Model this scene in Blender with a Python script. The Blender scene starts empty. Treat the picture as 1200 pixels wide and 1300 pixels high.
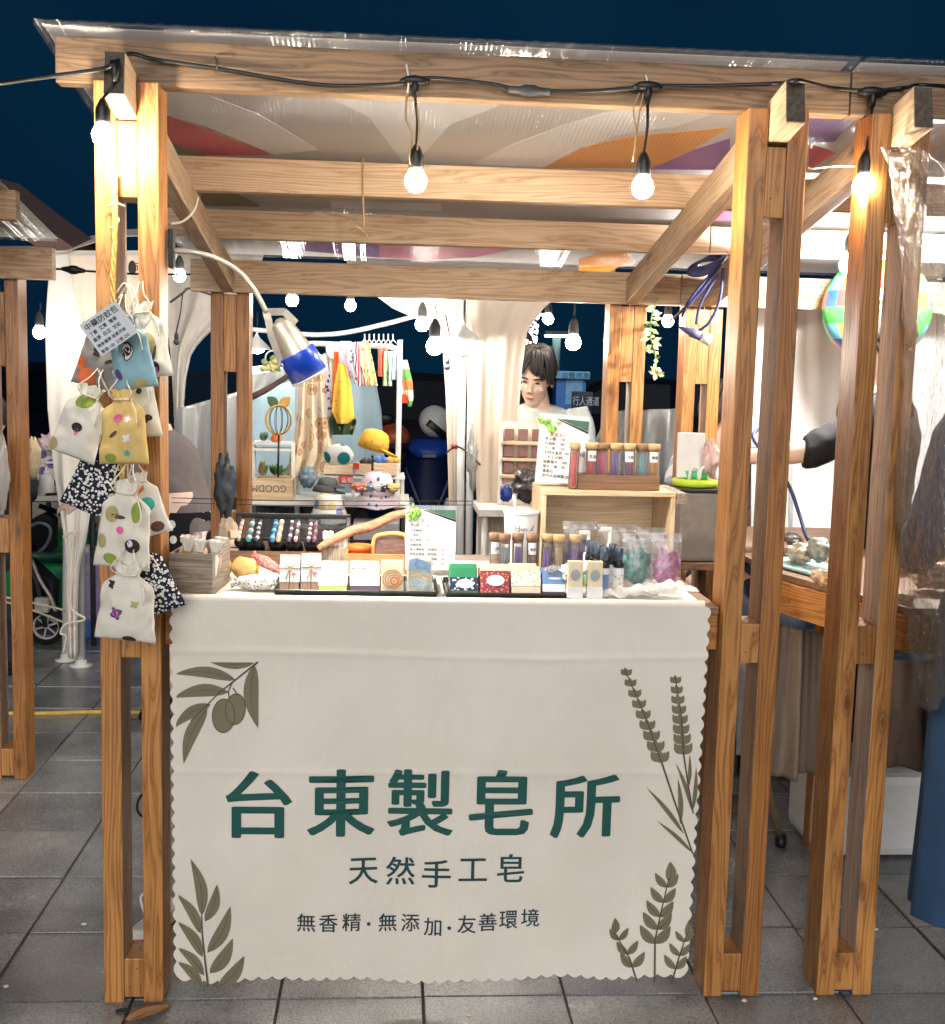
import bpy, bmesh, math, random
from mathutils import Vector, Matrix, Euler, Quaternion, noise as mnoise
R = math.radians
random.seed(7)
sc = bpy.context.scene
COL = sc.collection

# ------------------------------------------------------------------ camera
CAM = Vector((0.0, -2.6314, 1.479)); FPX = 1500.0
YAW, PITCH, ROLL = .0693, .1196, .0261
_fw = Vector((math.sin(YAW)*math.cos(PITCH), math.cos(YAW)*math.cos(PITCH), -math.sin(PITCH)))
_r = Vector((math.cos(YAW), -math.sin(YAW), 0)); _u = _r.cross(_fw)
_r2 = _r*math.cos(ROLL)+_u*math.sin(ROLL); _u2 = -_r*math.sin(ROLL)+_u*math.cos(ROLL)
cd = bpy.data.cameras.new('camera'); cam = bpy.data.objects.new('camera', cd); COL.objects.link(cam)
m = Matrix((_r2, _u2, -_fw)).transposed().to_4x4(); m.translation = CAM; cam.matrix_world = m
cd.sensor_fit = 'HORIZONTAL'; cd.sensor_width = 36; cd.lens = 36*FPX/1200; cd.clip_end = 500; cd.clip_start = .05
sc.camera = cam
# ------------------------------------------------------------------ night sky
SUN_EL, SUN_AZ = R(14), R(187)      # soft glow of the market lights over the aisle
w = bpy.data.worlds.new('World'); sc.world = w; w.use_nodes = True
nt = w.node_tree; bg = nt.nodes['Background']
co_ = nt.nodes.new('ShaderNodeTexCoord'); ns_ = nt.nodes.new('ShaderNodeTexNoise'); ns_.inputs['Scale'].default_value = 1.6; ns_.inputs['Detail'].default_value = 3
rp_ = nt.nodes.new('ShaderNodeValToRGB'); rp_.color_ramp.elements[0].color = (.0014, .0135, .044, 1); rp_.color_ramp.elements[1].color = (.0035, .038, .082, 1); rp_.color_ramp.elements[0].position = .35; rp_.color_ramp.elements[1].position = .7
nt.links.new(co_.outputs['Generated'], ns_.inputs['Vector']); nt.links.new(ns_.outputs['Fac'], rp_.inputs[0])      # thin rain cloud over town glow
nt.links.new(rp_.outputs[0], bg.inputs[0]); bg.inputs[1].default_value = .38
sd = bpy.data.lights.new('sun', 'SUN'); sd.energy = 1.75; sd.angle = R(50); sd.color = (1, .965, .92)
sun = bpy.data.objects.new('sun', sd); COL.objects.link(sun)
sdir = Vector((math.sin(SUN_AZ)*math.cos(SUN_EL), math.cos(SUN_AZ)*math.cos(SUN_EL), math.sin(SUN_EL)))
sun.rotation_euler = sdir.to_track_quat('Z', 'Y').to_euler(); sun.location = (0, -6, 6)
vs = sc.view_settings; vs.view_transform = 'Standard'; vs.look = 'None'; vs.exposure = .58; vs.gamma = 1; vs.use_curve_mapping = False
sc.cycles.use_denoising = True; sc.cycles.max_bounces = 7; sc.cycles.transparent_max_bounces = 16; sc.cycles.use_adaptive_sampling = True; sc.cycles.adaptive_threshold = .04
sc.cycles.diffuse_bounces = 3; sc.cycles.glossy_bounces = 3; sc.cycles.sample_clamp_indirect = 6; sc.cycles.caustics_reflective = False; sc.cycles.caustics_refractive = False

def P(x, y, Y):                       # a point of the photograph at the depth Y
    d = _fw*FPX+_r2*(x-600)-_u2*(y-650); return CAM+d*((Y-CAM.y)/d.y)
def PZ(x, y, Z):
    d = _fw*FPX+_r2*(x-600)-_u2*(y-650); return CAM+d*((Z-CAM.z)/d.z)
def S(Y): return (Y-CAM.y)/FPX        # metres per photo pixel at depth Y

# ------------------------------------------------------------------ materials
MATS = {}
def s2l(c): return tuple(((v/255)/12.92 if v/255 <= .04045 else ((v/255+.055)/1.055)**2.4) for v in c)+(1,)
def _new(name):
    m = bpy.data.materials.new(name); m.use_nodes = True; MATS[name] = m
    return m, m.node_tree, m.node_tree.nodes['Principled BSDF']
def _coord(nt, kind='Object', scale=None, rnd=False):
    t = nt.nodes.new('ShaderNodeTexCoord'); o = t.outputs[kind]
    if scale is not None:
        mp = nt.nodes.new('ShaderNodeMapping'); mp.inputs['Scale'].default_value = scale if hasattr(scale, '__len__') else (scale,)*3
        nt.links.new(o, mp.inputs[0])
        if rnd:
            oi = nt.nodes.new('ShaderNodeObjectInfo'); mu = nt.nodes.new('ShaderNodeVectorMath'); mu.operation = 'SCALE'
            cb = nt.nodes.new('ShaderNodeCombineXYZ')
            for k in range(3): nt.links.new(oi.outputs['Random'], cb.inputs[k])
            nt.links.new(cb.outputs[0], mu.inputs[0]); mu.inputs['Scale'].default_value = 37
            nt.links.new(mu.outputs[0], mp.inputs['Location'])
        o = mp.outputs[0]
    return o
def _ramp(nt, fac, stops, interp='LINEAR'):
    r = nt.nodes.new('ShaderNodeValToRGB'); r.color_ramp.interpolation = interp
    e = r.color_ramp.elements
    while len(e) < len(stops): e.new(.5)
    for k, (p, c) in enumerate(stops): e[k].position = p; e[k].color = c if len(c) == 4 else tuple(c)+(1,)
    nt.links.new(fac, r.inputs[0]); return r.outputs[0]
def _noise(nt, co, scale, detail=4, rough=.55):
    n = nt.nodes.new('ShaderNodeTexNoise'); n.inputs['Scale'].default_value = scale; n.inputs['Detail'].default_value = detail; n.inputs['Roughness'].default_value = rough
    if co is not None: nt.links.new(co, n.inputs['Vector'])
    return n.outputs['Fac']
def _mix(nt, fac, a, b, mode='MIX'):
    x = nt.nodes.new('ShaderNodeMix'); x.data_type = 'RGBA'; x.blend_type = mode
    for s, v in ((x.inputs[0], fac), (x.inputs[6], a), (x.inputs[7], b)):
        if hasattr(v, 'links'): nt.links.new(v, s)
        else: s.default_value = v
    return x.outputs[2]
def _bump(nt, b, h, strength=.2, dist=.002):
    n = nt.nodes.new('ShaderNodeBump'); n.inputs['Strength'].default_value = strength; n.inputs['Distance'].default_value = dist
    nt.links.new(h, n.inputs['Height']); nt.links.new(n.outputs[0], b.inputs['Normal'])
def mat(name, rgb, rough=.55, metal=0, spec=.5, var=.18, scale=30, bump=0, bdist=.002, bscale=None, sss=0, alpha=1, coat=0):
    """plain paint, cloth, plastic ...: sRGB 0-255 colour with mottling"""
    if name in MATS: return MATS[name]
    m, nt, b = _new(name); c = s2l(rgb)
    co = _coord(nt, 'Object')
    n = _noise(nt, co, scale)
    lo = tuple(v*(1-var) for v in c[:3]); hi = tuple(min(1, v*(1+var)) for v in c[:3])
    nt.links.new(_ramp(nt, n, [(.3, lo), (.7, hi)]), b.inputs['Base Color'])
    b.inputs['Roughness'].default_value = rough; b.inputs['Metallic'].default_value = metal
    b.inputs['Specular IOR Level'].default_value = spec; b.inputs['Coat Weight'].default_value = coat
    if sss: b.inputs['Subsurface Weight'].default_value = sss; b.inputs['Subsurface Radius'].default_value = (.01, .005, .003)
    if alpha < 1: b.inputs['Alpha'].default_value = alpha
    if bump: _bump(nt, b, _noise(nt, co, bscale or scale*3, 3), bump, bdist)
    return m
def wood(name, light, dark, rough=.5, knots=True, grain=1.0, wet=0):
    """sawn timber: the long axis of the piece is its local x"""
    if name in MATS: return MATS[name]
    m, nt, b = _new(name)
    co = _coord(nt, 'Object', (.55, 7, 7), True)
    n1 = _noise(nt, co, 1.3, 3, .6)
    v = nt.nodes.new('ShaderNodeVectorMath'); v.operation = 'ADD'; nt.links.new(co, v.inputs[0])
    sc_ = nt.nodes.new('ShaderNodeMath'); sc_.operation = 'MULTIPLY'; sc_.inputs[1].default_value = 1.1; nt.links.new(n1, sc_.inputs[0]); nt.links.new(sc_.outputs[0], v.inputs[1])
    wv = nt.nodes.new('ShaderNodeTexWave'); wv.wave_type = 'RINGS'; wv.rings_direction = 'X'; wv.inputs['Scale'].default_value = 3.4*grain
    wv.inputs['Distortion'].default_value = 2.2; wv.inputs['Detail'].default_value = 3; wv.inputs['Detail Scale'].default_value = 1.2
    nt.links.new(v.outputs[0], wv.inputs[0])
    L, D = s2l(light), s2l(dark)
    g = _ramp(nt, wv.outputs['Fac'], [(.0, L), (.55, tuple(a*.75+d*.25 for a, d in zip(L, D))), (.84, tuple(a*.2+d*.8 for a, d in zip(L, D))), (.92, tuple(d*.9 for d in D)), (1, tuple(a*.5+d*.5 for a, d in zip(L, D)))])
    co2 = _coord(nt, 'Object', (3, 90, 90), True); fine = _noise(nt, co2, 1.5, 4, .7)
    g = _mix(nt, .35, g, _ramp(nt, fine, [(.3, tuple(v*.62 for v in D[:3])), (.7, L)]))
    co4 = _coord(nt, 'Object', 2.2, True); patch = _noise(nt, co4, 1.5, 3)
    g = _mix(nt, .5, g, _ramp(nt, patch, [(.25, (.6, .56, .52)), (.55, (1, 1, 1)), (.8, (1.0, .93, .84))]), 'MULTIPLY')
    oi_ = nt.nodes.new('ShaderNodeObjectInfo'); g = _mix(nt, 1, g, _ramp(nt, oi_.outputs['Random'], [(0, (.66, .58, .5)), (.3, (1, .95, .9)), (.6, (1.04, 1.03, 1.02)), (.8, (.86, .82, .78)), (1, (.92, .95, .98))]), 'MULTIPLY')
    if knots:
        co3 = _coord(nt, 'Object', (3.2, 9, 9), True)
        vo = nt.nodes.new('ShaderNodeTexVoronoi'); vo.inputs['Scale'].default_value = 1.0; vo.inputs['Randomness'].default_value = 1
        nt.links.new(co3, vo.inputs['Vector'])
        k = _ramp(nt, vo.outputs['Distance'], [(.0, (1, 1, 1)), (.055, (.85, .85, .85)), (.075, (.35, .35, .35)), (.10, (.6, .6, .6)), (.12, (.22, .22, .22)), (.2, (.12, .12, .12)), (.26, (0, 0, 0))])
        g = _mix(nt, k, g, tuple(v*.42 for v in D[:3])+(1,))
    nt.links.new(g, b.inputs['Base Color'])
    nt.links.new(_ramp(nt, fine, [(.3, (rough+.14,)*3), (.7, (rough-.1,)*3)]), b.inputs['Roughness'])
    b.inputs['Specular IOR Level'].default_value = .45
    _bump(nt, b, fine, .25, .0012)
    return m
def dots(name, base, dot, scale, r0=.25, rough=.8, core=None, ring=None, rnd=1.0, palette=None, kind='Object', vec=None):
    """printed cloth: a scatter of round motifs"""
    if name in MATS: return MATS[name]
    m, nt, b = _new(name); co = _coord(nt, kind, vec)
    vo = nt.nodes.new('ShaderNodeTexVoronoi'); vo.inputs['Scale'].default_value = scale; vo.inputs['Randomness'].default_value = rnd
    nt.links.new(co, vo.inputs['Vector'])
    d = vo.outputs['Distance']
    if palette:
        sp = nt.nodes.new('ShaderNodeSeparateColor'); nt.links.new(vo.outputs['Color'], sp.inputs[0])
        st = [(k/len(palette), s2l(c)) for k, c in enumerate(palette)]
        dc = _ramp(nt, sp.outputs[0], st, 'CONSTANT')
    else: dc = s2l(dot)
    f = _ramp(nt, d, [(0, (1, 1, 1)), (r0, (1, 1, 1)), (r0+.03, (0, 0, 0))])
    c = _mix(nt, f, s2l(base), dc)
    if ring: c = _mix(nt, _ramp(nt, d, [(r0*.55, (0, 0, 0)), (r0*.6, (1, 1, 1)), (r0*.75, (1, 1, 1)), (r0*.8, (0, 0, 0))]), c, s2l(ring))
    if core: c = _mix(nt, _ramp(nt, d, [(r0*.3, (1, 1, 1)), (r0*.4, (0, 0, 0))]), c, s2l(core))
    n = _noise(nt, co, scale*.4); c = _mix(nt, .3, c, _ramp(nt, n, [(.3, (.7, .7, .7)), (.7, (1, 1, 1))]), 'MULTIPLY')
    nt.links.new(c, b.inputs['Base Color']); b.inputs['Roughness'].default_value = rough; b.inputs['Specular IOR Level'].default_value = .2
    _bump(nt, b, _noise(nt, co, 260), .15, .001)
    return m
def stripes(name, cols, scale, axis='X', rough=.8, dist=0.0, kind='Object'):
    if name in MATS: return MATS[name]
    m, nt, b = _new(name); co = _coord(nt, kind)
    wv = nt.nodes.new('ShaderNodeTexWave'); wv.bands_direction = axis; wv.wave_profile = 'SAW'; wv.inputs['Scale'].default_value = scale; wv.inputs['Distortion'].default_value = dist
    wv.inputs['Detail'].default_value = 2; nt.links.new(co, wv.inputs[0])
    c = _ramp(nt, wv.outputs['Fac'], [(k/len(cols), s2l(x)) for k, x in enumerate(cols)], 'CONSTANT')
    nt.links.new(c, b.inputs['Base Color']); b.inputs['Roughness'].default_value = rough; b.inputs['Specular IOR Level'].default_value = .25
    return m
def clear(name, tint=(235, 240, 240), gloss=.12, rough=.08, film=0.0, crumple=0, cscale=20, cdist=.01, opac=(255, 255, 255)):
    """clear plastic or glass: mostly see-through, glossy, with an optional milky share"""
    if name in MATS: return MATS[name]
    m, nt, b = _new(name); nt.nodes.remove(b); out = nt.nodes['Material Output']
    tr = nt.nodes.new('ShaderNodeBsdfTransparent'); tr.inputs[0].default_value = s2l(tint)
    gl = nt.nodes.new('ShaderNodeBsdfGlossy'); gl.inputs['Roughness'].default_value = rough
    fr = nt.nodes.new('ShaderNodeFresnel'); fr.inputs[0].default_value = 1.45
    ad = nt.nodes.new('ShaderNodeMath'); ad.operation = 'ADD'; ad.use_clamp = True; ad.inputs[1].default_value = gloss; nt.links.new(fr.outputs[0], ad.inputs[0])
    mx = nt.nodes.new('ShaderNodeMixShader'); nt.links.new(ad.outputs[0], mx.inputs[0]); nt.links.new(tr.outputs[0], mx.inputs[1]); nt.links.new(gl.outputs[0], mx.inputs[2])
    last = mx
    if film:
        df = nt.nodes.new('ShaderNodeBsdfDiffuse'); df.inputs[0].default_value = s2l(opac)
        tl = nt.nodes.new('ShaderNodeBsdfTranslucent'); tl.inputs[0].default_value = s2l(opac)
        dm = nt.nodes.new('ShaderNodeMixShader'); nt.links.new(df.outputs[0], dm.inputs[1]); nt.links.new(tl.outputs[0], dm.inputs[2])
        m2 = nt.nodes.new('ShaderNodeMixShader'); m2.inputs[0].default_value = film
        nt.links.new(mx.outputs[0], m2.inputs[1]); nt.links.new(dm.outputs[0], m2.inputs[2]); last = m2
    nt.links.new(last.outputs[0], out.inputs[0])
    if crumple:
        co = _coord(nt, 'Object'); n = nt.nodes.new('ShaderNodeTexNoise'); n.inputs['Scale'].default_value = cscale; n.inputs['Detail'].default_value = 5; n.inputs['Distortion'].default_value = 1.2
        nt.links.new(co, n.inputs['Vector'])
        bp = nt.nodes.new('ShaderNodeBump'); bp.inputs['Strength'].default_value = crumple; bp.inputs['Distance'].default_value = cdist
        nt.links.new(n.outputs['Fac'], bp.inputs['Height']); nt.links.new(bp.outputs[0], gl.inputs['Normal']); nt.links.new(bp.outputs[0], fr.inputs['Normal'])
    return m
def glow(name, rgb, strength):
    if name in MATS: return MATS[name]
    m, nt, b = _new(name)
    b.inputs['Base Color'].default_value = (1, 1, 1, 1); b.inputs['Emission Color'].default_value = s2l(rgb); b.inputs['Emission Strength'].default_value = strength
    return m

# ------------------------------------------------------------------ building
_ts = bpy.data.scenes.new('workbench')
def evaluated(o):                      # mesh of an object with its modifiers, worked out away from the main scene
    _ts.collection.objects.link(o); vl = _ts.view_layers[0]; vl.update()
    me = bpy.data.meshes.new_from_object(o.evaluated_get(vl.depsgraph)); _ts.collection.objects.unlink(o); return me
WO = {}                                # world origin that a thing's parts are built around
def thing(name, label, cat, loc=(0, 0, 0), group=None):
    o = bpy.data.objects.new(name, None); COL.objects.link(o); o.location = loc; o.empty_display_size = .05
    o['label'] = label; o['category'] = cat
    if group: o['group'] = group
    WO[o.name] = Vector(loc); return o
def tag(o, label, cat, group=None):
    o['label'] = label; o['category'] = cat
    if group: o['group'] = group
    return o
def copy_tree(o, parent=None):
    c = o.copy(); COL.objects.link(c); c.parent = parent
    for ch in o.children: copy_tree(ch, c)
    return c
class B:
    def __init__(s): s.bm = bmesh.new()
    def _g(s, verts, faces, sm=False):
        vs = [s.bm.verts.new(v) for v in verts]; out = []
        for f in faces:
            try: q = s.bm.faces.new([vs[k] for k in f]); q.smooth = sm; out.append(q)
            except ValueError: pass
        return vs
    def box(s, c, size, rot=None, bev=0.0, taper=1.0):
        x, y, z = (v/2 for v in size); c = Vector(c)
        pts = [Vector((sx*x*(taper if sz > 0 else 1), sy*y*(taper if sz > 0 else 1), sz*z)) for sz in (-1, 1) for sx, sy in ((-1, -1), (1, -1), (1, 1), (-1, 1))]
        if rot is not None:
            M = rot if isinstance(rot, Matrix) else Euler(rot).to_matrix(); pts = [M @ p for p in pts]
        vs = s._g([c+p for p in pts], [(3, 2, 1, 0), (4, 5, 6, 7), (0, 1, 5, 4), (1, 2, 6, 5), (2, 3, 7, 6), (3, 0, 4, 7)])
        if bev:
            es = list({e for v in vs for e in v.link_edges})
            bmesh.ops.bevel(s.bm, geom=es, offset=bev, segments=2, affect='EDGES', profile=.6)
        return s
    def tube(s, pts, r, seg=8, cap=True):
        pts = [Vector(p) for p in pts]; n = len(pts)
        rs = r if hasattr(r, '__len__') else [r]*n
        rings = []; up = None
        for k in range(n):
            d = (pts[min(k+1, n-1)]-pts[max(k-1, 0)])
            if d.length < 1e-9: d = Vector((0, 0, 1))
            d.normalize()
            if up is None:
                up = d.orthogonal().normalized()
            else:
                up = (up-d*up.dot(d)); up = up.normalized() if up.length > 1e-6 else d.orthogonal().normalized()
            b2 = d.cross(up)
            rings.append([pts[k]+(up*math.cos(2*math.pi*j/seg)+b2*math.sin(2*math.pi*j/seg))*rs[k] for j in range(seg)])
        V = [p for rg in rings for p in rg]
        F = [(k*seg+j, k*seg+(j+1) % seg, (k+1)*seg+(j+1) % seg, (k+1)*seg+j) for k in range(n-1) for j in range(seg)]
        if cap: F += [tuple(range(seg-1, -1, -1)), tuple((n-1)*seg+j for j in range(seg))]
        s._g(V, F, True); return s
    def lathe(s, prof, c=(0, 0, 0), seg=20, M=None, cap=True):
        """profile of (radius, height), axis z, optional 3x3 rotation about c"""
        c = Vector(c); V = []
        for r, z in prof:
            for j in range(seg):
                p = Vector((r*math.cos(2*math.pi*j/seg), r*math.sin(2*math.pi*j/seg), z)); V.append(c+(M @ p if M else p))
        n = len(prof)
        F = [(k*seg+j, k*seg+(j+1) % seg, (k+1)*seg+(j+1) % seg, (k+1)*seg+j) for k in range(n-1) for j in range(seg)]
        if cap: F += [tuple(range(seg-1, -1, -1)), tuple((n-1)*seg+j for j in range(seg))]
        s._g(V, F, True); return s
    def ball(s, c, r, sc=(1, 1, 1), seg=16, rings=10, M=None, wob=0, wf=3):
        V = []; c = Vector(c)
        for i in range(rings+1):
            t = math.pi*i/rings
            for j in range(seg):
                a = 2*math.pi*j/seg
                p = Vector((math.sin(t)*math.cos(a), math.sin(t)*math.sin(a), math.cos(t)))
                k = 1+(wob*mnoise.noise(p*wf+c*9) if wob else 0)
                p = Vector((p.x*sc[0], p.y*sc[1], p.z*sc[2]))*r*k
                V.append(c+(M @ p if M else p))
        F = [(i*seg+j, (i+1)*seg+j, (i+1)*seg+(j+1) % seg, i*seg+(j+1) % seg) for i in range(rings) for j in range(seg)]
        s._g(V, F, True); bmesh.ops.remove_doubles(s.bm, verts=s.bm.verts[-len(V):], dist=1e-6) if False else None
        return s
    def loft(s, rings, seg=20, cap=True):
        """rings: (centre, rx, ry[, xaxis, yaxis])"""
        V = []
        for rg in rings:
            c = Vector(rg[0]); X = Vector(rg[3]) if len(rg) > 3 else Vector((1, 0, 0)); Y = Vector(rg[4]) if len(rg) > 4 else Vector((0, 1, 0))
            for j in range(seg):
                a = 2*math.pi*j/seg; V.append(c+X*(math.cos(a)*rg[1])+Y*(math.sin(a)*rg[2]))
        n = len(rings)
        F = [(k*seg+j, k*seg+(j+1) % seg, (k+1)*seg+(j+1) % seg, (k+1)*seg+j) for k in range(n-1) for j in range(seg)]
        if cap: F += [tuple(range(seg-1, -1, -1)), tuple((n-1)*seg+j for j in range(seg))]
        s._g(V, F, True); return s
    def poly(s, pts, depth=None):
        """flat polygon, optional extrusion vector"""
        pts = [Vector(p) for p in pts]; n = len(pts)
        if depth is None: s._g(pts, [tuple(range(n))])
        else:
            d = Vector(depth)
            s._g(pts+[p+d for p in pts], [tuple(range(n-1, -1, -1)), tuple(range(n, 2*n))]+[(k, (k+1) % n, n+(k+1) % n, n+k) for k in range(n)])
        return s
    def grid(s, fn, nu, nv, thick=None):
        V = [Vector(fn(i/(nu-1), j/(nv-1))) for j in range(nv) for i in range(nu)]
        F = [(j*nu+i, j*nu+i+1, (j+1)*nu+i+1, (j+1)*nu+i) for j in range(nv-1) for i in range(nu-1)]
        if thick is not None:
            d = Vector(thick); n = len(V); V += [v+d for v in V]
            F += [tuple(n+k for k in reversed(f)) for f in F[:]]
            bd = [i for i in range(nu)]+[j*nu+nu-1 for j in range(1, nv)]+[(nv-1)*nu+i for i in range(nu-2, -1, -1)]+[j*nu for j in range(nv-2, 0, -1)]
            F += [(bd[k], n+bd[k], n+bd[(k+1) % len(bd)], bd[(k+1) % len(bd)]) for k in range(len(bd))]
        s._g(V, F, True); return s
    def obj(s, name, mt, parent=None, weld=False, smooth=None):
        if weld: bmesh.ops.remove_doubles(s.bm, verts=s.bm.verts, dist=1e-5)
        bmesh.ops.recalc_face_normals(s.bm, faces=s.bm.faces)
        o0 = WO.get(parent.name, Vector()) if parent else Vector()
        if o0.length: bmesh.ops.translate(s.bm, verts=s.bm.verts, vec=-o0)
        me = bpy.data.meshes.new(name); s.bm.to_mesh(me); s.bm.free()
        if smooth is not None: me.polygons.foreach_set('use_smooth', [smooth]*len(me.polygons))
        for q in (mt if isinstance(mt, (list, tuple)) else [mt]): me.materials.append(q)
        o = bpy.data.objects.new(name, me); COL.objects.link(o)
        if parent: o.parent = parent; WO[o.name] = o0
        return o
def struct(o): o['kind'] = 'structure'; return o
_lum = {}
def lumber(name, p0, p1, wd, ht, mt, parent, up=(0, 0, 1), bev=.003, inner=0, mt2=None):
    """a timber from p0 to p1 (centre line); wd across, ht along 'up'"""
    p0, p1 = Vector(p0), Vector(p1); d = p1-p0; L = d.length; d.normalize(); up = Vector(up)
    y = up.cross(d).normalized(); z = d.cross(y)
    key = (round(L, 3), wd, ht, mt.name, inner)
    if key not in _lum:
        b = B(); b.box((L/2, 0, 0), (L, wd, ht), bev=bev)
        bmesh.ops.recalc_face_normals(b.bm, faces=b.bm.faces)
        me = bpy.data.meshes.new(name); b.bm.to_mesh(me); b.bm.free(); me.materials.append(mt); _lum[key] = me
        if inner:
            me.materials.append(mt2)
            for f in me.polygons:
                if f.normal.y*inner > .9: f.material_index = 1
    o = bpy.data.objects.new(name, _lum[key]); COL.objects.link(o)
    M = Matrix((d, y, z)).transposed().to_4x4(); M.translation = p0-(WO.get(parent.name, Vector()) if parent else Vector())
    o.matrix_local = M
    if parent: o.parent = parent; o.matrix_local = M
    return o
def text(name, body, mt, parent, org, xdir, ydir, height=None, box=None, bold=0.0, ext=0, align='LEFT', warp=None, width=None):
    """flat lettering as a mesh in the plane of xdir/ydir, origin at the lower left (or the centre of a box)"""
    c = bpy.data.curves.new('t', 'FONT'); c.body = body; c.size = 1; c.align_x = align; c.resolution_u = 3
    t = bpy.data.objects.new('t', c); me = evaluated(t)
    bpy.data.objects.remove(t); bpy.data.curves.remove(c)
    xs = [v.co.x for v in me.vertices]; ys = [v.co.y for v in me.vertices]
    x0, x1, y0, y1 = min(xs), max(xs), min(ys), max(ys)
    X, Y, O = Vector(xdir).normalized(), Vector(ydir).normalized(), Vector(org)
    o0 = WO.get(parent.name, Vector()) if parent else Vector()
    V0 = []
    for v in me.vertices:
        if box: V0.append((((v.co.x-x0)/(x1-x0)-.5)*box[0], ((v.co.y-y0)/(y1-y0)-.5)*box[1]))
        else: V0.append((v.co.x*height*(width or 1), v.co.y*height))
    F0 = [tuple(p_.vertices) for p_ in me.polygons]; bpy.data.meshes.remove(me); me = bpy.data.meshes.new(name)
    em = bold*(box[1] if box else height); N = X.cross(Y); V, F = [], []
    for k in range(9 if bold else 1):
        ox, oy = (0, 0) if k == 0 else (em*math.cos(k*math.pi/4), em*.45*math.sin(k*math.pi/4)); n0 = len(V)
        for a, b_ in V0:
            p = O+X*(a+ox)+Y*(b_+oy)
            if warp: p = warp(p)
            V.append(p-o0+N*(.00006*k))
        F += [tuple(i+n0 for i in f) for f in F0]
    me.from_pydata(V, [], F)
    me.materials.append(mt); me.name = name
    o = bpy.data.objects.new(name, me); COL.objects.link(o)
    if parent: o.parent = parent; WO[o.name] = o0
    return o
def drape(name, rows, Y, mt, parent=None, folds=5, amp=.02, nu=60, nv=40, thick=.0015, seed=0, tilt=0, crease=0, taperfold=True):
    """hanging cloth from photo-space rows (xl, xr, y) at depth Y, folded in depth"""
    rows = sorted(rows, key=lambda r: r[2]); y0, y1 = rows[0][2], rows[-1][2]
    def fn(u, v):
        y = y0+(y1-y0)*v; k = 0
        while k < len(rows)-2 and rows[k+1][2] < y: k += 1
        a, b = rows[k], rows[k+1]; t = (y-a[2])/max(1e-6, b[2]-a[2]); t = min(1, max(0, t))
        xl = a[0]+(b[0]-a[0])*t; xr = a[1]+(b[1]-a[1])*t
        yl = (a[3] if len(a) > 3 else 0)+((b[3] if len(b) > 3 else 0)-(a[3] if len(a) > 3 else 0))*t   # extra droop on the right edge
        p = P(xl+(xr-xl)*u, y+yl*u, Y+tilt*v)
        ph = seed*1.7
        f = math.sin(u*folds*2*math.pi+ph+.8*math.sin(v*3+ph))+.45*math.sin(u*folds*4.3*math.pi+ph*2+v*2)
        p.y += amp*f*(.4+.6*v if taperfold else 1)+crease*mnoise.noise(Vector((p.x*9+seed, p.z*9, seed)))
        return p
    b = B(); b.grid(fn, nu, nv, (0, thick, 0)); return b.obj(name, mt, parent)
# ================================================================== materials in use
W_POST = wood('varnished_pine', (208, 150, 86), (140, 84, 40), .36)
W_BEAM = wood('pale_pine', (228, 203, 174), (188, 150, 116), .55)
W_CRATE = wood('crate_pine', (238, 220, 188), (214, 184, 144), .6, False)
W_END = mat('weathered_end_grain', (88, 78, 68), .85, var=.35, scale=90)
W_FRONT = wood('shade_toned_pine', (158, 130, 102), (106, 82, 62), .6)  # front beam: darker copy of the beam pine, weaker light up there put into colour
SCREW = mat('screw_steel', (120, 110, 96), .45, .7)
W_RAW = wood('unvarnished_pine', (214, 192, 172), (168, 140, 120), .65)
W_GREY = wood('grey_washed_wood', (176, 164, 148), (112, 98, 84), .7, False, 1.6)
W_WALNUT = wood('walnut', (150, 118, 92), (104, 76, 56), .5, False)
W_ORANGE = wood('plywood_tray', (214, 156, 100), (184, 124, 74), .55, False)
BLACK = mat('black_plastic', (22, 24, 26), .4); DKGREY = mat('dark_grey', (60, 62, 64), .6)
WHITE = mat('white_paint', (232, 230, 226), .45, var=.05); PAPER = mat('white_paper', (238, 238, 240), .75, var=.03)
CREAM = mat('cream_cloth', (226, 216, 200), .85, var=.08, bump=.2, bscale=300, bdist=.001)
TENT = mat('tent_canvas', (208, 194, 178), .8, var=.05, scale=4); STEEL = mat('painted_steel', (224, 226, 226), .35, var=.04)
SILVER = mat('silver_metal', (196, 192, 182), .38, .7, var=.05); BLUEP = mat('blue_enamel', (24, 70, 190), .3, var=.05, coat=.4)
CABLE = mat('cable_black', (20, 22, 24), .45); NAVYC = mat('navy_cable', (36, 44, 92), .5); TWINE = mat('jute_twine', (176, 150, 112), .9, var=.3, scale=200)
CORD = mat('cotton_cord', (232, 222, 204), .9, var=.15, scale=300); GOLD = mat('golden_rope', (206, 172, 96), .8, var=.4, scale=220, bump=.6, bscale=300)
BULB = glow('bulb_glass_lit', (255, 240, 214), 340); BULB_W = glow('bulb_white_lit', (255, 246, 232), 110)
CLEARS = clear('clear_sheet', (240, 242, 244), .10, .12, .05); GLASS = clear('tube_glass', (252, 253, 253), .02, .06, .14)
INK = mat('black_ink', (34, 34, 40), .8, var=.02)

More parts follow.
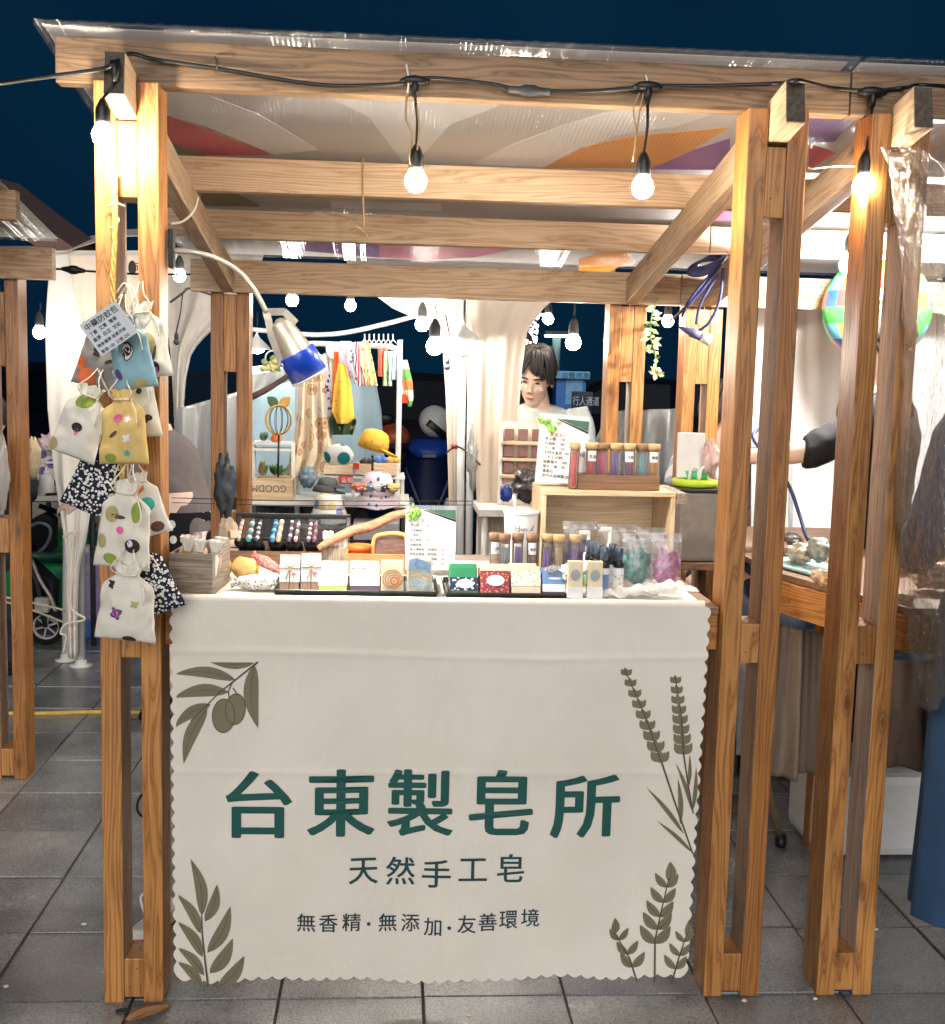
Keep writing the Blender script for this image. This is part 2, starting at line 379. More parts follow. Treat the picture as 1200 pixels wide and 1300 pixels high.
# ================================================================== ground and pavement
mg, nt, b_ = _new('wet_asphalt'); co = _coord(nt, 'Object'); n = _noise(nt, co, 60, 5); n2 = _noise(nt, co, .8, 3)
nt.links.new(_ramp(nt, n, [(.3, (.006, .007, .008)), (.7, (.02, .021, .023))]), b_.inputs['Base Color']); nt.links.new(_ramp(nt, n2, [(.35, (.25,)*3), (.65, (.6,)*3)]), b_.inputs['Roughness']); _bump(nt, b_, n, .3, .004)
b = B(); b.grid(lambda u, v: (-160+320*u, -40+300*v, -.034), 9, 9); ground = struct(b.obj('ground', mg))
mp_, nt, b_ = _new('wet_paver'); co = _coord(nt, 'Object', 1.0, True)
sp = _noise(nt, co, 170, 4, .85); blot = _noise(nt, co, 4.5, 5, .62); fine = _noise(nt, co, 90, 4)
cc = _ramp(nt, sp, [(.32, (.11, .117, .125)), (.5, (.27, .282, .295)), (.66, (.41, .425, .435)), (.8, (.58, .59, .59))])
cc = _mix(nt, .8, cc, _ramp(nt, blot, [(.3, (.55, .55, .56)), (.6, (1, .99, .97)), (.75, (1.25, 1.2, 1.12))]), 'MULTIPLY')
oi = nt.nodes.new('ShaderNodeObjectInfo'); cc = _mix(nt, 1, cc, _ramp(nt, oi.outputs['Random'], [(0, (.8, .8, .82)), (1, (1.15, 1.13, 1.1))]), 'MULTIPLY')
nt.links.new(cc, b_.inputs['Base Color'])
nt.links.new(_ramp(nt, blot, [(.4, (.05,)*3), (.54, (.13,)*3), (.7, (.34,)*3)]), b_.inputs['Roughness']); b_.inputs['Specular IOR Level'].default_value = .6
_bump(nt, b_, sp, .3, .002)
GRIT = mat('joint_grit', (72, 68, 62), .9, var=.5, scale=120)
b = B(); b.grid(lambda u, v: (-3.2+6.4*u, -2.2+8.6*v, -.0045), 9, 9); pav = struct(b.obj('pavement', GRIT))
G = .3386; pm = []
for k in range(4):
    q = B(); q.box((0, 0, -.02), (G-.006, G-.006, .04), bev=.0025)
    for v in q.bm.verts: v.co.z += .0015*mnoise.noise(Vector((v.co.x*9+k*5, v.co.y*9, k)))
    me = bpy.data.meshes.new('paver'); bmesh.ops.recalc_face_normals(q.bm, faces=q.bm.faces); q.bm.to_mesh(me); q.bm.free(); me.materials.append(mp_); pm.append(me)
rr = random.Random(3); rest = B()
for j in range(-3, 14):
    for i in range(-8, 9):
        x, y = 1.45-G*4+i*G+G/2-.0, .0118+j*G+G/2
        z = rr.uniform(-.002, .002); far = j > 12
        d = y-CAM.y
        hid = y < -.4 or abs((x-.07*d)/max(d, .1)) > .47
        if hid or far:
            rest.box((x, y, z-.02), (G-.009, G-.009, .04)); continue
        o = bpy.data.objects.new('paver', pm[rr.randrange(4)]); COL.objects.link(o); o.parent = pav; o.location = (x, y, z); o.rotation_euler = (rr.uniform(-.004, .004), rr.uniform(-.004, .004), rr.choice((0, 1, 2, 3))*math.pi/2)
o = rest.obj('paver_rest', mp_, pav); o['kind'] = 'stuff'

# ================================================================== wooden stalls
A0, C0, E0 = -.643, .768, 1.0456
SW, SD = .045, .10
def rz(Y): return 2.085-.173*Y          # top of the rafters
def ladder_post(x0, Y0, ztop, parent, blocks, tilt=0):
    for k in (0, 2):
        lumber('post', (x0+k*SW+SW/2, Y0+SD/2, .0), (x0+k*SW+SW/2+tilt, Y0+SD/2, ztop), SW, SD, W_POST, parent, up=(0, 1, 0), inner=1 if k == 0 else -1, mt2=W_RAW)
    for za, zb in blocks:
        lumber('spacer_block', (x0+SW*1.5, Y0+SD/2, za), (x0+SW*1.5, Y0+SD/2, zb), SW-.001, SD-.006, W_POST, parent, up=(0, 1, 0))
        if Y0 < .5:
            for q_ in ((.28, .3), (.74, .66)):
                b = B(); b.lathe([(.0026, 0), (.0024, .0008), (.001, .001)], (x0+SW*(1+q_[1]), Y0+.0031, za+(zb-za)*q_[0]), 10, Euler((R(90), 0, 0)).to_matrix()); b.obj('screw', SCREW, parent)
def z0(y, x=900, Y=0): return P(x, y, Y).z
BL = [(.012, z0(1212)), (z0(842), z0(792)), (z0(250, 160), 1.985)]
BR = [(.012, z0(1212)), (z0(842), z0(792)), (z0(276, 960), 1.985)]
BB = [(.012, .1), (.86, .95), (1.45, 1.72)]
def rafter(x, parent, y0=-.105, y1=1.56):
    r_ = lumber('rafter', (x, y0, rz(y0)-.045), (x, y1, rz(y1)-.045), SW-.002, .09, W_BEAM, parent)
    lumber('end_grain', (x, y0-.0012, rz(y0)-.0448), (x, y0+.0008, rz(y0)-.0452), SW-.005, .087, W_END, parent, bev=.0002)
stall = thing('market_stall', 'pine timber market stall with clear sloping roof and white banner in front', 'market stall')
ladder_post(A0, 0, 2.066, stall, BL); ladder_post(C0, 0, 2.066, stall, BR)
ladder_post(A0, 1.61, 1.80, stall, BB); ladder_post(C0, 1.61, 1.80, stall, BB)
rafter(A0+SW*1.5, stall); rafter(C0+SW*1.5, stall)
XL, XR = -.735, 1.01
def purlins(x0, x1, parent, back=(None, None)):
    for Y, h, w_ in ((.072, .096, SW), (.76, .092, SW), (1.22, .088, SW)):
        z = rz(Y)+h/2-.004
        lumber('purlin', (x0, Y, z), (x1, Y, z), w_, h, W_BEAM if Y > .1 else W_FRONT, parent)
    lumber('purlin', (x0+.03 if back[0] is None else back[0], 1.585, 1.78), (x1 if back[1] is None else back[1], 1.585, 1.78), SW-.001, .11, W_BEAM, parent)
purlins(XL, XR, stall)
# clear ribbed roof sheet, and a printed cover lying over it
mr, nt, b_ = _new('ribbed_polycarbonate'); nt.nodes.remove(b_); out = nt.nodes['Material Output']
tr = nt.nodes.new('ShaderNodeBsdfTransparent'); tr.inputs[0].default_value = (.95, .95, .96, 1); gl = nt.nodes.new('ShaderNodeBsdfGlossy'); gl.inputs['Roughness'].default_value = .12
df = nt.nodes.new('ShaderNodeBsdfDiffuse'); df.inputs[0].default_value = (.5, .48, .46, 1)
co = _coord(nt, 'Object'); wv = nt.nodes.new('ShaderNodeTexWave'); wv.bands_direction = 'X'; wv.inputs['Scale'].default_value = 28; nt.links.new(co, wv.inputs[0])
bp = nt.nodes.new('ShaderNodeBump'); bp.inputs['Strength'].default_value = .6; bp.inputs['Distance'].default_value = .004; nt.links.new(wv.outputs['Fac'], bp.inputs['Height'])
nn = _noise(nt, co, 7, 4); bp2 = nt.nodes.new('ShaderNodeBump'); bp2.inputs['Strength'].default_value = .3; bp2.inputs['Distance'].default_value = .02; nt.links.new(nn, bp2.inputs['Height']); nt.links.new(bp.outputs[0], bp2.inputs['Normal'])
nt.links.new(bp2.outputs[0], gl.inputs['Normal'])
m1 = nt.nodes.new('ShaderNodeMixShader'); m1.inputs[0].default_value = .12; nt.links.new(tr.outputs[0], m1.inputs[1]); nt.links.new(gl.outputs[0], m1.inputs[2])
m2 = nt.nodes.new('ShaderNodeMixShader'); m2.inputs[0].default_value = .05; nt.links.new(m1.outputs[0], m2.inputs[1]); nt.links.new(df.outputs[0], m2.inputs[2]); nt.links.new(m2.outputs[0], out.inputs[0])
def rs(Y): return rz(Y)+.0885           # underside of the roof sheet
def roof(x0, x1, parent, y0=-.005, y1=1.78):
    b = B(); b.grid(lambda u, v: (x0+(x1-x0)*u, y0+(y1-y0)*v, rs(y0+(y1-y0)*v)+.0015*math.sin(u*(x1-x0)*150)), 90, 4, (0, 0, .009)); b.obj('roof_sheet', mr, parent)
    b = B(); b.grid(lambda u, v: (x0+.01+(x1-x0-.02)*u, y0+.06+(y1-y0-.02)*v, rs(y0+.06+(y1-y0-.02)*v)+.02), 12, 12, (0, 0, .002)); return b.obj('roof_cover', mat('roof_cover_cloth', (216, 211, 208), .8, var=.06, scale=3), parent)
rc = roof(XL-.03, XR+.002, stall)
def on_roof(x, y):                      # photo point on the underside of the printed cover
    d = _fw*FPX+_r2*(x-600)-_u2*(y-650); n_ = Vector((0, .173, 1)); q = Vector((0, 0, 2.085+.0905+.0165)); return CAM+d*((q-CAM).dot(n_)/d.dot(n_))
PR = dict(pearl=(250, 250, 250), pink=(236, 44, 96), amber=(240, 156, 30), purple=(140, 64, 180), olive=(150, 132, 70), rose=(236, 112, 164))
for nm, pts in (('pearl', [(212, 118), (262, 120), (330, 146), (404, 190), (345, 197), (212, 146)]), ('pink', [(212, 147), (260, 160), (350, 197), (262, 197), (212, 178)]),
                ('olive', [(212, 179), (262, 198), (212, 200)]), ('pearl', [(418, 124), (468, 148), (512, 206), (528, 206), (572, 158), (640, 132)]),
                ('pearl', [(600, 209), (650, 184), (713, 160), (790, 138), (925, 138), (860, 160), (780, 172), (690, 212)]), ('amber', [(690, 213), (735, 188), (800, 174), (926, 162), (880, 190), (826, 214)]),
                ('purple', [(826, 215), (880, 191), (927, 176), (927, 216)]), ('pink', [(1027, 182), (1062, 194), (1027, 216)]), ('purple', [(1027, 150), (1085, 150), (1060, 180), (1027, 182)]),
                ('purple', [(360, 309), (481, 309), (481, 327), (360, 316)]), ('rose', [(481, 309), (668, 314), (600, 327), (540, 330), (481, 327)]), ('amber', [(735, 330), (790, 312), (800, 330), (775, 345), (735, 345)]),
                ('olive', [(255, 246), (300, 246), (330, 262), (255, 262)]), ('pearl', [(420, 255), (560, 258), (560, 268), (420, 264)]), ('rose', [(880, 266), (932, 262), (932, 280), (900, 280)])):
    b = B(); b.poly([on_roof(*q) for q in pts], (0, .0002, .0015)); b.obj('roof_print', mat('print_'+nm, PR[nm], .7, var=.05, scale=4), rc)
# counter boards and rails of the front stall
lumber('counter_rail', (A0+.136, .055, .885), (C0-.001, .055, .885), .04, .085, W_POST, stall)
lumber('counter_rail', (A0+.136, .70, .885), (C0-.001, .70, .885), .04, .085, W_POST, stall)
lumber('counter_rail', (A0+.155, .08, .885), (A0+.155, .68, .885), .04, .085, W_POST, stall); lumber('counter_rail', (C0-.02, .08, .885), (C0-.02, .68, .885), .04, .085, W_POST, stall)
for k in range(4): lumber('counter_board', (A0+.137, .115+k*.183, .9375), (C0-.002, .115+k*.183, .9375), .18, .018, W_WALNUT, stall)

# neighbour on the right
stall2 = thing('market_stall', 'neighbouring pine stall at the right edge behind the clear plastic curtain', 'market stall', (1.1, 0, 0))
ladder_post(E0, 0, 2.066, stall2, BR); ladder_post(E0, 1.61, 1.80, stall2, BB); rafter(E0+SW*1.5, stall2)
ladder_post(E0+1.411, 0, 2.066, stall2, BR); ladder_post(E0+1.411, 1.61, 1.80, stall2, BB); rafter(E0+1.411+SW*1.5, stall2)
purlins(XR+.003, 2.65, stall2, (XR+.003, 2.65)); roof(XR+.012, 2.68, stall2)
lumber('counter_rail', (1.236, .03, .885), (1.06, .55, .885), .038, .088, W_POST, stall2)
lumber('counter_rail', (1.262, .052, .885), (2.45, .052, .885), .038, .088, W_POST, stall2)
b = B(); b.poly([(1.225, .035, .931), (2.45, .035, .931), (2.45, 1.5, .931), (1.06, 1.5, .931), (1.06, .53, .931)], (0, 0, .016)); b.obj('counter_top', W_WALNUT, stall2)
for x, y in ((1.36, .9), (2.4, .1), (1.12, 1.4), (2.4, 1.4)): lumber('table_leg', (x, y, 0), (x, y, .84), .05, .05, W_POST, stall2, up=(0, 1, 0))

# neighbour on the left (only a back corner is in view)
stall3 = thing('market_stall', 'neighbouring pine stall at the left edge with a sloping clear roof corner', 'market stall', (-1.4, 1.5, 0))
LX = P(12, 700, 1.5).x-.09
ladder_post(LX, 1.5, 1.83, stall3, [(.012, .11), (z0(702, 6, 1.5), z0(658, 6, 1.5)), (1.45, 1.70)]); ladder_post(LX, -.11, 2.066, stall3, BR)
ladder_post(LX-1.411, 1.5, 1.83, stall3, BB)
rafter(LX+SW*1.5, stall3, -.2, 1.43); rafter(LX+SW*1.5-1.411, stall3, -.2, 1.43)
XE = P(66, 330, 1.45).x
for Y, h in ((-.04, .096), (.65, .092), (1.1, .088)): lumber('purlin', (XE-1.75, Y, rz(Y)+h/2-.004), (XE, Y, rz(Y)+h/2-.004), SW, h, W_BEAM, stall3)
lumber('purlin', (XE-1.75, 1.475, P(40, 334, 1.46).z), (XE, 1.475, P(40, 334, 1.46).z), SW-.001, .105, W_BEAM, stall3)
roof(XE-1.78, P(72, 320, 1.65).x, stall3, -.15, 1.66)

# ================================================================== printed banner cloth over the counter
YB = -.014
def bw(x, z):                           # how the cloth stands off its plane
    t = max(0, min(1, (.95-z)/.9))
    return (.0035*math.sin(x*11+1)+.0025*math.sin(x*23+z*3)+.003*math.sin(x*6.1-2+z*2))*(.3+1.2*t)+.002*mnoise.noise(Vector((x*7, z*9, 3)))-.003*math.exp(-((z-.835+.006*math.sin(x*5))/.006)**2)-.0022*math.exp(-((z-.56)/.005)**2)-.002*math.exp(-((x-.13)/.006)**2)*t-.006*t*math.sin(x*3.3+.4)
bx0, bx1, bz1 = P(221, 900, YB).x, P(889, 900, YB).x, .957
bz0 = P(550, 1240, YB).z
NS, NB = 27, 38
def ban(u, v):
    Lv = bz1-bz0; s = v*(Lv+.60); tz = s/Lv
    x = bx0+(bx1-bx0)*u
    if s <= Lv:
        vv = s/Lv; z = bz0+Lv*vv
        sc_ = .0085*(abs(math.sin(math.pi*vv*NS)))
        e = .013                                      # scallops live in the hem only
        if u < .02: x -= sc_*(1-u/.02)
        if u > .98: x += sc_*((u-.98)/.02)
        x += (.012*(vv-.5))*(1 if u > .5 else -.2)*abs(u-.5)*2
        if vv < .03: z -= (.0085*abs(math.sin(math.pi*u*NB))+.006*math.sin(u*14+1)+.004*math.sin(u*31))*(1-vv/.03)
        return (x, YB+bw(x, z)*min(1, (1-vv)*6+.15), z)
    t = s-Lv; rr_ = .012
    if t < rr_*1.57: a = t/rr_; return (x, YB+bw(x, bz1)*.15+rr_*(1-math.cos(a)), bz1+rr_*math.sin(a)-.002)
    return (x, YB+rr_+(t-rr_*1.57), bz1+rr_-.002-.010*min(1, (t-rr_*1.57)/.05)+.0012*mnoise.noise(Vector((x*14, t*14, 0))))
mb, nt, b_ = _new('banner_cloth'); co = _coord(nt, 'Object'); n = _noise(nt, co, 3.0, 5); n2 = _noise(nt, co, 14, 4)
nt.links.new(_ramp(nt, n, [(.3, s2l((222, 214, 203))), (.7, s2l((236, 229, 219)))]), b_.inputs['Base Color']); b_.inputs['Roughness'].default_value = .6; b_.inputs['Specular IOR Level'].default_value = .35
b_.inputs['Sheen Weight'].default_value = .1
mu = nt.nodes.new('ShaderNodeMapping'); mu.inputs['Scale'].default_value = (2.2, 1, 1.2); nt.links.new(co, mu.inputs[0])
vr = nt.nodes.new('ShaderNodeTexNoise'); vr.inputs['Scale'].default_value = 4; vr.inputs['Detail'].default_value = 6; vr.inputs['Distortion'].default_value = 1.5; nt.links.new(mu.outputs[0], vr.inputs['Vector'])
_bump(nt, b_, vr.outputs['Fac'], .4, .011)
b = B(); b.grid(ban, 305, 260, None); banner = b.obj('banner', mb, None, smooth=True)
tag(banner, 'cream scalloped banner cloth with green lettering hung over the stall counter', 'banner')
def BP(zx, zy):                         # banner sketch units to the cloth
    p = P(200+zx/1.6667, 750+zy/1.6667, YB); return p
def onb(p): return Vector((p.x, YB+bw(p.x, p.z)*min(1, (bz1-p.z)/(bz1-bz0)*6+.15)-.0022, p.z))
GREEN = mat('teal_print', (6, 80, 74), .65, var=.06); GREEN2 = mat('deep_teal_print', (22, 66, 70), .65, var=.06); NAVYI = mat('navy_print', (34, 52, 66), .65, var=.06)
def chars(name, s, cs, w_, h_, mt, bold):
    for ch, (x, y, kw, kh) in zip(s, cs):
        text(name, ch, mt, banner, BP(x, y), (1, 0, 0), (0, 0, 1), box=(w_*kw/1.6667*S(YB), h_*kh/1.6667*S(YB)), bold=bold, warp=onb)
chars('lettering', '台東製皂所', [(215, 452, .97, 1), (389, 447, 1, 1), (556, 448, .98, 1), (727, 447, .96, .98), (905, 455, 1.06, .95)], 140, 148, GREEN, .028)
chars('lettering', '天然手工皂', [(436, 591, 1, .92), (514, 592, 1, 1), (590, 597, 1, 1.0), (667, 588, 1, .8), (747, 585, .95, 1)], 62, 64, GREEN2, .014)
chars('lettering', '無香精無添加友善環境', [(315, 700, 1, 1), (362, 700, 1, 1), (411, 698, 1, 1), (487, 701, 1, 1), (535, 702, 1, 1), (582, 709, .95, 1), (654, 701, 1, 1), (698, 697, 1, 1), (742, 693, 1, 1), (788, 689, 1, 1)], 40, 41, NAVYI, .01)
for x, y in ((447, 703), (617, 710)):
    b = B(); b.poly([onb(BP(x+4*math.cos(a/12*6.283), y+4*math.sin(a/12*6.283))) for a in range(12)]); b.obj('lettering', NAVYI, banner)
LEAF = mat('olive_print', (120, 113, 90), .7, var=.08, scale=12); VEIN = mat('olive_print_line', (84, 78, 62), .7, var=.05)
class Pr:                               # flat sprig print
    def __init__(s): s.f = B(); s.l = B()
    def leaf(s, x0, y0, x1, y1, w_, vein=True, clipx=None, clipy=None, curve=.08):
        n = 12; dx, dy = x1-x0, y1-y0; L = math.hypot(dx, dy); nx, ny = -dy/L, dx/L
        def pt(t, k):
            r = w_/2*math.sin(math.pi*min(1, t**.8))**.85 if 0 < t < 1 else 0
            cx = x0+dx*t+nx*curve*L*math.sin(math.pi*t); cy = y0+dy*t+ny*curve*L*math.sin(math.pi*t)
            q = [cx+nx*r*k, cy+ny*r*k]
            if clipx is not None: q[0] = max(clipx, q[0])
            if clipy is not None: q[1] = max(clipy, q[1])
            return q
        for i in range(n):
            a, b_, c, d = pt(i/n, -1), pt((i+1)/n, -1), pt((i+1)/n, 1), pt(i/n, 1)
            s.f._g([onb(BP(*q)) for q in (a, b_, c, d)], [(0, 1, 2, 3)])
        if vein: s.line([pt(t/8, 0) for t in range(9)], 1.6, .6)
        return s
    def line(s, pts, w0, w1=None, fill=False):
        w1 = w0 if w1 is None else w1; n = len(pts); V = []
        for k, (x, y) in enumerate(pts):
            a = pts[max(0, k-1)]; c = pts[min(n-1, k+1)]; dx, dy = c[0]-a[0], c[1]-a[1]; L = math.hypot(dx, dy) or 1
            w_ = (w0+(w1-w0)*k/max(1, n-1))/2; V.append(((x-dy/L*w_, y+dx/L*w_), (x+dy/L*w_, y-dx/L*w_)))
        for k in range(n-1):
            q = [V[k][0], V[k+1][0], V[k+1][1], V[k][1]]
            (s.f if fill else s.l)._g([onb(BP(*t))+Vector((0, -.0006, 0)) for t in q], [(0, 1, 2, 3)])
        return s
    def oval(s, x, y, rx, ry, rot=0):
        c, q = math.cos(rot), math.sin(rot)
        s.f.poly([onb(BP(x+rx*math.cos(a/20*6.283)*c-ry*math.sin(a/20*6.283)*q, y+rx*math.cos(a/20*6.283)*q+ry*math.sin(a/20*6.283)*c))+Vector((0, -.0003, 0)) for a in range(20)])
        pts = [(x+rx*math.cos(a/20*6.283)*c-ry*math.sin(a/20*6.283)*q, y+rx*math.cos(a/20*6.283)*q+ry*math.sin(a/20*6.283)*c) for a in range(21)]; s.line(pts, 1.8); return s
    def done(s, name): s.f.obj(name, LEAF, banner, smooth=False); s.l.obj(name+'_outline', VEIN, banner, smooth=False)
p = Pr()
for a in ((165, 188, 36, 176, 24), (150, 214, 34, 226, 27), (112, 240, 34, 290, 24), (105, 250, 55, 366, 28), (205, 156, 213, 290, 32)): p.leaf(*a, clipx=39)
p.leaf(205, 152, 112, 151, 20, clipy=151, curve=-.04)
p.line([(213, 150), (190, 168), (165, 188), (130, 216), (104, 242), (70, 275)], 4, 2); p.line([(160, 190), (150, 212), (152, 226)], 2.4); p.line([(160, 205), (170, 220)], 2.4)
p.oval(165, 250, 21, 33, .1); p.oval(140, 264, 24, 36, .05); p.done('olive_branch_print')
p = Pr()
for a in ((93, 690, 69, 570, 26), (100, 702, 126, 622, 24), (105, 768, 154, 668, 28), (110, 812, 159, 736, 28), (128, 842, 184, 772, 28), (90, 728, 40, 648, 22), (94, 778, 40, 706, 24), (97, 818, 40, 763, 22), (92, 842, 40, 793, 22)): p.leaf(*a, clipx=42)
p.line([(106, 842), (100, 790), (94, 735), (92, 690)], 4.5, 2.5); p.done('leaf_spray_print')
p = Pr()
for (xa, ya), (xb, yb), n in (((988, 165), (1066, 362), 9), ((1095, 182), (1113, 345), 8)):
    p.line([(xa, ya), ((xa+xb)/2+4, (ya+yb)/2), (xb, yb)], 2.2, 3)
    for k in range(n):
        t = .04+k/(n-.2); x, y = xa+(xb-xa)*t, ya+(yb-ya)*t; g = 11+9*t
        for sx in (-1, 1): p.leaf(x, y+g*.5, x+sx*g*.95+(xb-xa)*.02, y-g*.7, 10+5*t, False, curve=.12*sx); p.leaf(x, y+g*.6, x+sx*g*.55, y-g*.55, 9+5*t, False)
        p.leaf(x, y+g*.4, x-2, y-g*.95, 9+3*t, False)
p.line([(1066, 360), (1092, 440), (1132, 555)], 4, 3.2); p.line([(1113, 344), (1122, 410), (1133, 470)], 3.4, 3)
for a in ((1130, 552, 1058, 488, 9), (1112, 512, 1036, 418, 10), (1106, 492, 1101, 398, 11), (1130, 462, 1097, 365, 9), (1131, 465, 1139, 372, 9), (1121, 420, 1126, 345, 8)): p.leaf(*a, True, curve=.03)
p.done('lavender_print')
p = Pr()
for pts, n, g in (([(1053, 832), (1054, 740), (1066, 680), (1082, 608)], 5, 44), ([(1016, 830), (1000, 780), (966, 722)], 3, 36), ([(1088, 832), (1102, 780), (1120, 724)], 3, 32)):
    p.line(pts, 4, 2)
    for k in range(n):
        t = .3+.7*k/(n-.4); q = t*(len(pts)-1); i = min(len(pts)-2, int(q)); f = q-i
        x = pts[i][0]+(pts[i+1][0]-pts[i][0])*f; y = pts[i][1]+(pts[i+1][1]-pts[i][1])*f; l = g*(1.1-.4*t)
        for sx in (-1, 1): p.leaf(x, y, x+sx*l*.74, y-l*.92, l*.5, True, curve=.07*sx)
    x, y = pts[-1]; p.leaf(x, y+6, x+3, y-g*.8, g*.5)
p.done('leaf_sprig_print')
# ================================================================== festoon of bulbs along the front beam
GLASSB = BULB
def bulb_parts(parent, top, c, r=.025, mt=None, sock=CABLE, cordr=.0032, sub=True):
    """cord from top to a socket, lit glass below it (c = centre of the glass)"""
    top, c = Vector(top), Vector(c); sh = r*2.1
    s0 = c+Vector((0, 0, r*1.05)); s1 = s0+Vector((0, 0, sh))
    mid = (top+s1)/2+Vector((.004, .002, 0))
    b = B(); b.tube([top, mid, s1], cordr, 6); b.obj('drop_cord', sock, parent)
    b = B(); b.lathe([(r*.62, -.002), (r*.68, sh*.1), (r*.66, sh*.55), (r*.45, sh*.8), (r*.22, sh)], s0, 14); so = b.obj('socket', sock, parent)
    b = B(); b.lathe([(r*.02, -r), (r*.5, -r*.88), (r*.86, -r*.5), (r, 0), (r*.88, r*.45), (r*.62, r*.85), (r*.55, r*1.15)], c, 14); b.obj('bulb', mt or GLASSB, parent)
YC = .034
sl = thing('string_light', 'black festoon cable with four lit bulbs along the front roof beam', 'string light', P(600, 110, YC))
def smooth(pts, n=6):
    pts = [Vector(p) for p in pts]; out = []
    for k in range(len(pts)-1):
        a, b_, c, d = pts[max(0, k-1)], pts[k], pts[k+1], pts[min(len(pts)-1, k+2)]
        for j in range(n):
            t = j/n; out.append(.5*((2*b_)+(c-a)*t+(2*a-5*b_+4*c-d)*t*t+(3*b_-a-3*c+d)*t**3))
    return out+[pts[-1]]
cab = [P(-140, 128, -.32), P(0, 106, -.17), P(70, 96, -.125), P(128, 88, -.118), P(146, 80, -.118), P(165, 68, -.02), P(200, 76, YC), P(275, 87, YC), P(400, 107, YC), P(480, 108, YC), P(520, 104, YC), P(548, 99, YC), P(620, 106, YC), P(665, 114, YC), P(740, 116, YC), P(800, 112, YC), P(830, 109, YC), P(900, 109, YC), P(985, 106, YC-.02), P(1003, 103, -.1), P(1015, 102, -.118), P(1032, 106, -.06), P(1060, 112, YC), P(1108, 115, YC), P(1150, 111, YC), P(1170, 108, -.09), P(1240, 112, YC)]
b = B(); b.tube(smooth(cab, 5), .0046, 8); b.obj('cable', CABLE, sl)
for x, y, bx, by, Yb, r in ((146, 80, 131, 172, -.115, .023), (527, 102, 528, 230, .02, .0245), (823, 109, 816, 238, .02, .0245), (1108, 116, 1097, 236, .015, .0245)):
    p = P(x, y, Yb if x < 200 else YC-.003)
    b = B(); b.tube([p+Vector((-.032, .002, -.003)), p+Vector((-.018, 0, 0)), p, p+Vector((.018, 0, 0)), p+Vector((.032, .002, -.002))], [.005, .009, .0115, .009, .005], 10)
    if x < 200: b.bm.free(); b = B()
    b.tube([p+Vector((0, 0, .004)), p+Vector((0, -.001, -.02)), p+Vector((0, -.002, -.036))], [.010, .009, .0055], 10); b.obj('tee_joint', CABLE, sl)
    bulb_parts(sl, p+Vector((0, -.002, -.03)), P(bx, by, Yb), r)
p = P(672, 115, YC); b = B(); b.tube([p+Vector((-.045, 0, .001)), p+Vector((-.02, 0, 0)), p+Vector((-.012, 0, 0)), p+Vector((.012, 0, 0)), p+Vector((.02, 0, 0)), p+Vector((.045, 0, -.001))], [.008, .0085, .013, .013, .0085, .008], 10); b.obj('plug_coupling', DKGREY, sl)
for x, y0_, y1_ in ((275, 72, 92), (518, 82, 120), (822, 95, 125)):
    b = B(); b.tube(smooth([P(x-2, y0_, YC+.01), P(x+1, (y0_+y1_)/2, YC-.008), P(x-1, y1_, YC+.005)], 4), .0022, 6); b.obj('cable_tie', DKGREY if x < 400 else WHITE, sl)
def twine(name, label, pts, r=.0016, mt=None, cat='string'):
    b = B(); b.tube(smooth(pts, 5), r, 6); return tag(b.obj(name, mt or TWINE), label, cat)
twine('twine', 'loop of pale twine hanging beside the left middle bulb', [P(517, 118, .03), P(515, 150, .02), P(523, 172, .015), P(520, 200, .012), P(526, 212, .01), P(532, 165, .012), P(529, 130, .03)], .0022)
twine('twine', 'loop of twine twisted down beside the bulb near the purple print', [P(812, 118, .03), P(804, 140, .02), P(808, 170, .015), P(803, 205, .012), P(811, 150, .02), P(817, 118, .03)], .0018)
twine('twine', 'knotted twine hanging from the second roof beam', [P(461, 200, .735), P(461, 250, .735), P(462, 286, .735), P(455, 290, .73), P(451, 286, .73), P(460, 293, .73), P(468, 303, .73)], .003)
twine('white_string', 'white string strung across between the two right hand posts', [P(1027, 213, .05), P(1032, 214, .03), P(1060, 211, .04), P(1085, 211, .05)], .0016, CORD)
twine('white_string', 'white string tied round the left rafter', [P(217, 284, .45), P(232, 281, .46), P(246, 268, .47), P(252, 250, .5)], .003, CORD)
twine('white_string', 'white string hooked round the right rafter', [P(925, 322, .9), P(880, 322, .95), P(855, 322, 1.0), P(848, 308, 1.05), P(852, 290, 1.1)], .003, CORD)

# ================================================================== gooseneck lamp clamped to the left post
gl_ = thing('gooseneck_lamp', 'silver and blue gooseneck work lamp clamped to the left post', 'lamp', P(217, 320, .12))
b = B(); b.box(P(218, 316, .085), (.012, .03, .085), bev=.003); b.obj('clamp', BLACK, gl_)
neck = smooth([P(219, 318, .09), P(245, 320, .10), P(275, 328, .11), P(304, 345, .12), P(323, 368, .125), P(338, 396, .13)], 7)
b = B(); b.tube(neck, .0062, 10); b.obj('gooseneck', mat('flex_metal', (190, 186, 178), .4, .6, bump=.7, bscale=420, bdist=.003), gl_)
h0, h1 = P(345, 396, .13), P(390, 478, .15)
ax = (h1-h0).normalized(); ax = Vector((ax.x, .13, ax.z)).normalized()
Mh = ax.to_track_quat('Z', 'Y').to_matrix(); HS = S(.14)
hc = P(356, 410, .13)
k = HS
b = B(); b.lathe([(3*k, -6*k), (11.5*k, -1*k), (13*k, 0), (21*k, 42*k), (21.5*k, 44*k)], hc, 28, Mh); hd = b.obj('lamp_head', SILVER, gl_)
b = B(); b.lathe([(21*k, 40*k), (23.6*k, 40.5*k), (24*k, 42*k), (24.8*k, 74*k), (24.0*k, 74*k), (22.8*k, 42*k)], hc, 28, Mh, cap=False); b.obj('blue_shade', BLUEP, gl_)
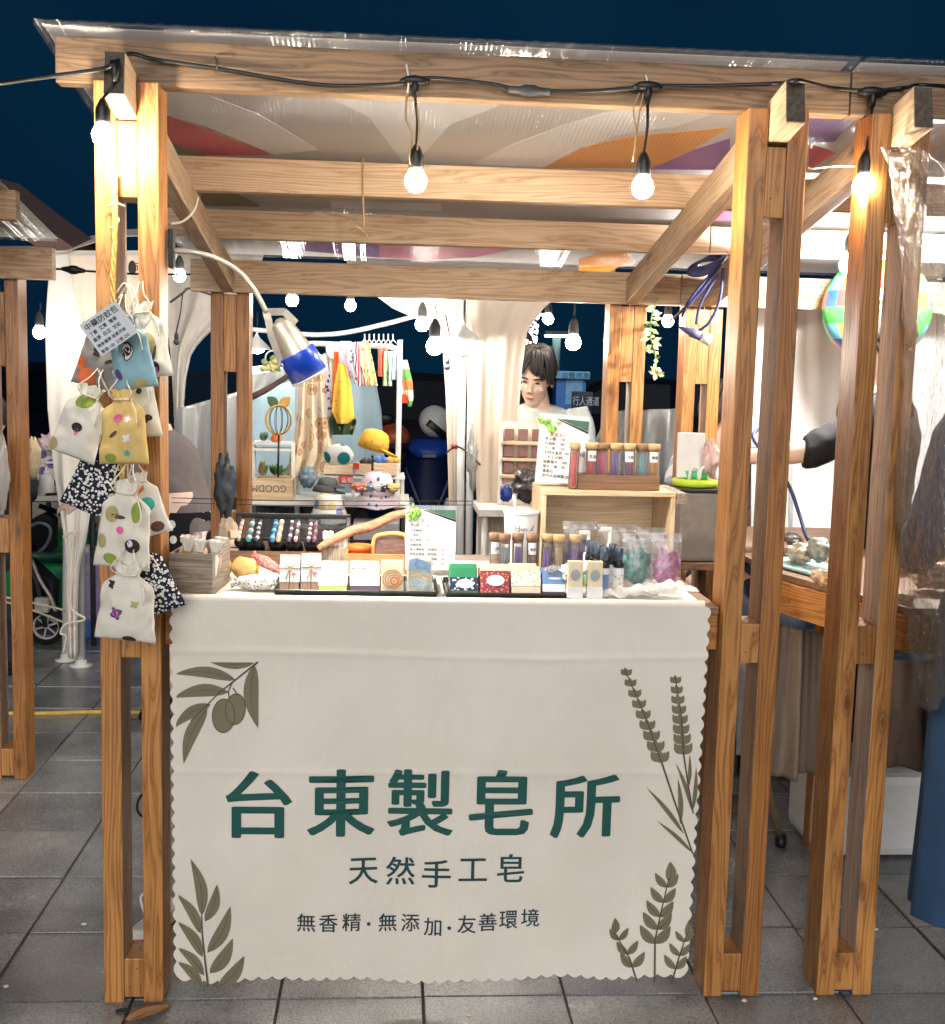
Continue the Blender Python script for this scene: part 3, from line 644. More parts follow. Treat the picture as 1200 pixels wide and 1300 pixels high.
b = B(); b.lathe([(24.0*k, 73.4*k), (25.1*k, 73.4*k), (25.1*k, 76.2*k), (23.6*k, 76.2*k)], hc, 28, Mh, cap=False); b.obj('rim', WHITE, gl_)
b = B(); b.lathe([(.5*k, 62*k), (17*k, 62*k), (19*k, 56*k), (.5*k, 55*k)], hc, 20, Mh); b.obj('bulb', glow('work_lamp_lit', (255, 244, 226), 600), gl_)
side = (Mh @ Vector((1, 0, 0)))
if side.x > 0: side = -side
fr_ = Vector((0, -1, 0)); fr_ = (fr_-ax*fr_.dot(ax)).normalized(); side = ax.cross(fr_); side = -side if side.x > 0 else side
for sgn in (1, -1):
    q = [neck[-1], hc-ax*10*k+side*sgn*11*k+fr_*3*k, hc+ax*8*k+side*sgn*17*k+fr_*5*k, hc+ax*46*k+side*sgn*23*k+fr_*7*k]
    if sgn < 0: q = q[:3]
    b = B()
    for a_, c_ in zip(q[:-1], q[1:]):
        d = (c_-a_); L = d.length; d.normalize(); y_ = fr_.cross(d).normalized(); z_ = d.cross(y_)
        b.box((a_+c_)/2, (L+.004, 9*k, 2*k), Matrix((d, y_, z_)).transposed(), bev=.0006)
    b.obj('yoke', mat('yoke_grey', (170, 164, 154), .45, .3), gl_)
b = B(); b.ball(hc+ax*46*k+side*22*k+fr_*9*k, 3.2*k, seg=10, rings=6); b.obj('screw', SILVER, gl_)

# ================================================================== drawstring bags hung on the left post
def pouch(label, cx, cy, Y, wpx, hpx, rot, mt, prints=(), cords=1, fat=.3, ruffle=True):
    w_, h_ = wpx*S(Y)*.93, hpx*S(Y)*.95; d = w_*fat
    t_ = thing('drawstring_bag', label, 'bag', (0, 0, 0), 'cloth drawstring bags on the left post')
    sd_ = random.random()*50
    def ab(t):
        if t < .70: a = .5*w_*(1.06-.16*t/.7-.03*math.sin(math.pi*t/.7))
        elif t < .87: q = (t-.7)/.17; a = .5*w_*(.90-.54*q*q*(3-2*q))
        else: q = (t-.87)/.13; a = .5*w_*(.36+.18*q)
        bb = .003+d*.5*math.sin(math.pi*min(1, (t+.02)*1.15)**.75)**.7 if t < .8 else .003+d*.5*math.sin(math.pi*min(1, .82*1.15)**.75)**.7
        return a, max(bb, .003)
    def pt(t, th):
        a, bb = ab(t); g = max(0, (t-.5)/.5)**1.5
        wr = 1+.32*g*math.cos(9*th+sd_)+.14*g*math.cos(15*th+2*sd_)
        x = a*math.cos(th)*(1+.1*g*math.cos(7*th)); y = bb*math.sin(th)*wr
        y += (.09*w_*mnoise.noise(Vector((x*30+sd_, t*4, sd_)))+.03*w_*mnoise.noise(Vector((x*80+sd_, t*9, sd_))))*min(1, t*6)
        return Vector((x, y, (t-.5)*h_+.02*h_*math.cos(5*th+sd_)*g-(.012*h_*math.cos(th*2) if t < .02 else 0)))
    nr, ns = 26, 40
    b = B(); V = [pt(i/nr, 2*math.pi*j/ns) for i in range(nr+1) for j in range(ns)]
    F = [(i*ns+j, i*ns+(j+1) % ns, (i+1)*ns+(j+1) % ns, (i+1)*ns+j) for i in range(nr) for j in range(ns)]+[tuple(range(ns))]
    b._g(V, F, True); body = b.obj('pouch', mt, t_)
    for (u, v, ru, rv, pm_, *ex) in prints:
        n = 14; a_, bb_ = ab(v); ang = ex[0] if ex else 0; shape = ex[1] if len(ex) > 1 else 'o'
        def q(k, s_=1):
            th = 2*math.pi*k/n; r_ = 1
            if shape == 'f': r_ = .72+.28*math.cos(5*th)
            if shape == 't': r_ = 1-.25*abs(math.sin(th*1.5)) if math.sin(th) < 0 else 1
            if shape == 'w': r_ = .45+.55*abs(math.cos(th*2-.785))*(1 if math.sin(th) > 0 else .7)
            x_ = .86*ru*w_*r_*math.cos(th)*s_; z_ = .86*rv*h_*r_*math.sin(th)*s_
            xx = u*a_+x_*math.cos(ang)-z_*math.sin(ang); tt = v+(x_*math.sin(ang)+z_*math.cos(ang))/h_
            aa, b2 = ab(max(.0, min(.99, tt))); cth = max(-.98, min(.98, xx/aa)); thh = -math.acos(cth)
            pnt = pt(max(0, min(.99, tt)), thh); pnt.y -= .0016; return pnt
        g = B(); ctr = q(0, 0.001); ring = [q(k) for k in range(n)]; mid_ = [q(k, .5) for k in range(n)]
        V = [ctr]+mid_+ring; F = [(0, 1+k, 1+(k+1) % n) for k in range(n)]+[(1+k, 1+n+k, 1+n+(k+1) % n, 1+(k+1) % n) for k in range(n)]
        g._g(V, F, True); g.obj('print', pm_, t_)
    b = B()
    for k in range(cords*2):
        sx = -1 if k % 2 else 1; x0_ = sx*.16*w_
        b.tube(smooth([(x0_, -.08*w_, .37*h_), (x0_*1.5, -.16*w_, .46*h_), (x0_*.7+.02*w_*random.uniform(-1, 1), -.05*w_, .62*h_), (.04*w_*sx, .02, .62*h_+.03)], 4), .0016, 5)
    b.tube([(.19*w_*math.cos(a/16*6.283), .115*w_*math.sin(a/16*6.283)*1.25-.005*w_, .37*h_) for a in range(17)], .002, 5, False)
    b.tube(smooth([(.2*w_, -.1*w_, .37*h_), (.34*w_, -.2*w_, .2*h_), (.36*w_, -.22*w_, .02*h_)], 4), .0016, 5)
    b.obj('drawstring', CORD, t_)
    t_.location = P(cx, cy, Y); t_.rotation_euler = (R(random.uniform(-4, 4)), R(rot), R(random.uniform(-12, 12)))
    return t_
CL_W = mat('bag_linen', (230, 224, 212), .9, var=.07, bump=.3, bscale=500, bdist=.0008); CL_G = mat('bag_grey', (140, 136, 134), .9, bump=.3, bscale=500, bdist=.0008)
CL_B = mat('bag_blue', (150, 192, 206), .9, var=.08, bump=.3, bscale=500, bdist=.0008); CL_Y = mat('bag_yellow', (226, 194, 122), .9, var=.08, bump=.3, bscale=500, bdist=.0008)
FLW = dots('blossom_print', (34, 38, 58), (236, 234, 230), 150, .43, core=(120, 120, 130), vec=(1, .4, 1))
BRN = mat('print_brown', (104, 74, 56), .9); ORG = mat('print_orange', (214, 108, 62), .9); GRN = mat('print_green', (142, 160, 70), .9); TEA = mat('print_teal', (70, 180, 172), .9); PNK = mat('print_rose', (196, 108, 124), .9); TAN = mat('print_tan', (186, 172, 120), .9); DRK = mat('print_dark', (58, 46, 44), .9); PUR = mat('print_violet', (96, 74, 130), .9); WHP = mat('print_white', (236, 234, 236), .9)
pouch('grey drawstring bag with orange leaf print half under the price tag', 130, 450, -.055, 58, 88, 14, CL_G, [(-.35, .12, .26, .16, ORG), (.45, .42, .1, .03, DRK, .6), (-.2, .5, .12, .1, DRK, .4, 'w'), (-.8, .3, .12, .12, ORG)])
pouch('white drawstring bag with tree print at the top right of the bunch', 186, 432, -.05, 56, 96, -8, CL_W, [(.1, .45, .22, .17, TAN), (.35, .3, .04, .14, BRN, -.3), (.3, .12, .13, .09, DRK), (.35, .08, .07, .05, PNK)])
pouch('light blue drawstring bag with a smiling tooth print', 166, 448, -.11, 58, 92, -9, CL_B, [(-.02, .52, .17, .17, DRK, 0, 't'), (-.02, .52, .15, .15, WHP, 0, 't'), (-.08, .54, .02, .012, DRK), (.06, .54, .02, .012, DRK), (.3, .06, .2, .08, TAN, .2), (-.62, .22, .1, .1, PUR, .4)])
pouch('white drawstring bag with twig print behind the yellow one', 172, 512, -.06, 60, 88, -6, CL_W, [(.1, .72, .1, .05, GRN, .8), (.45, .25, .12, .05, DRK, .9), (.6, .28, .1, .05, DRK, -.6), (.3, .68, .09, .05, DRK, -.5)])
pouch('white drawstring bag with a mushroom print and green leaf', 104, 535, -.085, 64, 96, 18, CL_W, [(.0, .42, .13, .075, DRK, .2), (.02, .36, .05, .06, PNK), (-.1, .78, .22, .1, GRN, .3), (-.85, .1, .16, .1, TAN)])
pouch('dark bag with dense white blossom print under the yellow one', 126, 598, -.05, 62, 112, 22, FLW)
pouch('yellow drawstring bag with flower and leaf doodles', 157, 542, -.125, 66, 96, -2, CL_Y, [(-.15, .62, .13, .065, PNK, .3), (.32, .6, .1, .07, WHP, 0, 'f'), (.3, .34, .13, .08, WHP, .6, 'w'), (-.35, .4, .12, .03, BRN, .7), (.25, .14, .1, .07, TEA, 0, 'f'), (-.45, .08, .14, .07, GRN)])
pouch('white bag with teal and orange print tucked behind the owl bag', 186, 640, -.045, 46, 84, -16, CL_W, [(.1, .5, .26, .13, TEA), (-.3, .78, .2, .1, ORG), (.3, .12, .24, .1, BRN)])
pouch('white drawstring bag with owl and tree prints', 158, 666, -.10, 74, 116, 5, CL_W, [(-.45, .62, .16, .11, TAN), (-.2, .6, .16, .03, BRN, -.1), (-.05, .45, .09, .05, PNK), (.45, .28, .16, .1, DRK), (.38, .31, .06, .05, WHP), (-.35, .1, .16, .07, GRN, -.4), (.5, .66, .1, .14, GRN), (-.75, .3, .1, .1, TAN)])
pouch('dark bag with white blossom print at the lower right of the bunch', 188, 734, -.062, 66, 100, -22, FLW)
pouch('white drawstring bag with butterfly prints at the bottom of the bunch', 161, 764, -.115, 82, 104, 4, CL_W, [(-.25, .36, .15, .12, PUR, .1, 'w'), (-.25, .36, .1, .08, PNK, .1, 'w'), (-.55, .72, .1, .08, DRK, .3, 'w'), (.2, .03, .14, .06, DRK), (.4, .5, .1, .07, TAN, .2, 'w')])
rope = thing('rope', 'golden braided rope with knots that the cloth bags hang from', 'rope', P(150, 250, -.03))
for k in range(3):
    pts = smooth([P(146, 215, -.02), P(146, 300, -.03), P(143, 360, -.04), P(146, 420, -.05), P(150, 500, -.05), P(155, 600, -.05), P(158, 720, -.05)], 14)
    pts = [q+Vector((math.cos(i*.55+k*2.09), math.sin(i*.55+k*2.09), 0))*.0032 for i, q in enumerate(pts)]
    b = B(); b.tube(pts, .0032, 6); b.obj('strand', GOLD, rope)
for pts in ([P(137, 262, -.012), P(148, 258, -.02), P(158, 262, -.012)], [P(143, 268, -.012), P(151, 280, -.02), P(140, 290, -.012)], [P(150, 380, -.05), P(165, 362, -.05), P(178, 396, -.05), P(182, 420, -.05)], [P(148, 372, -.05), P(160, 360, -.055), P(170, 396, -.06), P(168, 425, -.06)], [P(150, 505, -.06), P(138, 498, -.07), P(125, 470, -.08)], [P(151, 500, -.09), P(146, 480, -.1), P(143, 470, -.1)]):
    b = B(); b.tube(smooth(pts, 5), .002, 6); b.obj('tie_cord', CORD, rope)
b = B()
tcx, tdir = P(138, 417, -.19), Euler((R(-8), R(-36), R(6))).to_matrix()
b.box(tcx, (54*S(-.19), .0014, 47*S(-.19)), tdir, bev=.0003); tg = b.obj('price_tag', mat('tag_card', (196, 202, 208), .35, var=.04))
tag(tg, 'laminated white price tag hanging on top of the cloth bags', 'tag')
X_, Z_ = tdir @ Vector((1, 0, 0)), tdir @ Vector((0, 0, 1)); N_ = tdir @ Vector((0, -1, 0))
for k, (s_, hh) in enumerate((('中藥防蚊包', 9.5), ('丁香  艾草  薄荷', 5.6), ('香茅  白芷  甘松', 5.6), ('隨身攜帶 居家吊掛', 5), ('每個 100  三個 250', 5))):
    o = tcx-X_*24*S(-.19)+Z_*(12-k*8.3)*S(-.19)+N_*.0016; text('lettering', s_, INK, tg, o, X_, Z_, height=hh*S(-.19), bold=.01)
# ================================================================== goods on the counter
ZT = .9585
def ground_at(px, py, z=ZT): return PZ(px, py, z)
def crate_box(name, label, c, size, wall, mt, rotz=0, cat='box', slats=False, open_dir='top'):
    """open wooden box, parts are its boards; c = centre of the base"""
    t = thing(name, label, cat, (0, 0, 0)); x, y, z = size
    def bd(nm, p0, p1, w_, h_, up=(0, 0, 1)): lumber(nm, p0, p1, w_, h_, mt, t, up=up, bev=.0015)
    bd('side_board', (-x/2, -y/2+wall/2, z/2), (x/2, -y/2+wall/2, z/2), wall, z); bd('side_board', (-x/2, y/2-wall/2, z/2), (x/2, y/2-wall/2, z/2), wall, z)
    bd('end_board', (-x/2+wall/2, -y/2+wall, z/2), (-x/2+wall/2, y/2-wall, z/2), wall, z-.001); bd('end_board', (x/2-wall/2, -y/2+wall, z/2), (x/2-wall/2, y/2-wall, z/2), wall, z-.001)
    bd('base_board', (-x/2+wall, 0, wall/2), (x/2-wall, 0, wall/2), y-2*wall-.001, wall)
    t.location = c; t.rotation_euler = (0, 0, rotz); return t
# grey washed box with tied bundles
bx = crate_box('wooden_box', 'grey washed wooden box full of tied paper bundles at the counter left end', (P(246, 767, .02).x, .115, ZT), (.098, .19, .096), .007, W_GREY, R(-4))
KRAFT = mat('kraft_wrap', (214, 186, 160), .85, var=.15); WRAP = mat('white_wrap', (238, 232, 226), .85, var=.05, bump=.3, bscale=120); ROSE_ = mat('rose_wrap', (214, 160, 150), .85)
def bundle(label, c, h, r, lean, mt):
    t = thing('paper_bundle', label, 'bundle', (0, 0, 0), 'tied paper bundles in the grey wooden box')
    b = B(); b.lathe([(r*.8, 0), (r, h*.06), (r, h*.62), (r*.55, h*.72), (r*.5, h*.76)], (0, 0, 0), 12); b.obj('wrapper', mt, t)
    b = B()
    def fr(u, v):
        a = u*6.2832; q = r*(.5+.75*v)*(1+.16*math.sin(a*6)); return (q*math.cos(a), q*math.sin(a), h*(.76+.24*v))
    b.grid(fr, 37, 5); b.obj('paper_frill', WRAP, t)
    b = B(); b.tube([(r*.6*math.cos(a/10*6.283), r*.6*math.sin(a/10*6.283), h*.75) for a in range(11)], .0018, 5, False); b.obj('twine_tie', TWINE, t)
    t.location = c; t.rotation_euler = (R(lean[0]), R(lean[1]), random.random()*3)
rb = random.Random(5); rows_ = [('front left corner', 'front'), ('front middle', ''), ('front right corner', ''), ('', '')]
pos_ = [(-.028, -.062), (.0, -.065), (.028, -.06), (-.03, -.02), (.002, -.022), (.03, -.018), (-.026, .025), (.004, .028), (.03, .03), (.0, .065)]
nm_ = ['at the front left of', 'at the front middle of', 'at the front right of', 'second row left in', 'second row middle in', 'second row right in', 'third row left in', 'third row middle in', 'third row right in', 'at the very back of']
for (x, y), n_ in zip(pos_, nm_):
    bundle('white paper bundle '+n_+' the grey wooden box', (bx.location.x+x, bx.location.y+y, ZT+.012), rb.uniform(.098, .118), .0125, (rb.uniform(-9, 9), rb.uniform(-9, 9)), rb.choice((KRAFT, WRAP, ROSE_)))
# bracelet case with a glass lid
t = thing('display_case', 'black framed glass lidded case of beaded bracelets', 'display case', (P(360, 705, .52).x, .55, ZT))
cx0, cx1 = P(287, 700, .47).x, P(441, 700, .47).x; cy0, cy1 = .46, .64
b = B()
for a_, c_, s_ in (((cx0+cx1)/2, cy0, (cx1-cx0, .008, .034)), ((cx0+cx1)/2, cy1, (cx1-cx0, .008, .034))): b.box((a_, c_, ZT+.018), s_, bev=.001)
for xx in (cx0+.004, cx1-.004): b.box((xx, (cy0+cy1)/2, ZT+.018), (.008, cy1-cy0-.009, .034), bev=.001)
b.box(((cx0+cx1)/2, (cy0+cy1)/2, ZT+.003), (cx1-cx0-.017, cy1-cy0-.009, .005)); b.obj('case_tray', W_WALNUT, t)
lz0, lz1 = ZT+.036, P(360, 655, .68).z; yl0, yl1 = cy1+.012, cy1+.045
def lidp(x, v): return Vector((x, yl0+(yl1-yl0)*v, lz0+(lz1-lz0)*v))
for a_, c_ in ((lidp(cx0, 1), lidp(cx1, 1)), (lidp(cx0, 0), lidp(cx1, 0))): lumber('lid_frame', a_, c_, .014, .013, BLACK, t, bev=.002)
for xx in (cx0+.006, cx1-.006): lumber('lid_frame', lidp(xx, .05), lidp(xx, .95), .013, .013, BLACK, t, up=(0, 1, 0), bev=.002)
b = B(); b.poly([lidp(cx0+.01, .04), lidp(cx1-.01, .04), lidp(cx1-.01, .96), lidp(cx0+.01, .96)], (0, .002, 0)); b.obj('lid_glass', clear('lid_glass', (214, 220, 222), .1, .03, .06), t)
VEL = mat('velvet_black', (26, 28, 34), .95)
beads = {k: mat('bead_'+k, v, .2, var=.1, coat=.5) for k, v in dict(teal=(70, 168, 178), blue=(58, 118, 186), tan=(206, 170, 132), pearl=(220, 214, 214), grey=(92, 96, 104), violet=(112, 74, 110), rose=(196, 120, 120), aqua=(130, 206, 214)).items()}
for k, (px, cols, lab) in enumerate(((305, ('tan', 'pearl'), 'cream and tan bead bracelets at the far left of the case'), (318, ('teal', 'pearl', 'grey'), 'teal and grey bead bracelet on a dark roll'), (328, ('grey', 'pearl'), 'grey and pearl bead bracelet beside the teal one'), (348, ('blue', 'aqua', 'blue'), 'blue bead bracelet in the middle of the case'), (355, ('tan', 'tan', 'pearl'), 'tan wooden bead bracelet right of the blue one'), (369, ('grey', 'violet', 'pearl'), 'grey and violet fine bead bracelet'), (377, ('rose', 'pearl', 'grey'), 'rose bead bracelet right of centre in the case'), (393, ('violet', 'pearl'), 'violet bead bracelet at the right of the case'), (400, ('violet', 'rose', 'grey'), 'dark violet bead bracelet next to the white bundles'))):
    q = thing('bracelet', lab, 'bracelet', (P(px, 703, .5).x, .5, ZT), 'bead bracelets in the black case')
    x = P(px, 700, .52).x
    b = B(); b.lathe([(.012, -.045), (.014, -.04), (.014, .04), (.012, .045)], (x, .53, ZT+.04), 12, Euler((R(70), 0, 0)).to_matrix()); b.obj('velvet_roll', VEL, q)
    r_ = .0072 if k in (1, 3, 4) else .0055
    for j in range(9):
        a = R(-100+j*27); M_ = Euler((R(70), 0, 0)).to_matrix()
        b = B(); b.ball(Vector((x, .53, ZT+.04))+Vector((rb.uniform(-.001, .001), -.05+.0135*j*.82, .052-.0108*j*.0+.0*math.cos(a)))+Vector((0, 0, -.03+.0085*j*.55)), r_, seg=10, rings=6); b.obj('bead', beads[cols[j % len(cols)]], q)
b = B(); bundl = None
# cloth wrapped parcels
def parcel(label, c, size, mt, rot=(0, 0, 0), knot=None):
    t = thing('cloth_parcel', label, 'parcel', (0, 0, 0))
    b = B(); x, y, z = size
    def f(u, v):
        a = u*6.2832; th = v*math.pi; s_ = abs(math.sin(th))**.5
        p = Vector((-math.cos(th)*x/2*(1+.1*math.cos(a*2)), math.cos(a)*y/2*s_, math.sin(a)*z/2*s_+z/2)); p += Vector((0, .1*y, .12*z))*mnoise.noise(p*45); return p
    b.grid(f, 33, 25); b.obj('wrapping', mt, t, weld=True)
    for sx in (-1, 1):
        b = B(); b.grid(lambda u, v: (sx*(x*.44+.18*x*v), math.cos(u*6.283)*y*.22*(.5+v)*(1+.2*math.sin(u*40)), z*.5+math.sin(u*6.283)*z*.3*(.5+v)), 25, 4); b.obj('twisted_end', mt, t)
    t.location = c; t.rotation_euler = rot; return t
FLP = dots('ditsy_print', (214, 212, 206), (70, 78, 84), 160, .3, core=(190, 150, 140)); RDP = dots('red_ditsy_print', (206, 120, 112), (236, 206, 200), 170, .3, core=(140, 40, 50))
YLP = mat('yellow_cloth', (226, 184, 116), .9, bump=.4, bscale=90)
c_ = ground_at(322, 752); parcel('grey ditsy print cloth parcel lying beside the wooden box', (c_.x, c_.y+.03, ZT), (.088, .05, .036), FLP, (0, 0, R(-6)))
c_ = ground_at(330, 744); parcel('small red print cloth parcel lying on top of the grey one', (c_.x+.005, c_.y+.06, ZT+.034), (.066, .036, .026), RDP, (0, R(28), R(-10)))
c_ = ground_at(308, 735); parcel('yellow cloth parcel tied with ribbon behind the grey print parcel', (c_.x, c_.y+.02, ZT), (.06, .05, .05), YLP)
# black trays
def tray(label, px0, px1, y_front, depth, h=.014):
    x0, x1 = P(px0, 755, y_front).x, P(px1, 755, y_front).x; t = thing('tray', label, 'tray', ((x0+x1)/2, y_front, ZT))
    b = B(); b.box(((x0+x1)/2, y_front+depth/2, ZT+.0025), (x1-x0-.012, depth-.012, .004), bev=.001); b.obj('tray_floor', BLACK, t)
    for a, c in (((x0, y_front), (x1, y_front)), ((x0, y_front+depth), (x1, y_front+depth)), ((x0, y_front), (x0, y_front+depth)), ((x1, y_front), (x1, y_front+depth))):
        b = B(); n = Vector((a[0]-(x0+x1)/2+c[0]-(x0+x1)/2, a[1]+c[1]-2*y_front-depth, 0)).normalized()*.006
        b.poly([(a[0], a[1], ZT+.001), (c[0], c[1], ZT+.001), Vector((c[0], c[1], ZT+h))+n, Vector((a[0], a[1], ZT+h))+n], (-n.x*.35, -n.y*.35, .0012)); b.obj('tray_rim', BLACK, t)
    return t
tray('left black display tray of soaps', 350, 554, .035, .19); tray('right black display tray of soaps with green box', 567, 724, .03, .19)
def soap(label, px0, px1, py0, py1, mt, Y=.06, thick=.028, lean=-24, bands=(), disc=None, extras=None, name='soap_bar', stack=0):
    """a bar or packet leaning back in its tray; bands = (v0, v1, material) wraps round it"""
    w_ = (px1-px0)*S(Y); h_ = (py1-py0)*S(Y)*1.07; t = thing(name, label, 'soap', (0, 0, 0), 'soaps on the counter trays')
    b = B(); b.box((0, thick/2, h_/2), (w_-.002, thick, h_), bev=.0025); b.obj('bar', mt, t)
    for v0, v1, m_ in bands:
        b = B(); b.box((0, thick/2, h_*(v0+v1)/2), (w_-.0005, thick+.002, h_*(v1-v0)), bev=.0008); b.obj('wrapper', m_, t)
    if disc:
        u, v, rx, rz_, m_ = disc; b = B(); b.poly([(u*w_+rx*w_*math.cos(a/24*6.283), -.0018, v*h_+rz_*h_*math.sin(a/24*6.283)) for a in range(24)]); b.obj('emblem', m_, t)
    if extras: extras(t, w_, h_)
    t.location = P((px0+px1)/2, py1, Y); t.location.z = ZT+.006; t.rotation_euler = (R(lean), 0, R(random.uniform(-3, 3)))
    for j in range(stack):
        c = copy_tree(t); c.location = t.location+Vector((random.uniform(-.003, .003), (thick+.004)*(j+1)/math.cos(R(lean)), .0)); c['label'] = label.replace(' at the front', '')+', second in its row'
    return t
def cross_twine(t, w_, h_):
    b = B()
    for q in ([(0, -.002, 0), (0, -.002, h_), (0, .03, h_+.001)], [(-w_/2, -.002, h_*.62), (w_/2, -.002, h_*.62)], [(0, -.003, h_*.62), (-w_*.35, -.004, h_*.8)], [(0, -.003, h_*.62), (w_*.38, -.004, h_*.82)], [(0, -.003, h_*.62), (-w_*.2, -.004, h_*.3)], [(0, -.003, h_*.62), (w_*.25, -.004, h_*.34)]): b.tube(q, .0012, 5)
    b.obj('twine_bow', TWINE, t)
    b = B(); b.poly([(w_*.1, -.0012, h_*.42), (w_*.3, -.0012, h_*.42), (w_*.3, -.0012, h_*.5), (w_*.1, -.0012, h_*.5)]); b.obj('stamp', PNK, t)
BRN_S = mat('soap_brown', (172, 140, 118), .6); GRN_S = mat('soap_green', (160, 196, 92), .55); PUR_S = mat('soap_plum', (92, 70, 92), .55); CRM_S = mat('soap_cream', (238, 222, 190), .55); GRB = mat('soap_box_green', (44, 140, 96), .5, var=.08); REDB = dots('soap_box_red', (150, 70, 76), (220, 150, 140), 130, .3, .6); BEI = mat('soap_beige', (226, 206, 184), .7)
FLB = dots('label_floral', (232, 228, 220), (150, 160, 130), 120, .22, .7, core=(90, 100, 90)); NVB = dots('label_navy_daisy', (52, 62, 96), (232, 234, 240), 110, .34, .7, core=(170, 120, 110)); BLB = mat('label_blue', (108, 146, 196), .6); GREYT = mat('emblem_grey', (176, 178, 180), .7); LAVP = dots('label_lavender', (232, 228, 236), (150, 138, 170), 130, .25, .7)
soap('white wrapped soap tied with twine at the left end of the tray', 354, 380, 708, 752, BRN_S, .062, .03, -20, [(.24, 1.0, PAPER)], extras=cross_twine)
soap('white wrapped soap tied with twine second from the left', 382, 407, 706, 752, BRN_S, .064, .03, -20, [(.24, 1.0, PAPER)], extras=cross_twine)
soap('white soap packet with a green lower edge', 401+3, 441, 716, 752, GRN_S, .058, .035, -34, [(.22, 1.002, PAPER)], (0, .52, .16, .1, GREYT), stack=1)
soap('plum soap with a pale lavender wrapper', 444, 482, 716, 752, PUR_S, .058, .035, -30, [(.22, .82, LAVP), (.84, 1.002, LAVP)], stack=1)
def rings(t, w_, h_):
    for k in range(5):
        r_ = .42-.085*k; b = B()
        b.tube([(w_*(.03*k)+r_*w_*math.cos(a/28*6.283), -.0012, h_*(.42-.02*k)+r_*w_*math.sin(a/28*6.283)*.95) for a in range(29)], .0016, 5, False); b.obj('swirl', ORG if k == 3 else mat('swirl_tan', (206, 162, 116), .6), t)
soap('cream soap with an orange swirl of rings', 483, 513, 712, 752, CRM_S, .056, .03, -16, extras=rings)
def beach(t, w_, h_):
    for v0, v1, m_ in ((.62, .95, mat('beach_blue', (96, 164, 210), .5)), (.38, .62, mat('beach_sand', (232, 206, 150), .5)), (.12, .38, mat('beach_pale', (196, 216, 222), .5))):
        b = B(); b.grid(lambda u, v: (w_*(-.42+.84*u), -.0014-.001*v, h_*(v0+(v1-v0)*v+.05*math.sin(u*5))), 9, 3); b.obj('picture', m_, t)
    b = B(); b.grid(lambda u, v: (w_*(-.56+1.12*u), -.007-.003*mnoise.noise(Vector((u*5, v*5, 1))), h_*(-.02+1.06*v)), 14, 14); b.obj('clear_bag', clear('bag_film', (244, 246, 248), .08, .08, .08, .6, 60), t)
soap('soap with a blue beach picture in a clear bag', 516, 549, 710, 752, CRM_S, .055, .03, -14, extras=beach)
soap('green soap box with a daisy label in the right tray', 571, 608, 721, 756, GRB, .055, .034, -28, [(.12, .6, NVB)], (.04, .36, .3, .17, PAPER), stack=1)
soap('red patterned soap box with an oval white label', 609, 648, 722, 757, REDB, .052, .034, -28, [(.85, 1.002, BEI)], (.02, .5, .3, .2, PAPER), stack=1)
soap('beige soap with a floral paper band', 649, 688, 722, 759, BEI, .05, .034, -28, [(.3, .82, FLB)], stack=1)
soap('dark soap in a blue printed box', 689, 719, 726, 757, PUR_S, .05, .034, -26, [(.14, .45, PAPER), (.45, 1.002, BLB)], (.05, .68, .3, .05, PAPER), stack=1)
soap('cream boxed soap with a round stamp, left of the pair at the counter edge', 719, 740, 726, 771, CRM_S, .02, .022, -3, [(0, .3, PAPER)], (0, .62, .3, .16, GREYT), name='soap_box')
soap('cream boxed soap with a round stamp, right of the pair at the counter edge', 744, 765, 726, 771, CRM_S, .02, .022, -3, [(0, .3, PAPER)], (0, .62, .3, .16, GREYT), name='soap_box')
# driftwood, orange tub, plywood tray
b = B(); b.tube(smooth([P(404, 696, .42), P(425, 684, .44), P(450, 673, .46), P(472, 668, .48), P(500, 655, .5), P(530, 648, .52)], 5), [.004+.010*math.sin(math.pi*min(1, (k+4)/34)) for k in range(26)], 8)
tag(b.obj('driftwood', wood('driftwood', (206, 160, 128), (140, 108, 92), .8)), 'long curved piece of driftwood leaning across the plywood tray', 'driftwood')
t = crate_box('plywood_tray', 'shallow orange plywood tray behind the swirl soap', (P(480, 708, .42).x, .40, ZT), (.165, .12, .05), .007, W_ORANGE, 0, 'tray')
b = B(); q = P(457, 690, .40); q.z = ZT+.018; b.lathe([(.026, 0), (.029, .004), (.029, .034), (.031, .036), (.031, .046), (.027, .048)], q, 22); tag(b.obj('orange_tub', mat('orange_plastic', (236, 104, 40), .4, var=.04)), 'round orange tub in the plywood tray', 'tub')
t = thing('clear_pouch', 'orange rimmed clear pouch standing in the plywood tray', 'pouch', (P(495, 690, .40).x, .40, ZT+.012)); t_o = t.location.copy()
b = B(); b.tube(smooth([t_o+Vector(v) for v in ((-.042, 0, 0), (-.043, 0, .05), (-.03, 0, .078), (.03, 0, .082), (.045, 0, .06), (.045, 0, .0))], 6), .006, 8); b.obj('rim', mat('orange_rim', (232, 166, 96), .5), t)
b = B(); b.poly([t_o+Vector(v) for v in ((-.04, .002, .002), (.042, .002, .002), (.042, .002, .06), (.028, .002, .079), (-.028, .002, .075), (-.04, .002, .05))], (0, .012, 0)); b.obj('pouch_front', clear('pouch_film', (214, 196, 190), .12, .1, .35, .4, 60, opac=(196, 160, 150)), t)
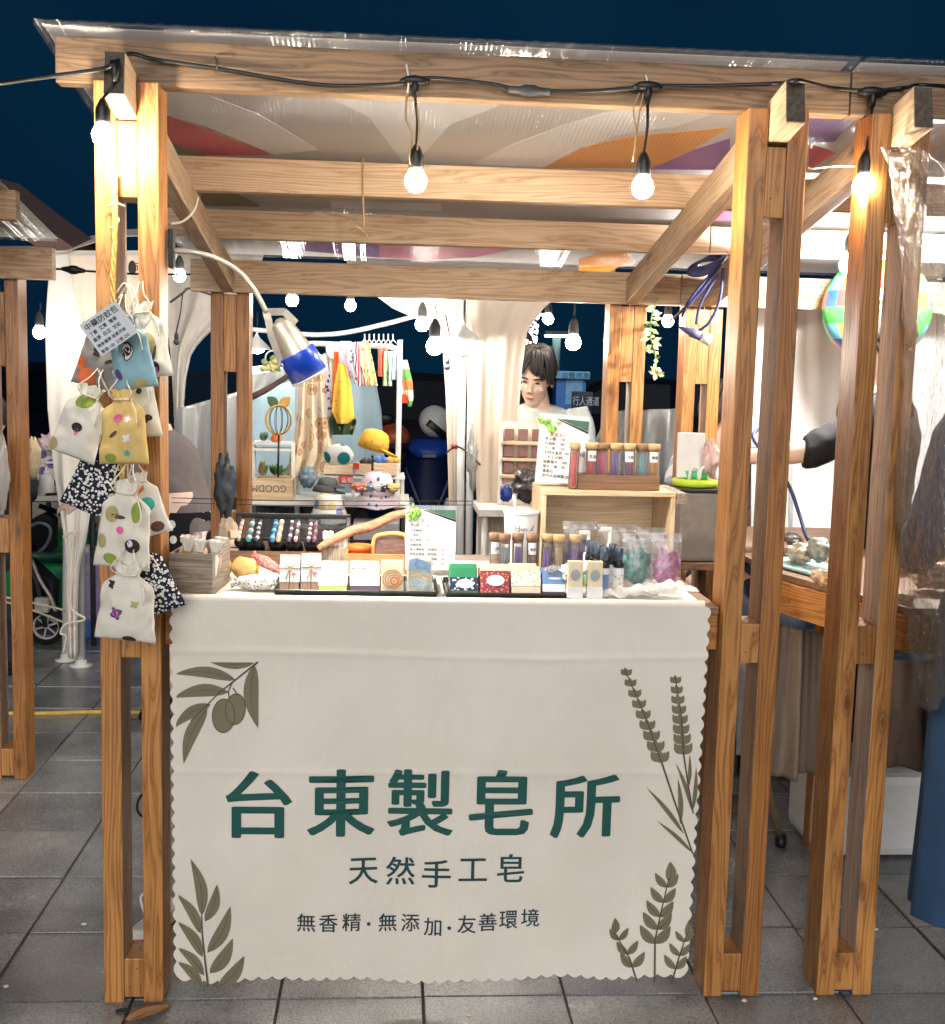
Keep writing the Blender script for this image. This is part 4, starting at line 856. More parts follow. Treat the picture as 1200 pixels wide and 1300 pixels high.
for k in range(5):
    px = 413+k*6.2; q = P(px, 706, .45); q.z = ZT
    t = thing('tied_sachet', 'small grey sachet standing at the right of the bracelet case, number %s from the left' % ('one', 'two', 'three', 'four', 'five')[k], 'sachet', q, 'grey sachets beside the bracelet case')
    b = B(); b.lathe([(.008, 0), (.01, .01), (.0085, .045), (.005, .052)], q, 10); b.obj('sachet_body', mat('sachet_grey', (150, 140, 126), .9), t)
    b = B(); b.lathe([(.0045, .05), (.008, .062), (.0075, .078), (.003, .08)], q+Vector((0, .008, .012 if k < 2 else -.006)), 10); b.obj('sachet_top', WRAP, t)
# price signs in clear stands
def price_sign(label, px0, px1, py0, py1, Y, lines, title=None, lean=-8, hw=.062, skew=0):
    w_, h_ = (px1-px0)*S(Y), (py1-py0)*S(Y); t = thing('price_sign', label, 'sign', (0, 0, 0))
    b = B(); b.box((0, .001, h_/2), (w_, .001, h_), bev=.0002); card = b.obj('card', PAPER, t)
    b = B(); b.box((0, .0035, h_*.53), (w_+.004, .002, h_*1.08)); b.box((0, .02, .001), (w_+.004, .045, .002)); b.obj('acrylic_stand', clear('acrylic', (240, 244, 246), .06, .03, .0), t)
    LAV = mat('sign_lilac', (216, 206, 224), .8, var=.03); GRNP = mat('sign_dark_green', (62, 98, 84), .8)
    b = B(); b.poly([(-w_*.15, -.0006, h_*1.0), (-w_*.15, -.0006, h_*.985), (w_/2, -.0006, h_*.80), (w_/2, -.0006, h_*.84)]); b.obj('printed_band', INK, card)
    b = B(); b.poly([(-w_*.2, -.0003, h_*.80), (w_/2, -.0003, h_*.80), (w_/2, -.0003, h_*.82), (-w_*.1, -.0003, h_*.985)]); b.obj('printed_band', LAV, card)
    b = B(); b.poly([(-w_*.12, -.0004, h_), (w_/2, -.0004, h_*.845), (w_/2, -.0004, h_)]); b.obj('printed_band', GRNP, card)
    for k in range(14):
        a, r_ = random.random()*6.28, random.random()*.028*w_/.13
        q = Vector((-w_*.34+r_*math.cos(a), -.003-.006*random.random(), h_*.93+r_*math.sin(a)*.9)); b = B(); d = Vector((math.cos(a), -.4, math.sin(a)))
        b.ball(q, .009*w_/.13, (1, .35, .8), 8, 5, M=Euler((random.random()*3, random.random()*3, random.random()*3)).to_matrix()); b.obj('leaf', mat('sprig_leaf', (136, 186, 84), .6, var=.25), t)
    if title: text('lettering', title, mat('red_ink', (206, 66, 70), .8), card, (-w_*.28, -.0008, h_*.72), (1, 0, 0), (0, 0, 1), height=h_*.068)
    n = len(lines); top = .66 if title else .72
    for k, s_ in enumerate(lines): text('lettering', s_, INK, card, (-w_*(.38 if title else .42), -.0008, h_*(top-(top-.04)*k/(n-.3))), (1, 0, 0), (0, 0, 1), height=h_*hw, bold=.008)
    t.location = P((px0+px1)/2, py1, Y); t.rotation_euler = (R(lean), R(skew), 0); return t
price_sign('white soap price list in a clear stand left of the tent curtain', 514, 578, 646, 724, .33, ('平安皂　　180', '左手香皂　150', '艾草皂　　150', '絲瓜蜜皂　120', '金盞花皂　150', '檜木薄荷皂（洗澡用）150', '紫草滋養皂（乾性肌）180', '洗手香皂（薄荷檸檬）120', '洗手香皂（茶樹油）　120'), hw=.05, lean=-5)
price_sign('incense price list with red heading in front of the man in white', 679, 742, 531, 614, .47, ('老山檀　190', '白鼠尾　180', '沉　香　150', '天然水晶皂 150', '（手工切割）', '祕魯聖木　350', '聖木一條　45', '擴香石', '室內水晶噴霧 250'), '能量系列～', hw=.058, lean=-7, skew=4)
# right crate standing on its side with tubes of incense on top
XC0, XC1 = P(688, 640, .36).x, P(858, 640, .36).x; zc1 = P(770, 624, .36).z
t = thing('wooden_crate', 'pale wooden crate standing on its side under the incense tubes', 'crate', ((XC0+XC1)/2, .4, ZT))
yb0, yb1 = .36, .58
lumber('top_board', (XC0, (yb0+yb1)/2, zc1-.006), (XC1, (yb0+yb1)/2, zc1-.006), yb1-yb0, .012, W_CRATE, t, bev=.0015)
lumber('base_board', (XC0, (yb0+yb1)/2, ZT+.007), (XC1, (yb0+yb1)/2, ZT+.007), yb1-yb0, .012, W_CRATE, t, bev=.0015)
for xx in (XC0+.006, XC1-.006): lumber('side_board', (xx, (yb0+yb1)/2, ZT+.014), (xx, (yb0+yb1)/2, zc1-.013), yb1-yb0, .012, W_CRATE, t, up=(1, 0, 0), bev=.0015)
lumber('back_board', (XC0+.013, yb1-.004, (ZT+zc1)/2), (XC1-.013, yb1-.004, (ZT+zc1)/2), .006, zc1-ZT-.03, W_CRATE, t, bev=.001)
for xx in (XC0+.02, ): lumber('corner_batten', (xx, yb0+.01, ZT+.016), (xx, yb0+.01, zc1-.014), .016, .014, W_CRATE, t, bev=.001)
lumber('corner_batten', (XC1+.012, yb0+.012, ZT+.003), (XC1+.012, yb0+.012, zc1-.002), .022, .022, W_GREY, t, bev=.001); lumber('handle_rail', (XC1+.014, yb0-.01, zc1-.014), (XC1+.014, yb1, zc1-.014), .026, .028, W_GREY, t, bev=.002); lumber('corner_batten', (XC1+.012, yb1-.014, ZT+.003), (XC1+.012, yb1-.014, zc1-.03), .022, .022, W_GREY, t, bev=.001)
CORK = mat('cork', (206, 172, 130), .85, var=.2, scale=300); CORKD = mat('cork_dark', (150, 118, 92), .85, var=.2, scale=300)
def tube_of_sticks(label, c, h, r, col, cork, tilt=(0, 0), lab=None, fill=.8):
    t = thing('incense_tube', label, 'tube', (0, 0, 0), 'corked glass tubes of incense')
    b = B(); b.lathe([(r*.1, 0), (r*.85, .001), (r, .004), (r, h*.86)], (0, 0, 0), 14, cap=False); b.obj('glass', GLASS, t)
    b = B(); b.lathe([(r*.86, h*.80), (r*.86, h*.86), (r*1.12, h*.861), (r*1.14, h*.99), (r*1.06, h)], (0, 0, 0), 18); b.obj('cork', cork, t)
    for k in range(11):
        a = k*2.4; q = r*.66*math.sqrt(k/11); b = B(); a2 = a+random.uniform(-.5, .5)
        b.tube([(q*math.cos(a), q*math.sin(a), .004), (q*math.cos(a2), q*math.sin(a2), h*fill)], .0014, 5); b.obj('stick', col, t)
    if lab:
        b = B(); b.grid(lambda u, v: (r*1.03*math.cos(-2.35+1.5*u), r*1.03*math.sin(-2.35+1.5*u), h*(.58+.24*v)), 9, 2); lb = b.obj('paper_label', PAPER, t)
        text('lettering', lab, INK, lb, (-r*.5, -r*1.06, h*.66), (1, 0, 0), (0, 0, 1), height=r*.6, bold=.01)
    t.location = c; t.rotation_euler = (R(tilt[0]), R(tilt[1]), random.uniform(-.2, .2)); return t
STK = {k: mat('stick_'+k, v, .8, var=.25, scale=80) for k, v in dict(red=(246, 92, 96), pink=(232, 88, 146), violet=(112, 76, 186), plum=(140, 70, 132), teal=(150, 204, 216), tan=(222, 158, 92), lilac=(172, 130, 214), sand=(232, 200, 156), grey=(160, 172, 180), brown=(176, 124, 92)).items()}
YT = .43; zt = zc1
hb0, hb1 = P(734, 600, YT-.03).x, P(838, 600, YT-.03).x
t = thing('tube_holder', 'walnut block holding six tubes of coloured incense on the crate', 'holder', ((hb0+hb1)/2, YT, zt))
lumber('front_board', (hb0, YT-.03, zt+.02), (hb1, YT-.03, zt+.02), .008, .038, W_WALNUT, t, bev=.0015); lumber('back_board', (hb0, YT+.03, zt+.02), (hb1, YT+.03, zt+.02), .008, .038, W_WALNUT, t, bev=.0015)
for xx in (hb0+.004, hb1-.004): lumber('end_board', (xx, YT-.0255, zt+.0195), (xx, YT+.0255, zt+.0195), .008, .036, W_WALNUT, t, bev=.0012)
lumber('base_board', (hb0+.009, YT, zt+.004), (hb1-.009, YT, zt+.004), .05, .006, W_WALNUT, t, bev=.001)
th = (612-557)*S(YT)
for px, col, cork, lab, nm in ((750, 'red', CORK, '乳香', 'red'), (765, 'pink', CORKD, None, 'pink'), (781, 'violet', CORK, None, 'violet'), (799, 'plum', CORK, '沉香', 'plum'), (815, 'teal', CORKD, None, 'blue grey'), (830, 'tan', CORK, '檀香', 'tan')):
    tube_of_sticks('corked glass tube of %s incense sticks in the walnut holder' % nm, (P(px, 600, YT).x, YT+random.uniform(-.004, .004), zt+.008), th, .0155, STK[col], cork, (0, random.uniform(-1.5, 1.5)), lab)
tube_of_sticks('single corked tube of red incense standing left of the walnut holder', (P(727, 618, .40).x, .40, zt+.001), (618-558)*S(.4), .013, STK['red'], CORK, (0, 2))
q = P(738, 615, .46); q.z = zt+.001
tube_of_sticks('empty looking clear tube behind the single red incense tube', q, .10, .012, STK['grey'], mat('white_cap', (226, 228, 232), .5), (0, -3), fill=.3)
th2 = (743-680)*S(.24)
for px, col, cork, lab, nm in ((623, 'sand', CORKD, '艾草', 'at the far left of the front row'), (634, 'grey', CORKD, None, 'second from left in the front row'), (650, 'lilac', CORKD, None, 'third from left in the front row'), (668, 'brown', CORKD, '檀香', 'in the middle of the front row'), (684, 'lilac', CORK, None, 'third from right in the front row'), (700, 'sand', CORK, None, 'second from right in the front row'), (716, 'lilac', CORK, None, 'at the far right of the front row')):
    q = ground_at(px, 727); tube_of_sticks('corked incense tube '+nm+' behind the soap tray', (q.x, .245+random.uniform(0, .02), ZT), th2, .0135, STK[col], cork, (0, random.uniform(-2, 2)), lab, .72)
# white paper cup with straw
q = ground_at(662, 700); q.y = .40; q.x = P(661, 690, .40).x; q.z = ZT
t = thing('paper_cup', 'white paper cup with black print and a straw behind the incense tubes', 'cup', q); h_ = P(661, 650, .4).z-ZT
b = B(); b.lathe([(.036, 0), (.037, .002), (.0455, h_-.006), (.0455, h_)], q, 28); b.obj('cup_body', PAPER, t)
b = B(); b.lathe([(.0445, h_-.004), (.0485, h_-.003), (.0485, h_+.003), (.046, h_+.006), (.005, h_+.005)], q, 28); b.obj('lid', mat('cup_lid', (240, 240, 240), .3), t)
b = B(); b.tube([q+Vector((-.015, 0, h_+.003)), q+Vector((-.022, -.004, h_+.045))], .004, 10); b.obj('straw', mat('straw_white', (226, 232, 240), .4), t)
for k, (s_, a) in enumerate((('日', -1.95), ('AIO', -1.6), ('安', -1.1))):
    r_ = .0452; text('print', s_, INK, t, q+Vector((r_*math.cos(a)-.006, r_*math.sin(a)-.0005, h_*.72)), (-math.sin(a), math.cos(a), 0), (0, 0, 1), height=.018 if k != 1 else .011, bold=.01)
# zip bags of coloured salts
def zip_bag(label, px0, px1, py0, py1, Y, col, fillh=.72, lean=-6, shape=1.0, skew=0, tagtxt=None):
    w_, h_ = (px1-px0)*S(Y), (py1-py0)*S(Y); t = thing('zip_bag', label, 'bag', (0, 0, 0), 'clear zip bags on the counter right side'); film = clear('zip_film', (236, 236, 238), .06, .14, .13, .35, 40)
    def fn(sg):
        def f(u, v):
            x = w_*(u-.5); bul = math.sin(math.pi*u)**.7*math.sin(math.pi*min(1, v*.98))**.6*(1-.35*v)
            return (x, sg*(.001+.017*bul)+.002*mnoise.noise(Vector((u*6, v*6, sg))), h_*v)
        return f
    b = B(); b.grid(fn(-1), 24, 24); b.grid(fn(1), 24, 24); b.obj('film', film, t)
    b = B()
    for v in (.86, .885): b.box((0, -.002, h_*v), (w_*.98, .003, .0022))
    b.obj('zip_seal', mat('zip_white', (228, 228, 230), .5), t)
    if col:
        b = B()
        def g(u, v):
            a = u*6.2832; ph = v*math.pi; r_ = math.sin(ph); p = Vector((math.cos(a)*r_*w_*.44*(1 if shape else .8), math.sin(a)*r_*.0125, -math.cos(ph)*h_*fillh*.46+h_*fillh*.52)); k = mnoise.noise(p*55+Vector((px0, 0, 0)))
            k2 = mnoise.noise(p*140); p.x *= 1+.26*k+.12*k2; p.z += .12*h_*k*(1 if v > .45 else .3)+.02*h_*k2; p.y *= 1+.5*k2; return p
        b.grid(g, 37, 25); b.obj('contents', col, t, weld=True)
    if tagtxt: text('lettering', tagtxt, INK, t, (-.006, -.006, h_*.92), (1, 0, 0), (0, 0, 1), height=.009)
    t.location = P((px0+px1)/2, py1, Y); t.location.z = max(ZT, t.location.z); t.rotation_euler = (R(lean), R(skew), 0); return t
def cry(n, c): return mat(n, c, .45, var=.55, scale=90, bump=.8, bscale=150, bdist=.004)
zip_bag('clear zip bag of violet salt behind the sprays', 713, 757, 660, 728, .30, cry('salt_violet', (112, 104, 178)))
zip_bag('clear zip bag of white paper sachets beside the violet bag', 757, 808, 664, 730, .31, cry('salt_white', (226, 222, 220)), .6)
zip_bag('clear zip bag with a white folded slip next to the crate side', 806, 844, 668, 728, .32, cry('salt_pale', (232, 226, 214)), .5)
zip_bag('clear zip bag of green salt', 788, 828, 682, 752, .20, cry('salt_green', (78, 150, 142)), .76, tagtxt='45')
zip_bag('clear zip bag of pink salt by the right post', 824, 865, 680, 752, .19, cry('salt_pink', (196, 112, 168)), .74, tagtxt='62')
# spray bottles
SPB = mat('spray_body', (232, 234, 238), .3, var=.03); SPC = mat('spray_cap_clear', (74, 88, 106), .2, var=.1, coat=.4)
def spray(label, px, py, Y, h=.118, r=.0125, tall=False):
    q = P(px, py, Y); q.z = ZT; t = thing('spray_bottle', label, 'bottle', q, 'white spray bottles by the crate')
    b = B(); b.lathe([(r*.92, 0), (r, .003), (r, h*.55), (r*.9, h*.6)], q, 16); bd = b.obj('bottle_body', SPB, t)
    if tall:
        b = B(); b.lathe([(r*.5, h*.6), (r*.5, h*.72), (r*.35, h*.74), (r*.35, h*.98), (r*.2, h)], q, 12); b.box(q+Vector((-.01, 0, h*.97)), (.026, .01, .01), bev=.002); b.obj('pump_head', WHITE, t)
    else:
        b = B(); b.lathe([(r*1.02, h*.585), (r*1.02, h*.7), (r*.8, h*.715)], q, 16); b.obj('collar', BLACK, t)
        b = B(); b.lathe([(r*.86, h*.716), (r*.82, h*.98), (r*.7, h)], q, 16); b.obj('cap', SPC, t)
    b = B(); b.grid(lambda u, v: (q.x+r*1.02*math.cos(-2.5+1.9*u), q.y+r*1.02*math.sin(-2.5+1.9*u), q.z+h*(.1+.36*v)), 11, 2); b.obj('bottle_label', FLB if px > 770 else BLB, t)
for a in (('white spray bottle with dark cap, nearest the counter edge on the left', 766, 756, .075), ('white spray bottle with dark cap beside the green salt bag', 784, 755, .08), ('white spray bottle second in the left file', 758, 752, .115), ('white spray bottle third in the left file', 753, 750, .15), ('white spray bottle last in the left file', 748, 748, .185), ('white spray bottle behind the right front one', 776, 750, .13)): spray(*a)
spray('tall white pump bottle behind the dark capped sprays, right', 772, 742, .22, .145, .012, True); spray('tall white pump bottle behind the dark capped sprays, left', 745, 742, .22, .135, .012, True)
def crumple(label, px0, px1, py0, py1, Y, mt, name='paper_sachet', cat='sachet', amp=.25, dp=.05):
    c = P((px0+px1)/2, py1, Y); w_, h_ = (px1-px0)*S(Y), (py1-py0)*S(Y); b = B(); c.z = max(c.z, ZT+h_*.0)
    def f(u, v):
        a = u*6.2832; ph = v*math.pi; p = Vector((math.cos(a)*math.sin(ph), math.sin(a)*math.sin(ph), -math.cos(ph))); k = 1+amp*mnoise.noise(p*2.3+c*50)+amp*.6*mnoise.noise(p*6+c*20)
        return c+Vector((p.x*w_/2*k, p.y*dp/2*k, (p.z*.5*k+.5)*h_))
    b.grid(f, 37, 25); return tag(b.obj(name, mt, None, weld=True), label, cat)
WCR = dots('white_leaf_print', (236, 234, 232), (90, 92, 96), 140, .2, .8)
crumple('crumpled white print sachet on the boxed soaps', 712, 738, 716, 734, .06, WCR, amp=.5); crumple('clear wrapped white sachet on the blue box', 692, 712, 718, 730, .09, clear('wrap_film', (240, 240, 242), .15, .1, .3, .6, 70), amp=.5)
crumple('white print sachet between the boxed soaps and the sprays', 738, 762, 712, 735, .08, WCR, amp=.5); crumple('small green soap between the two boxed soaps', 738, 747, 728, 744, .045, mat('mint_soap', (176, 222, 180), .5), 'soap_bar', 'soap', .1, .02)
# flat clear bags at the right counter end
t = thing('plastic_bag', 'pile of flat clear plastic bags at the right end of the counter', 'plastic bags', P(830, 768, .05))
for k in range(3):
    xa, xb = P(766+k*26, 768, .03).x, P(840+k*24, 768, .03).x
    b = B(); b.grid(lambda u, v: (xa+(xb-xa)*u, .02+.085*v+.012*u, ZT+.006+.008*k+.03*(.5+mnoise.noise(Vector((u*5+k*7, v*4, k))))*math.sin(math.pi*min(1, v+.15))*math.sin(math.pi*min(.95, u+.1))), 30, 18); b.obj('bag_sheet', clear('bag_plastic', (246, 246, 248), .2, .15, .85, .8, 45), t)
# ================================================================== people
def fuse(b, name, mt, parent, voxel=.009, smooth_=3):
    bmesh.ops.recalc_face_normals(b.bm, faces=b.bm.faces)
    me = bpy.data.meshes.new('tmp'); b.bm.to_mesh(me); b.bm.free(); o = bpy.data.objects.new('tmp', me)
    m_ = o.modifiers.new('r', 'REMESH'); m_.mode = 'VOXEL'; m_.voxel_size = voxel
    m_ = o.modifiers.new('s', 'SMOOTH'); m_.iterations = smooth_; m_.factor = .5
    r_ = evaluated(o); bpy.data.objects.remove(o); bpy.data.meshes.remove(me)
    r_.polygons.foreach_set('use_smooth', [True]*len(r_.polygons)); r_.materials.clear(); r_.materials.append(mt); r_.name = name
    o = bpy.data.objects.new(name, r_); COL.objects.link(o); o.parent = parent; WO[o.name] = Vector(); return o
SKIN = mat('skin', (240, 206, 186), .5, var=.05, scale=40, sss=.15); HAIR = mat('dark_hair', (52, 45, 45), .6, var=.45, scale=120)
def human(label, loc, rotz, shirt, pants, J=None, head_rot=(0, 0, 0), k=1.0, sleeve=.55, hair='short', skirt=False, voxel=.009, coat=False, shoes=None):
    D = dict(pel=(0, 0, .95), waist=(0, .0, 1.08), chest=(0, 0, 1.27), neck=(0, .005, 1.43), head=(0, -.02, 1.58), shL=(-.175, 0, 1.38), shR=(.175, 0, 1.38), elL=(-.225, .0, 1.12), elR=(.225, .0, 1.12), wrL=(-.235, -.06, .89), wrR=(.235, -.06, .89), hiL=(-.085, 0, .92), hiR=(.085, 0, .92), knL=(-.09, -.02, .49), knR=(.09, -.02, .49), anL=(-.09, .02, .08), anR=(.09, .02, .08))
    if J: D.update(J)
    D = {a: Vector(v) for a, v in D.items()}
    t = thing('person', label, 'person', (0, 0, 0)); HR = Euler([R(v) for v in head_rot]).to_matrix(); hc = D['head']
    def H(x, y, z): return hc+HR @ Vector((x, y, z))
    b = B()
    b.ball(H(0, .012, .03), .1, (.76, .93, .92), 20, 14, HR); b.ball(H(0, -.02, -.035), .08, (.74, .86, .98), 18, 12, HR); b.ball(H(0, -.048, -.09), .034, (1.05, .9, .8), 12, 8, HR)
    b.tube([H(0, -.078, .018), H(0, -.098, -.018), H(0, -.106, -.03)], [.007, .011, .013], 8); b.ball(H(-.012, -.094, -.033), .0085, seg=8, rings=6); b.ball(H(.012, -.094, -.033), .0085, seg=8, rings=6)
    b.ball(H(0, -.079, -.063), .018, (1.1, .6, .5), 10, 6, HR)
    for s_ in (-1, 1):
        b.ball(H(s_*.079, .012, -.005), .026, (.4, .75, 1.2), 10, 8, HR); b.ball(H(s_*.036, -.066, -.02), .024, (1.1, .8, .8), 10, 8, HR); b.ball(H(s_*.032, -.078, .03), .016, (1.4, .6, .5), 10, 6, HR)
    b.tube([D['chest']+Vector((0, 0, .1)), D['neck'], H(0, .02, -.06)], [.06, .056, .054], 14)
    X = (D['shR']-D['shL']).normalized(); up = (D['neck']-D['pel']).normalized(); Yv = up.cross(X).normalized()
    def torso(b, g, lo='pel', z0_=0.0):
        b.loft([(D['pel']-up*(.09+z0_), .15+g, .105+g, X, Yv), (D['pel'], .158+g, .11+g, X, Yv), (D['waist'], .138+g, .098+g, X, Yv), (D['chest'], .162+g, .115+g, X, Yv), (D['chest']+(D['neck']-D['chest'])*.62, .165+g, .09+g, X, Yv), (D['chest']+(D['neck']-D['chest'])*.86, .115+g, .07+g, X, Yv), (D['neck']-up*.004, .068+g*.6, .06+g*.6, X, Yv)], 24)
    torso(b, -.004)
    for s_ in 'LR':
        sh, el, wr = D['sh'+s_], D['el'+s_], D['wr'+s_]
        b.tube([sh-(el-sh)*.08, sh+(el-sh)*.15, (sh+el)/2, el, el+(wr-el)*.3, wr], [.042, .05, .043, .038, .04, .027], 12)
        d = (wr-el).normalized(); sd_ = d.cross(Vector((0, -1, 0.2))).normalized(); nrm = d.cross(sd_)
        pc = wr+d*.045; b.loft([(wr, .024, .018, sd_, nrm), (wr+d*.03, .036, .016, sd_, nrm), (wr+d*.085, .04, .013, sd_, nrm)], 12)
        for f in range(4):
            o = (f-1.5)*.0195; L = (.062, .072, .068, .052)[f]; p0 = wr+d*.08+sd_*o
            b.tube([p0, p0+d*L*.45+nrm*.006, p0+d*L*.8+nrm*.018, p0+d*L*.95+nrm*.028], [.0095, .009, .0085, .0075], 8)
        b.tube([wr+d*.02+sd_*-.026, wr+d*.05+sd_*-.048+nrm*.01, wr+d*.078+sd_*-.055+nrm*.02], [.012, .0105, .009], 8)
        hi, kn, an = D['hi'+s_], D['kn'+s_], D['an'+s_]
        b.tube([hi+Vector((0, 0, .04)), hi, (hi+kn)/2, kn, kn+(an-kn)*.3, an, an-Vector((0, 0, .04))], [.08, .085, .07, .052, .055, .036, .035], 14)
        b.loft([(an+Vector((0, .05, -.06)), .032, .02, (1, 0, 0), (0, 0, 1)), (an+Vector((0, 0, -.05)), .04, .03, (1, 0, 0), (0, 0, 1)), (an+Vector((0, -.1, -.06)), .045, .02, (1, 0, 0), (0, 0, 1)), (an+Vector((0, -.15, -.065)), .03, .012, (1, 0, 0), (0, 0, 1))], 12)
    fuse(b, 'body', SKIN, t, voxel, 4)
    b = B(); torso(b, .012, z0_=.02)
    for s_ in 'LR':
        sh, el, wr = D['sh'+s_], D['el'+s_], D['wr'+s_]
        pts = [sh-(el-sh)*.12, sh+(el-sh)*.12, sh+(el-sh)*min(1, sleeve*.7), sh+(el-sh)*min(1, sleeve)]; rd = [.055, .066, .059, .057]
        if sleeve > 1: pts = [sh-(el-sh)*.12, sh+(el-sh)*.12, sh+(el-sh)*.6, el, el+(wr-el)*(sleeve-1)*.5, el+(wr-el)*(sleeve-1)]; rd = [.055, .066, .06, .056, .056, .054]
        b.tube(pts, rd, 14)
    o = fuse(b, 'shirt' if not coat else 'raincoat', shirt, t, voxel, 3)
    ns_ = [v.normal.copy() for v in o.data.vertices]
    o.data.vertices.foreach_set('co', [c for v, n_ in zip(o.data.vertices, ns_) for c in (v.co+n_*(.010*mnoise.noise(v.co*9)+.006*mnoise.noise(v.co*22+Vector((3, 0, 0)))))])
    b = B()
    if skirt or coat:
        def sk(u, v):
            a = u*6.2832; r_ = 1+(.35 if not coat else .12)*v+(.07*math.sin(a*7)+.04*math.sin(a*13+1))*v; zz = D['pel'].z+.02-v*(D['pel'].z-(.38 if not coat else .27)); return (D['pel'].x*(1-v)+math.cos(a)*.168*r_, D['pel'].y*(1-v)+math.sin(a)*.13*r_, zz)
        b.grid(sk, 60, 20); b.obj('skirt' if not coat else 'coat_skirt', pants, t)
    else:
        b.loft([(D['pel']+up*.06, .152, .108, X, Yv), (D['pel'], .168, .12, X, Yv), (D['pel']-up*.1, .162, .115, X, Yv)], 22)
        for s_ in 'LR':
            hi, kn, an = D['hi'+s_], D['kn'+s_], D['an'+s_]; b.tube([hi+Vector((0, 0, .03)), hi-Vector((0, 0, .05)), (hi+kn)/2, kn, (kn+an)/2, an+Vector((0, 0, -.01))], [.085, .095, .083, .068, .064, .06], 14)
        o = fuse(b, 'trousers', pants, t, voxel*1.2, 3)
    for s_ in 'LR':
        an = D['an'+s_]; b = B(); b.loft([(an+Vector((0, .06, -.05)), .035, .03, (1, 0, 0), (0, 0, 1)), (an+Vector((0, .02, -.035)), .045, .045, (1, 0, 0), (0, 0, 1)), (an+Vector((0, -.1, -.05)), .05, .03, (1, 0, 0), (0, 0, 1)), (an+Vector((0, -.17, -.06)), .034, .018, (1, 0, 0), (0, 0, 1))], 14); b.obj('shoe', shoes or BLACK, t)
    for s_ in (-1, 1):
        b = B(); b.ball(H(s_*.031, -.083, .012), .0105, (1.15, .5, .42), 10, 6, HR); e = b.obj('eye', mat('eye_dark', (38, 28, 26), .25), t)
        b = B(); b.tube([H(s_*.013, -.093, .031), H(s_*.031, -.094, .037), H(s_*.05, -.083, .031)], [.0028, .0036, .002], 6); b.obj('eyebrow', HAIR, t)
    b = B(); b.ball(H(0, -.0905, -.062), .019, (1.05, .28, .26), 12, 6, HR); b.obj('mouth', mat('lips', (190, 112, 104), .5), t)
    b = B(); rh = random.Random(int(loc[0]*1000) if loc else 1); rows_n = 150 if hair != 'long' else 150
    b.ball(H(0, .028, .052), .104, (.80, .90, .84), 18, 12, HR, .12, 4)
    for i in range(rows_n):
        a = rh.uniform(0, 6.283); back = math.sin(a) > -.35
        st = H(.02*math.cos(a), .02+.02*math.sin(a), .142+rh.uniform(-.006, .004)); L = .10 if hair != 'long' else .24
        rx, ry = .082*math.cos(a), .098*math.sin(a)+.012
        if hair == 'short' and not back: sg_ = 1 if rx > -.012 else -1; e2 = H(rx*1.08+.006*sg_, ry*1.06, .088+rh.uniform(-.006, .01)); e3 = H(rx*1.02+sg_*.022+rh.uniform(-.008, .008), ry*1.02, .060-.055*min(1, abs(rx)/.07)+rh.uniform(-.014, .016))
        else: e2 = H(rx*1.04, ry*1.03, .07); e3 = H(rx*.96+rh.uniform(-.012, .012), ry*.98, .13-L+rh.uniform(-.025, .02))
        m1_ = H(rx*.62+rh.uniform(-.012, .012), ry*.62, .138+rh.uniform(-.002, .016)); b.tube(smooth([st, m1_, e2, e3], 3), [rh.uniform(.006, .009)]*3+[.0085]*3+[.0075]*2+[.006, .0022], 6)
    hr_ = b.obj('hair', HAIR, t)
    t.location = loc; t.rotation_euler = (0, 0, R(rotz)); t.scale = (k, k, k); return t

# ================================================================== the man behind, his shelf and the tents
TEE = mat('white_tee', (224, 232, 226), .85, var=.05, bump=.3, bscale=200)
pm_ = P(680, 482, 2.75); kk = .97
hz = pm_.z/kk
human('person in a white shirt with dark fringe looking down behind the stall', (pm_.x+.02, 2.78, 0), -8, TEE, mat('dark_jeans', (40, 46, 60), .9), dict(head=(-.015, -.065, hz-.0), neck=(0, -.015, hz-.118), chest=(0, 0, hz-.27), shL=(-.19, 0, hz-.16), shR=(.19, 0, hz-.16), waist=(0, .03, hz-.5), pel=(0, .04, hz-.64), elL=(-.24, -.03, hz-.42), elR=(.25, -.03, hz-.42), wrL=(-.17, -.22, hz-.55), wrR=(.18, -.22, hz-.55), hiL=(-.085, .04, hz-.68), hiR=(.085, .04, hz-.68), knL=(-.09, .0, .46), knR=(.09, .0, .46)), (18, 6, -12), kk, .7, voxel=.0055)
# shelf of soap samples in front of him
YS = 2.35; sx0, sx1 = P(636, 580, YS).x, P(694, 580, YS).x
t = thing('shelf', 'small white stepped shelf of brown soap samples behind the price list', 'shelf', ((sx0+sx1)/2, YS, P(660, 620, YS).z))
zs = [P(660, y, YS).z for y in (562, 583, 604, 618)]
for z in zs: lumber('shelf_board', (sx0, YS, z), (sx1, YS, z), .06, .012, W_CRATE, t, bev=.001)
for xx in (sx0, sx1): lumber('shelf_side', (xx, YS+.02, P(660, 640, YS).z), (xx, YS+.02, P(660, 545, YS).z), .012, .05, WHITE, t, up=(0, 1, 0), bev=.001)
b = B(); b.box(((sx0+sx1)/2, YS+.05, P(660, 590, YS).z), (sx1-sx0+.01, .006, .36)); b.obj('back_panel', mat('shelf_back', (232, 220, 200), .8), t)
CHOC = mat('brown_soap', (122, 82, 76), .6, var=.15)
for r_, z in enumerate(zs[:3]):
    for c in range(3):
        x = sx0+(sx1-sx0)*(.17+.3*c); b = B(); b.box((x, YS-.004, z+.034), (.040, .018, .048), (R(-10), 0, 0), bev=.002); tag(b.obj('soap_sample', CHOC), 'brown soap sample, %s on the %s board of the white stepped shelf' % (('left', 'middle', 'right')[c], ('top', 'second', 'third')[r_]), 'soap', 'brown soap samples on the stepped shelf')
